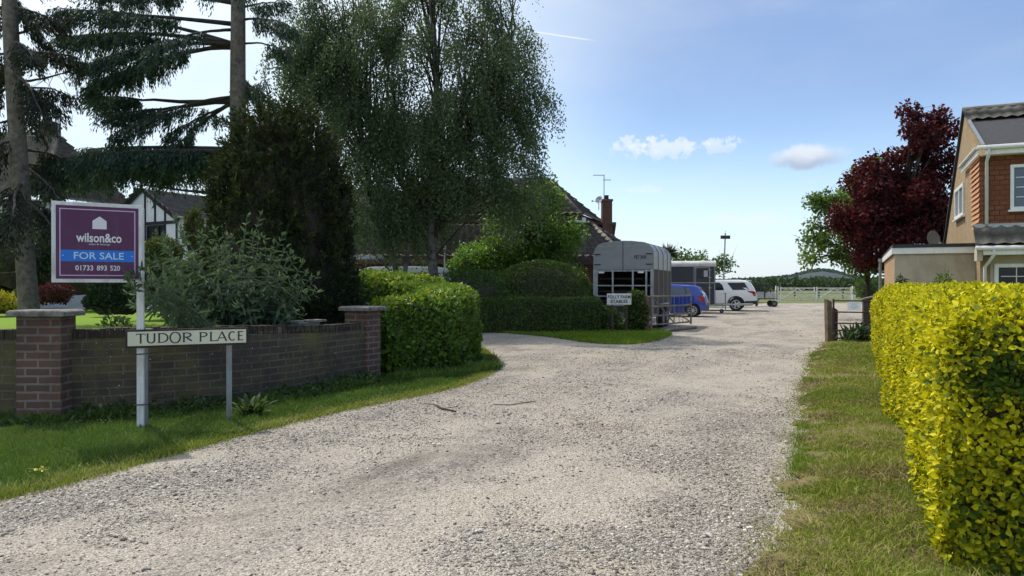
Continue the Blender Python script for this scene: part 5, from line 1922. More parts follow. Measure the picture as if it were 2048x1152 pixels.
# gable end
prof = [(-0.9, 0.0), (-0.9, 4.75), (1.5, 5.95), (2.2, 6.45), (7.2, 2.95), (7.2, 0.0)]
b = MB()
b.prism([(GU, s, z) for s, z in prof], (0.22, 0, 0))
b.build('gable_wall', M_TANGABLE, house, uv=True)
b = MB()
b.box((GU + 3.7, -0.80, 1.2), (7.0, 0.2, 2.36))
b.build('front_wall', M_RENDER, house)
X1 = 9.0
slab('back_roof', [(GU - .07, 2.2, 6.58), (X1, 2.2, 6.58), (X1, 7.6, 2.80), (GU - .07, 7.6, 2.80)], 0.10, M_FELT, house)
tiles('ridge_tiles', (GU - .06, 1.50, 6.10), (X1, 1.50, 6.10), (X1, 2.2, 6.56), (GU - .06, 2.2, 6.56), 2, 26, M_PANTILE, house, 0.05, 0.05)
b = MB()
b.tube([(GU - .06, 2.22, 6.58), (X1, 2.22, 6.58)], 0.09, 8)
b.build('ridge', M_PANTILE, house, smooth=True)
slab('front_roof', [(GU + .02, -1.28, 4.93), (X1, -1.28, 4.93), (X1, 1.56, 6.14), (GU + .02, 1.56, 6.14)], 0.06, M_FELT, house)
b = MB()
b.bar((GU + .03, -1.25, 4.96), (GU + .03, 1.53, 6.15), 0.06, 0.07)
b.build('verge_strip', M_STEEL, house)
b = MB()
b.box((GU + 3.6, -1.30, 4.82), (7.1, 0.025, 0.17))
b.box((GU - .10, 0.35, 4.82), (0.025, 3.3, 0.17))
b.tube([(GU - .12, -1.37, 4.90), (X1, -1.37, 4.90)], 0.055, 8)
b.tube([(GU - .15, -1.35, 4.90), (GU - .15, 2.0, 4.90)], 0.04, 8)
b.box((GU + 3.5, -1.15, 4.735), (7.0, 0.28, 0.02))
b.build('dormer_fascia', M_UPVC, house)
b = MB()
b.box((GU + 3.5, -0.955, 3.82), (7.05, 0.08, 1.85))
b.build('tile_hung_front', M_TILEHUNG, house, uv=True)
b = MB()
k = 14
for i in range(k):
    z0 = 2.95 + i * 0.13
    e = 0.30 + 0.45 * (i / k)
    b.prism([(GU - 0.055, -0.99, z0), (GU - 0.055, e, z0), (GU - 0.020, e, z0 + 0.13), (GU - 0.020, -0.99, z0 + 0.13)], (0.016, 0, 0))
b.build('tile_hung_cheek', pmat('side_wall_tile', (0.42, 0.20, 0.09), 0.85, 0.3, 5, bump=0.3), house)
tiles('lower_roof', (GU - .17, -1.42, 2.46), (X1, -1.42, 2.46), (X1, -0.93, 2.97), (GU - .17, -0.93, 2.97), 2, 24, M_PANTILE, house, 0.055, 0.05)
slab('lower_roof_deck', [(GU - .15, -1.40, 2.45), (X1, -1.40, 2.45), (X1, -0.93, 2.95), (GU - .15, -0.93, 2.95)], 0.05, M_DARKWOOD, house)
b = MB()
b.box((GU + 3.5, -0.99, 2.99), (7.3, 0.035, 0.10))
b.build('lead_flashing', M_GALV, house)
b = MB()
b.tube([(GU - .17, -1.48, 2.41), (X1, -1.48, 2.41)], 0.055, 8)
b.box((GU + 3.6, -1.42, 2.31), (7.2, 0.025, 0.13))
b.box((GU + 3.6, -1.16, 2.255), (7.2, 0.5, 0.02))
b.build('gutter', M_UPVC, house)
b = MB()
b.prism([(GU - .13, -1.40, 2.10), (GU - .13, -0.92, 2.10), (GU - .13, -0.92, 2.40), (GU - .13, -1.40, 2.40)], (0.12, 0, 0))
b.build('eaves_box', M_RENDER, house)
b = MB()
b.tube([(GU + .12, -1.36, 4.86), (GU + .12, -1.3, 4.70), (GU + .12, -1.04, 4.60), (GU + .12, -1.04, 3.02)], 0.042, 8)
b.tube([(GU + .22, -1.46, 2.38), (GU + .22, -1.44, 2.24), (GU + .10, -0.95, 1.95), (GU + .10, -0.95, 0.0)], 0.042, 8)
b.build('downpipe', M_UPVC, house, smooth=True)
b = MB()
b.tube([(-0.14, 8.15, 2.40), (-0.14, 8.15, 0.0)], 0.05, 8)
b.box((-0.14, 8.15, 2.42), (0.14, 0.14, 0.12))
b.build('downpipe', M_STEEL, house)
window(house, frame_at((GU, 4.1, 3.52), (0, -1, 0)), 2.05, 0.95, (M_UPVC, M_GLASS2), 1, 1, 0.10, leaves=2)
window(house, frame_at((2.52, -0.997, 3.36), (1, 0, 0)), 1.8, 1.12, (M_UPVC, M_GLASS2), 2, 4, 0.075, leaves=2)
window(house, frame_at((2.20, -0.903, 0.95), (1, 0, 0)), 1.7, 1.08, (M_UPVC, M_GLASS), 2, 4, 0.09, leaves=2)

# dish on the flat roof
dp_ = P(1866, 482, 24.0)
dish = thing('satellite_dish', 'grey satellite dish standing on the flat roof beside the tan gable', 'satellite dish', (dp_.x, dp_.y, 2.6), 0.35)
Md = Matrix.Translation((0, 0, 0.36)) @ Matrix.Rotation(R(-0.2), 4, 'Z') @ Matrix.Rotation(R(82), 4, 'X')
MB().lathe([(0.02, -0.045), (0.12, -0.035), (0.22, -0.008), (0.275, 0.02), (0.28, 0.026), (0.27, 0.026), (0.21, 0.0), (0.10, -0.026), (0.01, -0.034)], 24, Md).build('reflector', pmat('dish_grey', (0.17, 0.18, 0.20), 0.55, 0.1, 6), dish, smooth=True)
b = MB()
b.tube([(0, 0.02, 0), (0, 0.02, 0.34)], 0.022, 8)
b.tube([(0, -.02, 0.12), (-.10, -0.34, 0.20)], 0.012, 6)
b.box((-.10, -0.35, 0.22), (0.06, 0.08, 0.06))
b.build('arm', M_STEEL, dish)

for px, py, rx, rz, lab, mt in ((1888, 562, 18, 24, 'light green pointed shrub against the extension wall above the golden hedge', M_LIME), (1803, 562, 9, 18, 'dark climbing shrub at the brick corner of the extension', M_DARKSHRUB), (1850, 574, 15, 11, 'low dark sprig between the two shrubs at the extension wall', M_DARKSHRUB)):
    p = P(px, py, 19.6)
    shrub('shrub', lab, 'shrub', (p.x, 19.6, p.z - .1), (rx / FPX * 19.6, .2, rz / FPX * 19.6), 420 if mt is M_LIME else 240, 0.075, 0.03, mt, 110 + px, low=-0.9, lump=0.35, core=0.35, zmin=0.5, thick=0.4)


M_BROWNTILE = tile_mat('brown_roof_tile', (0.118, 0.098, 0.088), (0.16, 0.145, 0.115), 0.5)
M_OLDTILE = tile_mat('weathered_roof_tile', (0.20, 0.168, 0.14), (0.17, 0.15, 0.11), 0.5)
M_REDBRICK = brick_mat('red_house_brick', (0.19, 0.088, 0.065), (0.145, 0.07, 0.055), (0.22, 0.18, 0.14), dark=(0.12, 0.06, 0.045), dark_amt=0.4)

# brown tiled house in the middle
mh = thing('tiled_house', 'brick house with layered brown tiled hipped roofs beyond the bright bushy tree', 'house', (0, 37, 0), 0, None, True)
Rg = (1.75, 37.2, 6.68)
Rl = (-5.2, 38.6, 6.68)
E1_ = (3.15, 34.0, 4.62)
E2_ = (5.1, 40.6, 4.62)
E0_ = (-6.6, 36.0, 4.62)
tiles('main_roof', E0_, E1_, Rg, Rl, 9, 30, M_BROWNTILE, mh, 0.07, 0.13)
tiles('hip_roof', E1_, E2_, Rg, Rg, 9, 20, M_BROWNTILE, mh, 0.07, 0.13)
b = MB()
for a, c in ((Rg, E1_), (Rg, E2_), (Rg, Rl)):
    b.tube([Vector(a) + Vector((0, 0, .07)), Vector(c) + Vector((0, 0, .07))], 0.11, 8)
b.build('hip_tiles', M_OLDTILE, mh, smooth=True)
L0, L1 = (-8.3, 33.6, 4.25), (3.75, 35.3, 4.25)
F0, F1 = (-8.9, 30.2, 2.55), (4.75, 31.0, 2.55)
K1 = (5.9, 36.2, 3.05)
tiles('lower_roof', F0, F1, L1, L0, 9, 44, M_BROWNTILE, mh, 0.07, 0.13)
tiles('lower_hip_roof', F1, K1, L1, L1, 8, 14, M_BROWNTILE, mh, 0.07, 0.13)
b = MB()
b.tube([Vector(L1) + Vector((0, 0, .08)), Vector(F1) + Vector((0, 0, .08))], 0.11, 8)
b.tube([Vector(L1) + Vector((0, 0, .08)), Vector(K1) + Vector((0, 0, .08))], 0.11, 8)
b.build('lower_hip_tiles', M_OLDTILE, mh, smooth=True)
b = MB()
b.prism([(-8.6, 30.9, 0), (4.3, 31.6, 0), (5.4, 36.2, 0), (4.7, 40.2, 0), (-6.2, 39.0, 0), (-8.2, 34, 0)], (0, 0, 2.5))
b.prism([(-6.3, 36.5, 2.5), (2.85, 34.5, 2.5), (4.75, 40.2, 2.5), (-5.0, 41.0, 2.5)], (0, 0, 2.38))
b.build('brick_wall', M_REDBRICK, mh, uv=True)
b = MB()
for a, c in ((F0, F1), (E0_, E1_), (E1_, E2_)):
    b.bar(Vector(a) - Vector((0, 0.02, .10)), Vector(c) - Vector((0, .02, .10)), 0.04, 0.18)
b.build('fascia', M_DARKWOOD, mh)
b = MB()
b.box((-5.1, 30.98, 1.05), (3.4, 0.06, 2.1))  # flat black panel, the shade inside the garage put in as colour
b.build('garage_dark_panel', M_BLACK, mh)
b = MB()
b.box((P(1160, 0, 34.2).x, 34.05, 4.45), (0.5, 0.1, 0.22))
b.build('gable_light', M_UPVC, mh)
ch = P(1213, 0, 38.2)
b = MB()
b.box((ch.x, ch.y, 4.25), (0.50, 0.62, 3.0))
b.box((ch.x, ch.y, 5.79), (0.58, 0.70, 0.10))
cho = b.build('chimney', M_REDBRICK, mh, uv=True)
MB().lathe([(0.12, 5.84), (0.10, 6.02), (0.13, 6.06)], 12, Matrix.Translation((ch.x, ch.y, 0))).build('chimney_pot', M_BLACK, cho)
b = MB()
b.prism([(4.2, 38.0, 4.55), (5.25, 37.8, 4.55), (5.5, 40.5, 3.9), (4.4, 41, 3.9)], (0, 0, 0.12))
b.build('rear_roof', M_BROWNTILE, mh)


def aerial(name, label, px, d, z0, z1, arm, parent_xy=None):
    p = P(px, 0, d)
    t = thing(name, label, 'aerial', (p.x, d, z0))
    h = z1 - z0
    MB().tube([(0, 0, 0), (0, 0, h)], 0.022, 6).build('mast', M_STEEL, t)
    b = MB()
    for dx0, dx1, z in arm:
        b.tube([(dx0, -.02, h + z), (dx1, -.02, h + z)], 0.016, 5)
        for i in range(5):
            x = dx0 + (dx1 - dx0) * (i + .5) / 5
            b.tube([(x, -.22, h + z + .02), (x, .18, h + z + .02)], 0.008, 4)
    b.build('antenna', M_STEEL, t)
    return t


aerial('tv_aerial', 'tall thin television aerial rising from the red brick chimney beside the trailer', 1208, 38.0, 5.7, 7.05, [(-0.55, 0.03, 0.0), (-0.05, 0.34, -0.24)])
dq2 = P(1199, 400, 37.7)
d2 = thing('satellite_dish', 'small satellite dish fixed to the red brick chimney', 'satellite dish', (dq2.x - 0.02, 37.85, dq2.z - .2))
MB().lathe([(0.02, -0.04), (0.14, -0.02), (0.20, 0.02), (0.19, 0.022), (0.10, -0.015), (0.01, -0.03)], 18, Matrix.Translation((0, -.1, .22)) @ Matrix.Rotation(R(70), 4, 'X') @ Matrix.Rotation(R(-35), 4, 'Y')).build('reflector', M_GALV, d2, smooth=True)
b = MB()
b.tube([(0, 0, -.3), (0, 0, 0.3)], 0.02, 6)
b.tube([(0, -.08, .15), (-.34, -.3, .12)], 0.014, 5)
b.box((-.36, -.31, .13), (.07, .07, .07))
b.build('arm', M_STEEL, d2)

# half timbered houses on the left
M_PLASTER = pmat('white_plaster', (0.84, 0.85, 0.86), 0.85, 0.06, 3, dirt=(0.5, 0.5, 0.5), dirt_amt=0.3)
M_BLACKTIMBER = pmat('black_timber', (0.022, 0.022, 0.028), 0.7, 0.25, 6)
th = thing('half_timbered_house', 'white and black half timbered gable with a brown tiled roof behind the sale board', 'house', (-15, 33.5, 0.5), 0, None, True)
gR, gL = np.array((-14.72, 33.0)), np.array((-18.9, 35.4))
gd = unit((gL - gR)[None])[0]
gn = np.array((gd[1], -gd[0]))
if gn[1] < 0:
    gn = -gn
gw_ = np.linalg.norm(gL - gR)
ZE, ZA = 4.45, 5.85
gm = (gR + gL) / 2
back = gn * 8.5
b = MB()
b.prism([(gR[0], gR[1], .4), (gR[0], gR[1], ZE), (gm[0], gm[1], ZA - .05), (gL[0], gL[1], ZE), (gL[0], gL[1], .4)], (back[0], back[1], 0))
b.build('plaster_wall', M_PLASTER, th)
Mg = frame_at((gL[0], gL[1], 0), (-gd[0], -gd[1], 0))


def gx(px):
    """distance along the gable (from its far corner) where a pixel column meets it"""
    k = (px - 1024) / FPX
    d_ = -gd
    return float((k * gL[1] - gL[0]) / (d_[0] - k * d_[1]))


b = MB()
for px in (291, 311, 331, 354):
    x = gx(px)
    zt = ZE + (ZA - ZE) * (1 - abs(x - gw_ / 2) / (gw_ / 2)) - 0.08
    rect(b, Mg, x - .06, x + .06, 2.0 if px != 311 else 4.3, min(zt, 6), 0.004, 0.03)
for z in (4.28, 3.05):
    rect(b, Mg, 0, gw_, z - .07, z + .07, 0.006, 0.036)
b.build('timber_frame', M_BLACKTIMBER, th)
b = MB()
for s0, s1 in ((gR - gd * .25, gm), (gL + gd * .25, gm)):
    z0 = ZE - .12
    b.bar((s0[0] - gn[0] * .1, s0[1] - gn[1] * .1, z0 - .02), (s1[0] - gn[0] * .1, s1[1] - gn[1] * .1, ZA + .02), 0.05, 0.2)
b.build('barge_board', M_BLACKTIMBER, th)
xa, xb = gx(294), gx(331)
window(th, Mg @ Matrix.Translation((min(xa, xb) + .06, 3.14, 0.004)), abs(xb - xa) - .12, 1.05, (M_BLACKTIMBER, M_GLASS), 1, 1, 0.07, leaves=3, sill=False)
f3 = lambda q, z, o=(0, 0): (q[0] + o[0], q[1] + o[1], z)
fr_ = -gn * 0.25
tiles('tiled_roof', f3(gR - gd * .25, ZE - .1, fr_), f3(gR - gd * .25, ZE - .1, back), f3(gm, ZA + .02, back), f3(gm, ZA + .02, fr_), 8, 26, M_OLDTILE, th, 0.03, 0.10)
tiles('tiled_roof', f3(gL + gd * .25, ZE - .1, back), f3(gL + gd * .25, ZE - .1, fr_), f3(gm, ZA + .02, fr_), f3(gm, ZA + .02, back), 8, 26, M_OLDTILE, th, 0.03, 0.10)
wq = gR + gn * 2.2
b = MB()
b.prism([(wq[0], wq[1], .4), (wq[0] + 7.5, wq[1] + .6, .4), (wq[0] + 7.5, wq[1] + 6, .4), (wq[0], wq[1] + 6, .4)], (0, 0, 3.85))
b.build('side_wing_wall', M_PLASTER, th)
tiles('side_wing_roof', (wq[0] - .6, wq[1] - .3, 4.2), (wq[0] + 7.7, wq[1] + .3, 4.2), (wq[0] + 7.5, wq[1] + 3.6, 6.4), (wq[0] - .2, wq[1] + 3.0, 6.4), 9, 28, M_OLDTILE, th, 0.03, 0.10)

lh = thing('tudor_house', 'large half timbered house with a chimney half hidden by the spruce branches', 'house', (-24, 33, 0.5), 0, None, True)
A0_, A1_ = (-31, 30.0, 5.1), (-19.4, 31.0, 5.1)
T0_, T1_ = (-29.5, 34.5, 8.45), (-20.7, 34.2, 8.35)
C1_ = (-18.2, 36.5, 5.1)
tiles('tiled_roof', A0_, A1_, T1_, T0_, 11, 36, M_OLDTILE, lh, 0.03, 0.10)
tiles('hip_roof', A1_, C1_, T1_, T1_, 11, 18, M_OLDTILE, lh, 0.03, 0.10)
b = MB()
b.tube([Vector(T0_), Vector(T1_)], 0.12, 6)
b.tube([Vector(T1_), Vector(A1_)], 0.12, 6)
b.build('ridge_tiles', M_OLDTILE, lh)
b = MB()
b.prism([(-30.8, 30.6, .4), (-19.8, 31.6, .4), (-18.6, 36.3, .4), (-30.8, 38, .4)], (0, 0, 4.7))
b.build('plaster_wall', M_PLASTER, lh)
b = MB()
for i in range(12):
    x = -30.4 + i * .93
    y = 30.6 + (x + 30.8) / 11 * 1.0
    b.box((x, y - .02, 2.9), (.13, .05, 4.2))
for z in (4.95, 3.0):
    b.bar((-30.8, 30.56, z), (-19.8, 31.56, z), .06, .16)
b.build('timber_frame', M_BLACKTIMBER, lh)
for x in (-28.2, -24.5, -21.6):
    y = 30.6 + (x + 30.8) / 11 * 1.0
    window(lh, frame_at((x - .6, y - .05, 3.4), (1, 0.09, 0)), 1.2, 1.1, (M_BLACKTIMBER, M_GLASS), 1, 1, .06, leaves=2)
cq = P(100, 0, 34.2)
b = MB()
b.box((cq.x, cq.y, 8.3), (0.68, 0.6, 1.2))
b.box((cq.x, cq.y, 8.7), (0.76, 0.68, 0.10))
co = b.build('chimney', brick_mat('sooty_brick', (.11, .075, .06), (.075, .055, .048), (.12, .10, .085)), lh, uv=True)
MB().lathe([(0.12, 8.9), (0.10, 9.12), (0.12, 9.15)], 10, Matrix.Translation((cq.x, cq.y, 0))).build('chimney_pot', M_BLACK, co)
aerial('tv_aerial', 'thin television aerial mast beside the left house chimney', 117, 34.2, 8.3, 9.35, [(-.26, .03, 0)])


# ------------------------------------------------------------------ vehicles
def wheel(parent, x, y, r, w, rim_r, side, spokes, mat_rim=M_ALLOY, name='wheel'):
    """upright wheel, axle along y; side=+1 shows its face to +y"""
    Mw = Matrix.Translation((x, y, r)) @ Matrix.Rotation(R(-90 * side), 4, 'X')
    b = MB()
    b.lathe([(rim_r * .98, -w / 2), (r * .93, -w / 2), (r, -w * .3), (r, w * .3), (r * .93, w / 2), (rim_r, w / 2), (rim_r * .97, w * .30)], 28, Mw)
    ty = b.build(name, M_TYRE, parent)
    b = MB()
    b.lathe([(rim_r * .99, w * .32), (rim_r * .99, w / 2 + .004), (rim_r * .90, w / 2 + .006), (rim_r * .88, w * .34)], 28, Mw, False)
    b.lathe([(rim_r * .26, w * .3), (rim_r * .26, w * .47), (rim_r * .1, w * .5)], 14, Mw)
    for k in range(spokes):
        a = 2 * math.pi * k / spokes
        wd = rim_r * (1.5 / spokes)
        b.box((rim_r * .57, 0, w * .43), (rim_r * .68, wd, w * .06), Mw @ Matrix.Rotation(a, 4, 'Z'))
    b.build('rim', mat_rim, ty)
    b = MB()
    b.lathe([(rim_r * .95, w * .18), (rim_r * .95, w * .22)], 24, Mw)
    b.build('brake_disc', M_BLACK, ty)
    return ty


def paint(name, c, coat=0.7, rough=0.35, metal=0.2):
    m, t, b = new_mat(name)
    oc = t.node('ShaderNodeTexCoord').outputs['Object']
    n = t.noise(oc, 2.0, 5, 0.6)
    z = t.node('ShaderNodeSeparateXYZ')
    t.l.new(oc, z.inputs[0])
    dust = t.math('MULTIPLY', t.sstep(z.outputs[2], 0.75, 0.2), t.math('ADD', 0.05, t.math('MULTIPLY', n, 0.25)))
    t.l.new(t.mix(dust, c, (0.33, 0.29, 0.22)), b.inputs['Base Color'])
    b.inputs['Metallic'].default_value = metal
    b.inputs['Roughness'].default_value = rough
    b.inputs['Coat Weight'].default_value = coat
    b.inputs['Coat Roughness'].default_value = 0.06
    return m


class Car:
    """body lofted from a side profile; x runs from the tail (0) to the nose, +y is the near side"""
    def __init__(self, top, belt, half_w, L, sill, wheels, wr, roof_in):
        self.top, self.belt, self.hw, self.L, self.sill, self.wh, self.wr, self.roof_in = top, belt, half_w, L, sill, wheels, wr, roof_in

    def T(self, x):
        return float(np.interp(x, [p[0] for p in self.top], [p[1] for p in self.top]))

    def Bl(self, x):
        return min(float(np.interp(x, [p[0] for p in self.belt], [p[1] for p in self.belt])), self.T(x) - 0.015)

    def W(self, x):
        e = min(x, self.L - x)
        return self.hw * (0.90 + 0.10 * math.sqrt(min(1, max(e, 0) / 0.55))) if e < 0.55 else self.hw

    def Wr(self, x):
        h = max(0, self.T(x) - self.Bl(x))
        return self.W(x) - self.roof_in * h

    def zb(self, x):
        z = self.sill + (0.10 if x < 0.25 or x > self.L - .25 else 0)
        for w in self.wh:
            rr = self.wr + 0.055
            if abs(x - w) < rr:
                z = max(z, self.wr + math.sqrt(rr * rr - (x - w) ** 2))
        return z

    def y(self, x, z):
        B, T = self.Bl(x), self.T(x)
        if z <= B:
            f = (z - self.sill) / max(B - self.sill, .01)
            return self.W(x) * (0.965 + 0.035 * math.sin(math.pi * min(1, max(0, f)) * .85) + 0.0)
        f = (z - B) / max(T - B, .01)
        return self.W(x) * 0.975 + (self.Wr(x) - self.W(x) * .975) * f

    def body(self, mat, parent, name='body'):
        xs = sorted(set([0.0, 0.02, 0.06] + list(np.linspace(0.12, self.L - .12, 84)) + [self.L - .06, self.L - .02, self.L]))
        rings = []
        for x in xs:
            zb, B, T = self.zb(x), self.Bl(x), self.T(x)
            B = max(B, zb + .06)
            T = max(T, B + .012)
            zs = [zb, zb + .03] + [zb + .03 + (B - zb - .03) * k / 4 for k in (1, 2, 3, 4)]
            pts = [(0, zb), (self.W(x) * .9, zb)]
            pts += [(self.y(x, z), z) for z in zs]
            for f in (.33, .66, .9):
                z = B + (T - B) * f
                pts.append((self.y(x, z) if f < .8 else self.y(x, B + (T - B) * .88), z))
            w9 = pts[-1][0]
            pts += [(w9 * .93, T - .006), (w9 * .6, T + .012), (0, T + .02)]
            rings.append([(x, y, z) for y, z in pts])
        V, F = [], []
        n = len(rings[0])
        for r_ in rings:
            V += r_
        for r_ in rings:
            V += [(x, -y, z) for x, y, z in r_]
        m = len(rings)
        o = m * n
        for i in range(m - 1):
            for k in range(n - 1):
                a, b_, c, d_ = i * n + k, (i + 1) * n + k, (i + 1) * n + k + 1, i * n + k + 1
                F.append((a, b_, c, d_))
                F.append((o + a, o + d_, o + c, o + b_))
        for base in (0, (m - 1) * n):
            for k in range(n - 1):
                F.append((base + k, base + k + 1, o + base + k + 1, o + base + k))
        b = MB()
        b.v, b.f = V, F
        ob = b.build(name, mat, parent, smooth=True)
        bm = bmesh.new()
        bm.from_mesh(ob.data)
        bmesh.ops.remove_doubles(bm, verts=bm.verts, dist=0.0005)
        bmesh.ops.recalc_face_normals(bm, faces=bm.faces)
        for e in bm.edges:
            if len(e.link_faces) == 2 and e.calc_face_angle(0) > R(32):
                e.smooth = False
        bm.to_mesh(ob.data)
        bm.free()
        return ob

    def side_panel(self, name, poly, mat, parent, off=0.006, side=1, n=6):
        """panel on the body side: polygon in x and z"""
        b = MB()
        # subdivide edges so that the panel follows the body
        pts = []
        for i in range(len(poly)):
            (x0, z0), (x1, z1) = poly[i], poly[(i + 1) % len(poly)]
            for k in range(n):
                pts.append((x0 + (x1 - x0) * k / n, z0 + (z1 - z0) * k / n))
        cx = sum(p[0] for p in pts) / len(pts)
        cz = sum(p[1] for p in pts) / len(pts)
        vs = [(x, side * (self.y(x, z) + off), z) for x, z in pts] + [(cx, side * (self.y(cx, cz) + off), cz)]
        c = len(pts)
        fs = [(i, (i + 1) % c, c) for i in range(c)]
        b.add(vs, fs)
        return b.build(name, mat, parent)


M_TAIL = glass_mat('red_lamp', (0.35, 0.012, 0.015), 0.1)
M_LAMPW = glass_mat('clear_lamp', (0.55, 0.52, 0.5), 0.1)
M_TRIM = pmat('black_trim', (0.02, 0.02, 0.021), 0.55, 0.1, 6)
M_BLUEPAINT = paint('blue_car_paint', (0.003, 0.045, 0.36))
M_WHITEPAINT = paint('white_car_paint', (0.74, 0.74, 0.75), metal=0.0)


def rear_quad(b, car, x0, z0, x1, z1, f0, f1, off=0.012):
    d = Vector((z1 - z0, 0, -(x1 - x0))).normalized()
    if d.x > 0:
        d = -d
    for_y = [(x0, f0, z0), (x0, -f0, z0), (x1, -f1, z1), (x1, f1, z1)]
    b.poly([(x + d.x * off, y, z + abs(d.z) * off) for x, y, z in for_y])


# blue hatchback
A_CAR = R(160)
yv = Vector((-math.sin(A_CAR), math.cos(A_CAR), 0))
cor = P(1412, 0, 34.9)
hb = thing('blue_hatchback', 'small bright blue hatchback parked tail out past the metal gate', 'car', (cor.x - yv.x * .84, cor.y - yv.y * .84, 0), A_CAR)
car = Car([(0, .62), (.03, .72), (.12, .98), (.16, 1.02), (.34, 1.36), (.42, 1.43), (.75, 1.50), (1.6, 1.53), (2.2, 1.49), (2.45, 1.42), (3.05, 1.0), (3.5, .90), (3.78, .72), (3.85, .5)],
          [(0, 1.0), (.3, 1.02), (1.2, .99), (3.0, .93)], .845, 3.85, .19, (.62, 3.05), .305, .32)
car.body(M_BLUEPAINT, hb)
for s in (1, -1):
    car.side_panel('rear_side_window', [(.62, 1.07), (1.62, 1.04), (1.62, 1.39), (.98, 1.39), (.80, 1.36)], M_GLASS2, hb, side=s)
    car.side_panel('front_side_window', [(1.70, 1.04), (2.72, 1.03), (2.30, 1.36), (2.15, 1.39), (1.70, 1.39)], M_GLASS2, hb, side=s)
    car.side_panel('window_pillar', [(.86, 1.055), (.90, 1.055), (1.02, 1.40), (.97, 1.40)], M_TRIM, hb, .009, s)
    car.side_panel('tail_light', [(.05, .70), (.12, .96), (.30, 1.0), (.44, .96), (.24, .78), (.12, .66)], M_TAIL, hb, .010, s)
    car.side_panel('door_seam', [(1.655, .30), (1.675, .30), (1.675, 1.0), (1.655, 1.0)], M_TRIM, hb, .004, s)
    car.side_panel('door_handle', [(1.36, .88), (1.56, .875), (1.56, .905), (1.36, .91)], M_BLUEPAINT, hb, .02, s)
b = MB()
rear_quad(b, car, .15, 1.04, .33, 1.33, .66, .56)
b.build('rear_window', M_GLASS2, hb)
b = MB()
b.box((.0, 0, .42), (.03, 1.25, .22))
b.build('rear_bumper_insert', M_TRIM, hb)
b = MB()
b.box((.005, 0, .72), (.02, .52, .11))
b.build('number_plate', pmat('plate_yellow', (.6, .45, .03), .5, .05, 5), hb)
for x in (.62, 3.05):
    for s in (1, -1):
        wheel(hb, x, s * .755, .305, .19, .215, s, 10)

# white sport utility vehicle
cor = P(1513, 0, 42.6)
sv = thing('white_suv', 'large white suv parked behind the dark horse trailer with its red tail light showing', 'car', (cor.x - yv.x * .99, cor.y - yv.y * .99, 0), A_CAR)
suv = Car([(0, .70), (.03, .84), (.08, 1.12), (.13, 1.20), (.38, 1.63), (.48, 1.73), (1.0, 1.79), (2.2, 1.80), (3.0, 1.74), (3.25, 1.66), (3.95, 1.18), (4.7, 1.08), (4.95, .92), (5.02, .6)],
          [(0, 1.14), (.4, 1.16), (2, 1.13), (4, 1.10)], .99, 5.02, .30, (1.12, 3.98), .385, .30)
suv.body(M_WHITEPAINT, sv)
for s in (1, -1):
    suv.side_panel('quarter_window', [(.40, 1.22), (1.30, 1.21), (1.62, 1.63), (.66, 1.64)], M_GLASS, sv, side=s)
    suv.side_panel('rear_side_window', [(1.78, 1.20), (2.75, 1.19), (2.75, 1.64), (2.05, 1.64), (1.88, 1.50)], M_GLASS, sv, side=s)
    suv.side_panel('front_side_window', [(2.83, 1.19), (3.72, 1.18), (3.20, 1.60), (2.83, 1.63)], M_GLASS, sv, side=s)
    suv.side_panel('tail_light', [(.04, .86), (.05, 1.10), (.16, 1.15), (.52, 1.17), (.40, 1.08), (.22, 1.02), (.16, .88)], M_TAIL, sv, .012, s)
    suv.side_panel('lamp_insert', [(.07, .93), (.07, 1.05), (.13, 1.07), (.13, .93)], M_LAMPW, sv, .02, s)
    suv.side_panel('rear_cladding', [(.03, .41), (.66, .32), (.66, .50), (.60, .58), (.03, .60)], M_TRIM, sv, .012, s)
    suv.side_panel('sill_trim', [(1.62, .31), (3.5, .31), (3.5, .44), (1.62, .44)], M_TRIM, sv, .010, s)
    arch = [(1.12 + .49 * math.cos(R(a)), .385 + .49 * math.sin(R(a))) for a in range(4, 177, 12)]
    arch2 = [(1.12 + .435 * math.cos(R(a)), .385 + .435 * math.sin(R(a))) for a in range(176, 3, -12)]
    b = MB()
    vs = [(x, s * (suv.y(x, z) + .014), z) for x, z in arch + arch2]
    m_ = len(arch)
    b.add(vs, [(i, i + 1, 2 * m_ - 2 - i, 2 * m_ - 1 - i) for i in range(m_ - 1)])
    b.build('wheel_arch', M_TRIM, sv)
    suv.side_panel('door_seam', [(1.70, .45), (1.715, .45), (1.715, 1.16), (1.70, 1.16)], M_TRIM, sv, .004, s)
    suv.side_panel('door_handle', [(1.85, 1.02), (2.10, 1.015), (2.10, 1.05), (1.85, 1.055)], M_WHITEPAINT, sv, .025, s)
    b = MB()
    b.tube([(.8, s * .70, 1.79), (.9, s * .70, 1.83), (2.6, s * .70, 1.855), (2.8, s * .70, 1.81)], .016, 6)
    b.build('roof_rail', M_TRIM, sv)
b = MB()
rear_quad(b, suv, .15, 1.24, .36, 1.59, .78, .68)
b.build('rear_window', M_GLASS, sv)
b = MB()
b.box((.0, 0, .50), (.10, 1.84, .24))
b.box((.02, 0, .34), (.12, 1.4, .10))
b.build('rear_bumper', M_TRIM, sv, bevel=.03)
b = MB()
b.prism([(.30, -.66, 1.715), (.30, .66, 1.715), (.62, .68, 1.775), (.62, -.68, 1.775)], (0, 0, .035))
b.build('roof_spoiler', M_WHITEPAINT, sv)
for x in (1.12, 3.98):
    for s in (1, -1):
        wheel(sv, x, s * .875, .385, .25, .255, s, 5)

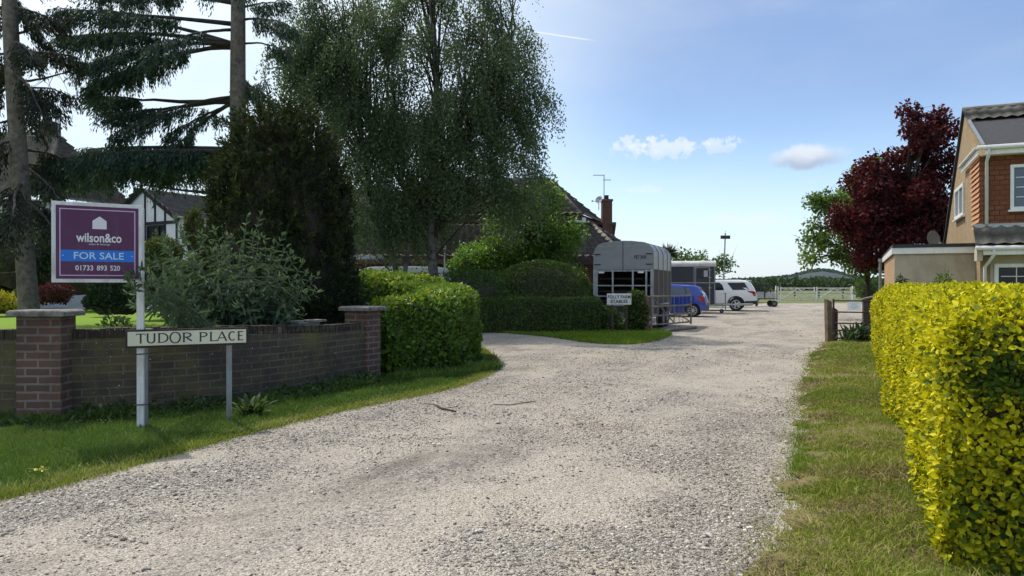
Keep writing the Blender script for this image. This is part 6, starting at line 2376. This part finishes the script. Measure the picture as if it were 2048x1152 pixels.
# white van beyond the clipped hedge
vq = P(906, 0, 29.6)
vn = thing('white_van', 'white van roof and dark windows showing above the bright topped hedge', 'van', (vq.x, 29.6, 0), R(188))
van = Car([(0, .75), (.04, 1.0), (.10, 1.3), (.16, 2.0), (.26, 2.13), (.6, 2.19), (1.9, 2.22), (3.2, 2.18), (3.7, 2.05), (4.4, 1.35), (4.9, 1.2), (5.1, .7)],
          [(0, 1.25), (5, 1.25)], .95, 5.1, .30, (1.0, 4.1), .34, .14)
van.body(M_WHITEPAINT, vn)
for s in (1, -1):
    van.side_panel('side_window', [(.3, 1.35), (1.75, 1.35), (1.75, 1.97), (.36, 1.97)], M_GLASS, vn, side=s)
    van.side_panel('front_side_window', [(1.85, 1.35), (3.85, 1.35), (3.5, 1.93), (1.85, 1.97)], M_GLASS, vn, side=s)
for x in (1.0, 4.1):
    for s in (1, -1):
        wheel(vn, x, s * .84, .34, .22, .22, s, 5)


# ------------------------------------------------------------------ trailers
def arch_profile(w, z0, zs, rad, n=8):
    """half-round topped outline from the lower right corner over the top to the lower left one (y, z)"""
    pts = [(-w, z0), (-w, zs)]
    for i in range(1, n):
        a = math.pi - math.pi / 2 * i / n
        pts.append((-w + rad + rad * math.cos(a), zs + rad * math.sin(a)))
    for i in range(5):
        t = -1 + 2 * i / 4
        pts.append(((w - rad) * t, zs + rad + 0.05 * (1 - t * t)))
    for i in range(1, n):
        a = math.pi / 2 - math.pi / 2 * i / n
        pts.append((w - rad + rad * math.cos(a), zs + rad * math.sin(a)))
    return pts + [(w, zs), (w, z0)]


def shell(b, prof, x0, x1, t):
    inner = [(y * (1 - t / 1.0), z - (t if z > prof[0][1] + .01 else 0)) for y, z in prof]
    n = len(prof)
    for i in range(n - 1):
        q = [(x0, *prof[i]), (x0, *prof[i + 1]), (x0, *inner[i + 1]), (x0, *inner[i])]
        b.prism(q, (x1 - x0, 0, 0))


M_TGREY = pmat('trailer_grey', (0.235, 0.245, 0.262), 0.45, 0.06, 2.5, metal=0.1, dirt=(0.17, 0.17, 0.15), dirt_amt=0.5)
M_TPALE = pmat('trailer_pale_side', (0.26, 0.26, 0.255), 0.4, 0.08, 2.5, dirt=(0.24, 0.23, 0.18), dirt_amt=0.6)
M_TFRAME = pmat('trailer_frame', (0.33, 0.35, 0.38), 0.5, 0.12, 6, metal=0.3, dirt=(0.18, 0.16, 0.13), dirt_amt=0.5)
AT = R(69)
ty_ = Vector((-math.sin(AT), math.cos(AT), 0))
c0 = P(1306, 0, 25.1)
tr = thing('livestock_trailer', 'tall grey livestock trailer with open barred rear and a rounded top by the metal gate', 'trailer', (c0.x + ty_.x * 1.02, c0.y + ty_.y * 1.02, 0), AT)
TL, TW = 3.7, 1.02
b = MB()
shell(b, arch_profile(TW, 2.03, 2.52, .42), 0.06, TL, .035)
b.build('roof_shell', M_TPALE, tr)
b = MB()
for x in (0.03, .98, 1.95, 2.90, 3.68):
    shell(b, [(y * 1.018, z + (.018 if z > 2.1 else 0)) for y, z in arch_profile(TW, .5, 2.52, .42)], x, x + .038, .04)
b.build('rib', M_STEEL, tr)
b = MB()
for s in (-1, 1):
    b.box((TL / 2 + .05, s * (TW - .02), 1.27), (TL - .1, .03, 1.50))
b.box((TL - .02, 0, 1.72), (.03, 1.96, 2.4))
b.build('side_board', M_DARKWOOD, tr)
b = MB()
b.box((TL / 2, 0, .47), (TL, 2.0, .10))
b.box((TL + .7, 0, .44), (1.5, .12, .10))
b.build('chassis', M_STEEL, tr)
pf = arch_profile(TW - .01, 2.02, 2.52, .42)
half = [p for p in pf if p[0] <= -.012] + [(-.012, 2.985), (-.012, 2.02)]
b = MB()
b.prism([(0, y, z) for y, z in half], (.03, 0, 0))
rd_ = b.build('rear_door', M_TGREY, tr)
half2 = [(.012, 2.02), (.012, 2.985)] + [p for p in pf if p[0] >= .012]
b = MB()
b.prism([(0, y, z) for y, z in half2], (.03, 0, 0))
rd2 = b.build('rear_door', M_TGREY, tr)
for dd, s in ((rd2, 1), (rd_, -1)):
    for z in (2.2, 2.55):
        MB().bar((-.02, s * .78, z), (-.02, s * .99, z), .02, .03).build('hinge', M_BLACK, dd)
for i in range(20):
    y = -.74 + 1.48 * i / 19
    dd = rd_ if y < 0 else rd2
    MB().box((-.008, y, 2.815), (.010, .034, .038)).build('vent_slot', M_TFRAME, rd_ if y < 0 else rd2)
Mt = Matrix(((0, 0, -1, 0), (-1, 0, 0, 0), (0, 1, 0, 0), (0, 0, 0, 1)))
text_mesh('postcode_lettering', 'PE7 3NR', M_LETTER, tr, Matrix.Translation((-.004, -.60, 2.44)) @ Mt, .42, .13, .03, .003)
b = MB()
for y in (.985, -.985):
    b.box((0, y, 1.25), (.05, .09, 1.56))
for y in (.90, .345, -.345, -.80):
    b.box((-.02, y, 1.20), (.045, .055, 1.62))
for z in (1.98, 1.48, 1.12, .80, .52):
    b.bar((-.03, .95, z), (-.03, -.95, z), .03, .04)
b.build('rear_gate', M_TFRAME, tr)
b = MB()
for z in (1.72, 1.28, .95):
    b.bar((.5, .95, z), (.5, -.95, z), .03, .05)
b.bar((.02, .95, .66), (.02, -.95, .66), .03, .2)
b.build('inner_rail', M_DARKWOOD, tr)
b = MB()
for s, y in ((1, .74), (-1, -.62)):
    b.box((-.045, y, 1.93), (.01, .20, .055))
b.build('white_label', M_PRINT, tr)
b = MB()
b.box((-.05, -.88, .45), (.05, .24, .12))
b.build('lamp_cluster', M_LAMPW, tr)
b = MB()
b.box((-.05, -.55, .45), (.05, .2, .12))
b.build('reflector', M_TAIL, tr)
b = MB()
for s in (-1, 1):
    b.bar((1.05, s * 1.02, .84), (2.75, s * 1.02, .84), .22, .04)
b.build('mudguard', M_TFRAME, tr)
for x in (1.5, 2.32):
    for s in (1, -1):
        wheel(tr, x, s * 1.02, .36, .2, .2, s, 6, M_STEEL)

A2 = R(168)
y2 = Vector((-math.sin(A2), math.cos(A2), 0))
c2 = P(1431, 0, 39.6)
t2 = thing('horse_trailer', 'dark panelled horse trailer with a pale roof between the blue hatchback and the white suv', 'trailer', (c2.x - y2.x * .98, c2.y - y2.y * .98, 0), A2)
M_T2 = pmat('dark_blue_panel', (0.030, 0.032, 0.044), 0.5, 0.12, 3, dirt=(0.06, 0.055, 0.05), dirt_amt=0.4)
M_T2ROOF = pmat('pale_roof', (0.52, 0.51, 0.48), 0.6, 0.12, 4, dirt=(0.28, 0.27, 0.2), dirt_amt=0.6)
TL2 = 3.5
b = MB()
b.box((TL2 / 2, 0, 1.48), (TL2, 1.92, 2.0))
b.build('body', M_T2, t2, bevel=.03)
b = MB()
shell(b, arch_profile(.99, 2.48, 2.52, .24), -.04, TL2 + .04, .03)
b.box((TL2 / 2, 0, 2.5), (TL2 + .06, 1.96, .03))
b.build('roof', M_T2ROOF, t2)
b = MB()
for x in (.04, 1.02, 1.10, TL2 - .05):
    b.box((x, .975, 1.48), (.035, .03, 2.0))
for x in (.30,):
    b.box((x, .985, 1.48), (.05, .03, 2.0))
for z in (1.62,):
    b.box((TL2 / 2, .973, z), (TL2 - .06, .022, .05))
b.box((.68, .977, 2.42), (.80, .03, .045))
b.build('frame_strip', M_TFRAME, t2)
b = MB()
for z in (2.3, 1.9, 1.35):
    b.box((.30, 1.008, z), (.16, .02, .035))
b.build('hinge', M_GALV, t2)
b = MB()
b.box((.65, .972, 2.09), (.56, .02, .42))
wn2 = b.build('window', M_GLASS, t2)
b = MB()
b.box((.50, .984, 2.10), (.20, .008, .34))  # pale grey patch over part of the pane
b.build('window_patch', pmat('pale_patch', (.42, .42, .42), .6, .3, 14), wn2)
b = MB()
b.box((TL2 / 2, 0, .44), (TL2, 1.8, .09))
b.tube([(0.1, .6, .44), (-1.5, 0, .44)], .045, 8)
b.tube([(0.1, -.6, .44), (-1.5, 0, .44)], .045, 8)
b.tube([(-1.35, 0, .45), (-1.85, 0, .46)], .05, 8)
b.box((-1.9, 0, .47), (.18, .12, .12))
b.build('drawbar', M_GALV, t2)
b = MB()
b.tube([(-.55, .35, .12), (-.55, .35, 1.05)], .028, 8)
b.bar((-.62, .35, 1.05), (-.45, .35, 1.05), .02, .02)
jw = b.build('jockey_stand', M_STEEL, t2)
wheel(t2, -.35, .42, .11, .08, .06, 1, 4, M_STEEL, 'jockey_wheel')
b = MB()
b.box((1.9, 1.0, .78), (1.75, .22, .05))
b.build('mudguard', M_TFRAME, t2)
for x in (1.55, 2.3):
    for s in (1, -1):
        wheel(t2, x, s * .98, .32, .19, .19, s, 6, M_GALV)

# small open trailer near the white gate
ft = P(1526, 0, 52.0)
t3 = thing('flatbed_trailer', 'small dark open trailer with pale side sheets next to the white field gate', 'trailer', (ft.x, 52, 0), R(-6))
b = MB()
b.box((0, 0, .55), (1.7, 1.1, .07))
for x in (-.83, 0, .80):
    b.bar((x, -.55, .5), (x, -.55, 1.62 if x > .5 else 1.5), .05, .05)
    b.bar((x, .55, .5), (x, .55, 1.5), .05, .05)
for z in (1.08, 1.5):
    b.bar((-.83, -.55, z), (.83, -.55, z), .04, .04)
    b.bar((-.83, .55, z), (.83, .55, z), .04, .04)
b.bar((.8, -.55, 1.1), (.8, .55, 1.1), .05, .05)
b.build('frame', M_TRIM, t3)
b = MB()
b.box((-.43, -.53, .82), (.72, .02, .42))
b.box((.38, -.53, .80), (.72, .02, .36))
b.build('side_sheet', M_GALV, t3)
for s in (1, -1):
    wheel(t3, .62, s * -.60, .22, .14, .12, -s, 5, M_STEEL)
MB().tube([(-.8, 0, .5), (-1.7, 0, .48)], .04, 6).build('drawbar', M_STEEL, t3)

# ------------------------------------------------------------------ gates, posts, signs
M_GATE = pmat('dull_galvanised', (0.21, 0.195, 0.165), 0.7, 0.2, 6, metal=0.0, dirt=(0.13, 0.10, 0.07), dirt_amt=0.6)
g0, g1 = P(1303, 0, 24.1), P(1382, 0, 26.4)
lg = thing('metal_field_gate', 'grey galvanised field gate swung open in front of the livestock trailer', 'gate', (g0.x, g0.y, 0), 0, None, True)
b = MB()
dv = g1 - g0
pt = lambda f, z: (g0.x + dv.x * f, g0.y + dv.y * f, z)
for z in (1.13, .80, .50, .21):
    b.tube([pt(0, z), pt(1, z)], .028, 8)
b.tube([pt(0, .06), pt(0, 1.15)], .03, 8)
b.tube([pt(1, .12), pt(1, 1.14)], .03, 8)
b.tube([pt(.55, .21), pt(.55, 1.13)], .02, 6)
b.tube([pt(.02, 1.1), pt(.55, .22)], .02, 6)
b.tube([pt(.98, .22), pt(.55, .60)], .018, 6)
b.build('gate_frame', M_GATE, lg)
b = MB()
for f in (.14, .28, .42, .68, .78, .89):
    b.tube([pt(f, .21), pt(f, 1.13)], .009, 5)
b.build('gate_wire', M_GATE, lg)
q0, q1 = P(1316, 0, 23.4), P(1392, 0, 25.8)
b = MB()
b.tube([(q0.x, q0.y, .04), ((q0.x + q1.x) / 2, (q0.y + q1.y) / 2 - .05, .05), (q1.x, q1.y, .04)], [.05, .055, .045], 8)
tag(b.build('timber_edging', M_TIMBER), 'long weathered pole lying on the ground along the foot of the metal gate', 'edging')


def post(label, p, w, h, mat, rz=0.0, lean=(0, 0), point=True):
    b = MB()
    x, y = p
    l0 = Matrix.Translation((x, y, 0)) @ Matrix.Rotation(rz, 4, 'Z')
    hw = w / 2
    vs = [(-hw, -hw, -.1), (hw, -hw, -.1), (hw, hw, -.1), (-hw, hw, -.1)]
    k = [(vx + lean[0], vy + lean[1], h) for vx, vy, _ in vs]
    if point:
        k = [(vx + lean[0], vy + lean[1], h - (.07 if i in (1, 2) else .0)) for i, (vx, vy, _) in enumerate(vs)]
    b.add(vs + k, [(3, 2, 1, 0), (4, 5, 6, 7), (0, 1, 5, 4), (1, 2, 6, 5), (2, 3, 7, 6), (3, 0, 4, 7)], l0)
    o = b.build('gate_post', mat, None, bevel=.012)
    return tag(o, label, 'post')


pp = P(1293, 0, 24.0)
post('reddish timber gate post between the ivy bush and the open metal gate', (pp.x, pp.y), .17, 1.18, pmat('red_brown_timber', (0.15, 0.095, 0.075), .9, .3, 7, bump=.4))
pp = P(1658, 0, 19.9)
post('weathered timber gate post standing at the edge of the mown grass', (pp.x, pp.y), .145, 1.13, pmat('brown_timber', (0.16, 0.115, 0.072), .9, .35, 7, bump=.5, dirt=(.08, .065, .04)), .2, (-.03, 0))
pp2 = P(1674, 0, 19.95)
post('short wooden stump post just inside the house side gate', (pp2.x, pp2.y + .12), .11, .90, M_DARKWOOD, .2)
pp3 = P(1738, 0, 19.7)
rp = thing('capped_gate_post', 'thick brown gate post with a sloping pale cap next to the golden hedge', 'post', (pp3.x, pp3.y, 0), -.3)
MB().box((0, 0, .5), (.30, .22, 1.2)).build('shaft', M_DARKWOOD, rp, bevel=.01)
b = MB()
b.prism([(-.18, -.14, 1.105), (.18, -.14, 1.20), (.18, .14, 1.20), (-.18, .14, 1.105)], (0, 0, .035))
b.build('cap', M_TIMBER, rp)
h0 = P(1667, 0, 19.85)
hd = Vector((.95, -.31, 0))
rg = thing('brown_metal_gate', 'rusty brown barred gate carrying a white notice next to the strap leaved plant', 'gate', (h0.x, h0.y, 0), 0, None, True)
M_RUST = pmat('rusty_brown_steel', (0.075, 0.045, 0.035), .75, .35, 10, metal=.2, dirt=(.12, .065, .035))
b = MB()
for z in (1.085, .785, .49, .305, .095):
    b.tube([(h0.x + hd.x * 0, h0.y, z), (h0.x + hd.x * 1.15, h0.y + hd.y * 1.15, z)], .02, 7)
b.tube([(h0.x, h0.y, .03), (h0.x, h0.y, 1.13)], .028, 8)
b.tube([(h0.x + hd.x * 1.15, h0.y + hd.y * 1.15, .03), (h0.x + hd.x * 1.15, h0.y + hd.y * 1.15, 1.12)], .028, 8)
b.build('gate_frame', M_RUST, rg)
n0, n1 = P(1694, 0, 19.70), P(1720, 0, 19.58)
nt = thing('paper_notice', 'white paper notice with faint lines fixed to the brown barred gate', 'notice', (n0.x, n0.y, .8), 0, None, True)
Mn = panel_frame((n0.x, n0.y - .03, .83), (n1.x, n1.y - .03, .83))
nw = (n1 - n0).length
b = MB()
rect(b, Mn, 0, nw, 0, .225, -.004, 0)
b.build('paper', pmat('notice_paper', (.86, .86, .86), .6, .03, 6), nt)
b = MB()
for i, (l, y) in enumerate(((.7, .19), (.45, .15), (.62, .115), (.55, .08), (.3, .045))):
    rect(b, Mn, nw * (.5 - l / 2), nw * (.5 + l / 2), y, y + .011, .001, .002)
b.build('faint_lines', pmat('faint_blue_ink', (.42, .45, .55), .6, .1, 30), nt)

# stables sign
s0, s1 = P(1214, 0, 23.45), P(1263, 0, 23.45)
sg = thing('stables_sign', 'white stables sign with black capitals standing before the livestock trailer', 'sign', (s0.x, 23.5, 0), 0, None, True)
Ms = panel_frame((s0.x, 23.45, 0), (s1.x, 23.47, 0))
sw = s1.x - s0.x
sz0, sz1 = 1.5 - 39.5 / 1500 * 23.45, 1.5 - 17 / 1500 * 23.45
b = MB()
rect(b, Ms, 0, sw, sz0, sz1, -.02, 0)
b.build('panel', M_WHITE, sg, bevel=.004)
text_mesh('farm_lettering', 'FOLLY FARM', M_LETTER, sg, Ms @ Matrix.Translation((sw / 2, sz0 + (sz1 - sz0) * .70, .0015)), sw * .94, .105, .028)
text_mesh('stables_lettering', 'STABLES', M_LETTER, sg, Ms @ Matrix.Translation((sw / 2, sz0 + (sz1 - sz0) * .30, .0015)), sw * .70, .105, .028)
b = MB()
for x in (.18, .62):
    rect(b, Ms, x - .025, x + .025, 0, sz1 - .03, -.065, -.021)
b.build('post', M_DARKWOOD, sg)

# white paired field gates
M_GATEW = pmat('weathered_white_paint', (0.62, 0.61, 0.55), .7, .10, 5, dirt=(.34, .33, .27), dirt_amt=.5)
GD = 62.5
for px, lab in ((1554, 'white wooden gate post by the small open trailer'), (1707, 'white wooden gate post on the hedge side of the far field gates')):
    p = P(px, 0, GD)
    post(lab, (p.x, p.y), .22, 1.42, M_GATEW)


def field_gate(px0, px1, label, flip):
    a, c = P(px0, 0, GD), P(px1, 0, GD)
    t = thing('field_gate', label, 'gate', (a.x, GD, 0), 0, 'paired white field gates', True)
    b = MB()
    x0, x1 = a.x, c.x
    for z, w in ((1.24, .09), (.98, .075), (.74, .075), (.50, .075), (.24, .075)):
        b.bar((x0, GD, z), (x1, GD, z), .04, w)
    b.build('rail', M_GATEW, t)
    for x in (x0 + .06, x1 - .06):
        MB().bar((x, GD - .03, .14), (x, GD - .03, 1.34), .10, .06, (0, 1, 0)).build('stile', M_GATEW, t)
    b = MB()
    m = (x0 + x1) / 2
    b.bar((x0 + .1, GD - .05, .26), (m, GD - .05, 1.22), .05, .08)
    b.bar((x1 - .1, GD - .05, .26), (m, GD - .05, 1.22), .05, .08)
    b.bar((m - .4, GD - .055, .24), (m - .05, GD - .055, .02 + .24 + .3), .05, .06)
    b.bar((m + .4, GD - .055, .24), (m + .05, GD - .055, .02 + .24 + .3), .05, .06)
    b.build('brace', M_GATEW, t)


field_gate(1560, 1630, 'white five barred field gate leaf nearer the parked white suv', 0)
field_gate(1632, 1703, 'white five barred field gate leaf nearer the timber gate post', 1)

rf = thing('rail_fence', 'dark post and rail paddock fence out in the field beyond the white gates', 'fence', (30, 84, 0), 0, None, True)
b = MB()
for z in (.5, .85, 1.2):
    b.bar((18, 84, z), (52, 86, z), .05, .10)
b.build('rail', M_DARKWOOD, rf)
for i in range(13):
    x = 18 + i * 2.8
    MB().box((x, 84.06 + i * .165, .65), (.13, .13, 1.4)).build('post', M_DARKWOOD, rf)

gb = P(1738, 580, 56)
shrub('shrub', 'green bush at the house end of the white field gates', 'shrub', (gb.x, 56, .9), (1.0, .9, 1.1), 1600, .16, .08, M_MIDGREEN, 131, lump=.25)
gb = P(1490, 575, 66)
shrub('shrub', 'dark bush behind the white suv next to the small open trailer', 'shrub', (gb.x, 66, .8), (2.2, .9, 1.3), 1600, .18, .09, M_DARKSHRUB, 132, lump=.25)

# floodlight pole
fp = P(1449, 0, 50)
fl = thing('floodlight_pole', 'thin pole with twin floodlights rising behind the white suv', 'lamp post', (fp.x, 50, 0))
MB().tube([(-.12, 0, 0), (.05, 0, 4.95)], .045, 8).build('pole', M_STEEL, fl)
for sx in (-.14, .20):
    b = MB()
    b.box((sx, -.08, 4.68), (.27, .16, .22), Matrix.Translation((0, 0, 0)))
    b.bar((.03, 0, 4.66), (sx, 0, 4.66), .03, .03)
    b.build('floodlight', M_TRIM, fl)
MB().tube([(.05, 0, 4.95), (.05, 0, 5.15)], .012, 5).build('finial', M_STEEL, fl)
wp_ = P(889, 0, 26.6)
b = MB()
b.tube([(wp_.x, 26.6, 0), (wp_.x, 26.6, 2.85)], .03, 6)
b.lathe([(.05, 2.75), (.06, 2.9), (.03, 2.96)], 8, Matrix.Translation((wp_.x, 26.6, 0)))
tag(b.build('white_post', M_UPVC), 'thin white garden post standing between the birch trunk and the green shrub', 'post')

# spiky palm behind the trailer
pq = P(1332, 505, 45)
pl = thing('cordyline_palm', 'spiky leaved palm showing above the end of the livestock trailer', 'palm', (pq.x, 45, 0), 0, None, True)
MB().tube([(pq.x, 45, 0), (pq.x + .05, 45, pq.z - .2)], [.10, .07], 8).build('trunk', M_TIMBER, pl, smooth=True)
rr = np.random.default_rng(201)
n = 170
dv_ = rand_unit(n, rr)
dv_[:, 2] = np.abs(dv_[:, 2]) * 1.0 - .25
o_ = np.array([pq.x + .05, 45, pq.z - .15])
leaf_cloud('crown', np.repeat(o_[None], n, 0) + dv_ * .05, dv_, rand_unit(n, rr), rr.uniform(.5, .8, n), .05, M_DARKSHRUB, pl, None, 'oval', .1, .3)


# ------------------------------------------------------------------ far fields
def treeline(name, x0, x1, d, h0, h1, n, size, mat, seed, wob=8):
    r = np.random.default_rng(seed)
    x = r.uniform(x0, x1, n)
    y = d + r.normal(0, 3.0, n) + wob * np.sin(x * .02)
    top = h0 + (h1 - h0) * (0.5 + 0.5 * vnoise(np.column_stack([x * .10, y * 0]), 1.0, seed))
    top *= 1 + .18 * vnoise(np.column_stack([x, y * 0]), .7, seed + 1)
    z = top * (r.random(n) ** .6)
    C = np.column_stack([x, y, z])
    s = size * r.uniform(.5, 1.3, n)
    U = unit(rand_unit(n, r) + np.array([0, 0, .3]))
    return stuff(leaf_cloud(name, C, U, unit(rand_unit(n, r) + np.array([0, -.5, .6])), s, s * .75, mat, None, None, 'oval'))


M_FARLEAF = leaf_mat('far_hedge_leaves', [(0, (.014, .030, .012)), (.7, (.032, .058, .020)), (1, (.06, .09, .03))], .1, .7, .1, clump=.5, cl_scale=.06)
M_FARTREE = leaf_mat('far_tree_leaves', [(0, (.03, .055, .02)), (.7, (.055, .085, .03)), (1, (.09, .12, .05))], .1, .7, .1, clump=.5, cl_scale=.05)
treeline('hedgerow', -40, 260, 215, 1.4, 2.7, 16000, 1.0, M_FARLEAF, 301)
treeline('treeline', -80, 420, 340, 2.6, 4.3, 14000, 1.7, M_FARTREE, 302)
treeline('treeline', -200, 800, 620, 4.2, 6.6, 12000, 3.2, M_FARTREE, 303, 25)


def hills():
    nx, ny = 140, 14
    xs = np.linspace(-1500, 3600, nx)
    ys = np.linspace(1500, 2700, ny)
    X, Y = np.meshgrid(xs, ys, indexing='ij')
    k = X / Y
    z = 27 * np.exp(-((k - 0.417) / 0.040) ** 2) + 13 * np.exp(-((k - 0.36) / .09) ** 2) + 10 * np.exp(-((k - 0.52) / .06) ** 2) + 6 * np.exp(-((k - .2) / .3) ** 2)
    z = z * np.sin(np.clip((Y - 1500) / 1200, 0, 1) * math.pi) ** .6
    z += 1.2 * vnoise(np.column_stack([X.ravel(), Y.ravel()]), .03, 9).reshape(X.shape) * (z > 2)
    V = np.column_stack([X.ravel(), Y.ravel(), z.ravel() - 1.0])
    idx = np.arange(nx * ny).reshape(nx, ny)
    F = np.stack([idx[:-1, :-1], idx[1:, :-1], idx[1:, 1:], idx[:-1, 1:]], -1).reshape(-1, 4)
    structure(nmesh('hill', V, F, pmat('wooded_hill', (.014, .026, .022), .95, .4, .02), smooth=True))
    r = np.random.default_rng(5)
    n = 5000
    kk = r.normal(.43, .07, n)
    yy = np.full(n, 2050.) + r.normal(0, 60, n)
    zz = 27 * np.exp(-((kk - 0.417) / 0.040) ** 2) + 13 * np.exp(-((kk - 0.36) / .09) ** 2) + 10 * np.exp(-((kk - 0.52) / .06) ** 2) + 6 * np.exp(-((kk - .2) / .3) ** 2)
    C = np.column_stack([kk * yy, yy, zz * .97 + r.uniform(-1, 3.5, n)])
    stuff(leaf_cloud('woodland', C, unit(rand_unit(n, r) + np.array([0, 0, .4])), rand_unit(n, r), 6, 5, M_FARLEAF, None, None, 'oval'))


hills()

HAZE = 0.00003
if HAZE:
    hz = MB().box((0, 1400, 10), (7000, 3400, 120)).build('haze', None)
    hz.data.transform(Matrix.Translation((0, 0, 48)))
    hm = bpy.data.materials.new('air')
    hm.use_nodes = True
    ht = NT(hm.node_tree)
    ht.n.clear()
    ho = ht.node('ShaderNodeOutputMaterial')
    pv = ht.node('ShaderNodeVolumePrincipled')
    pv.inputs['Color'].default_value = (.70, .82, 1.0, 1)
    pv.inputs['Density'].default_value = HAZE
    ht.l.new(pv.outputs[0], ho.inputs['Volume'])
    hz.data.materials.append(hm)
    stuff(hz)
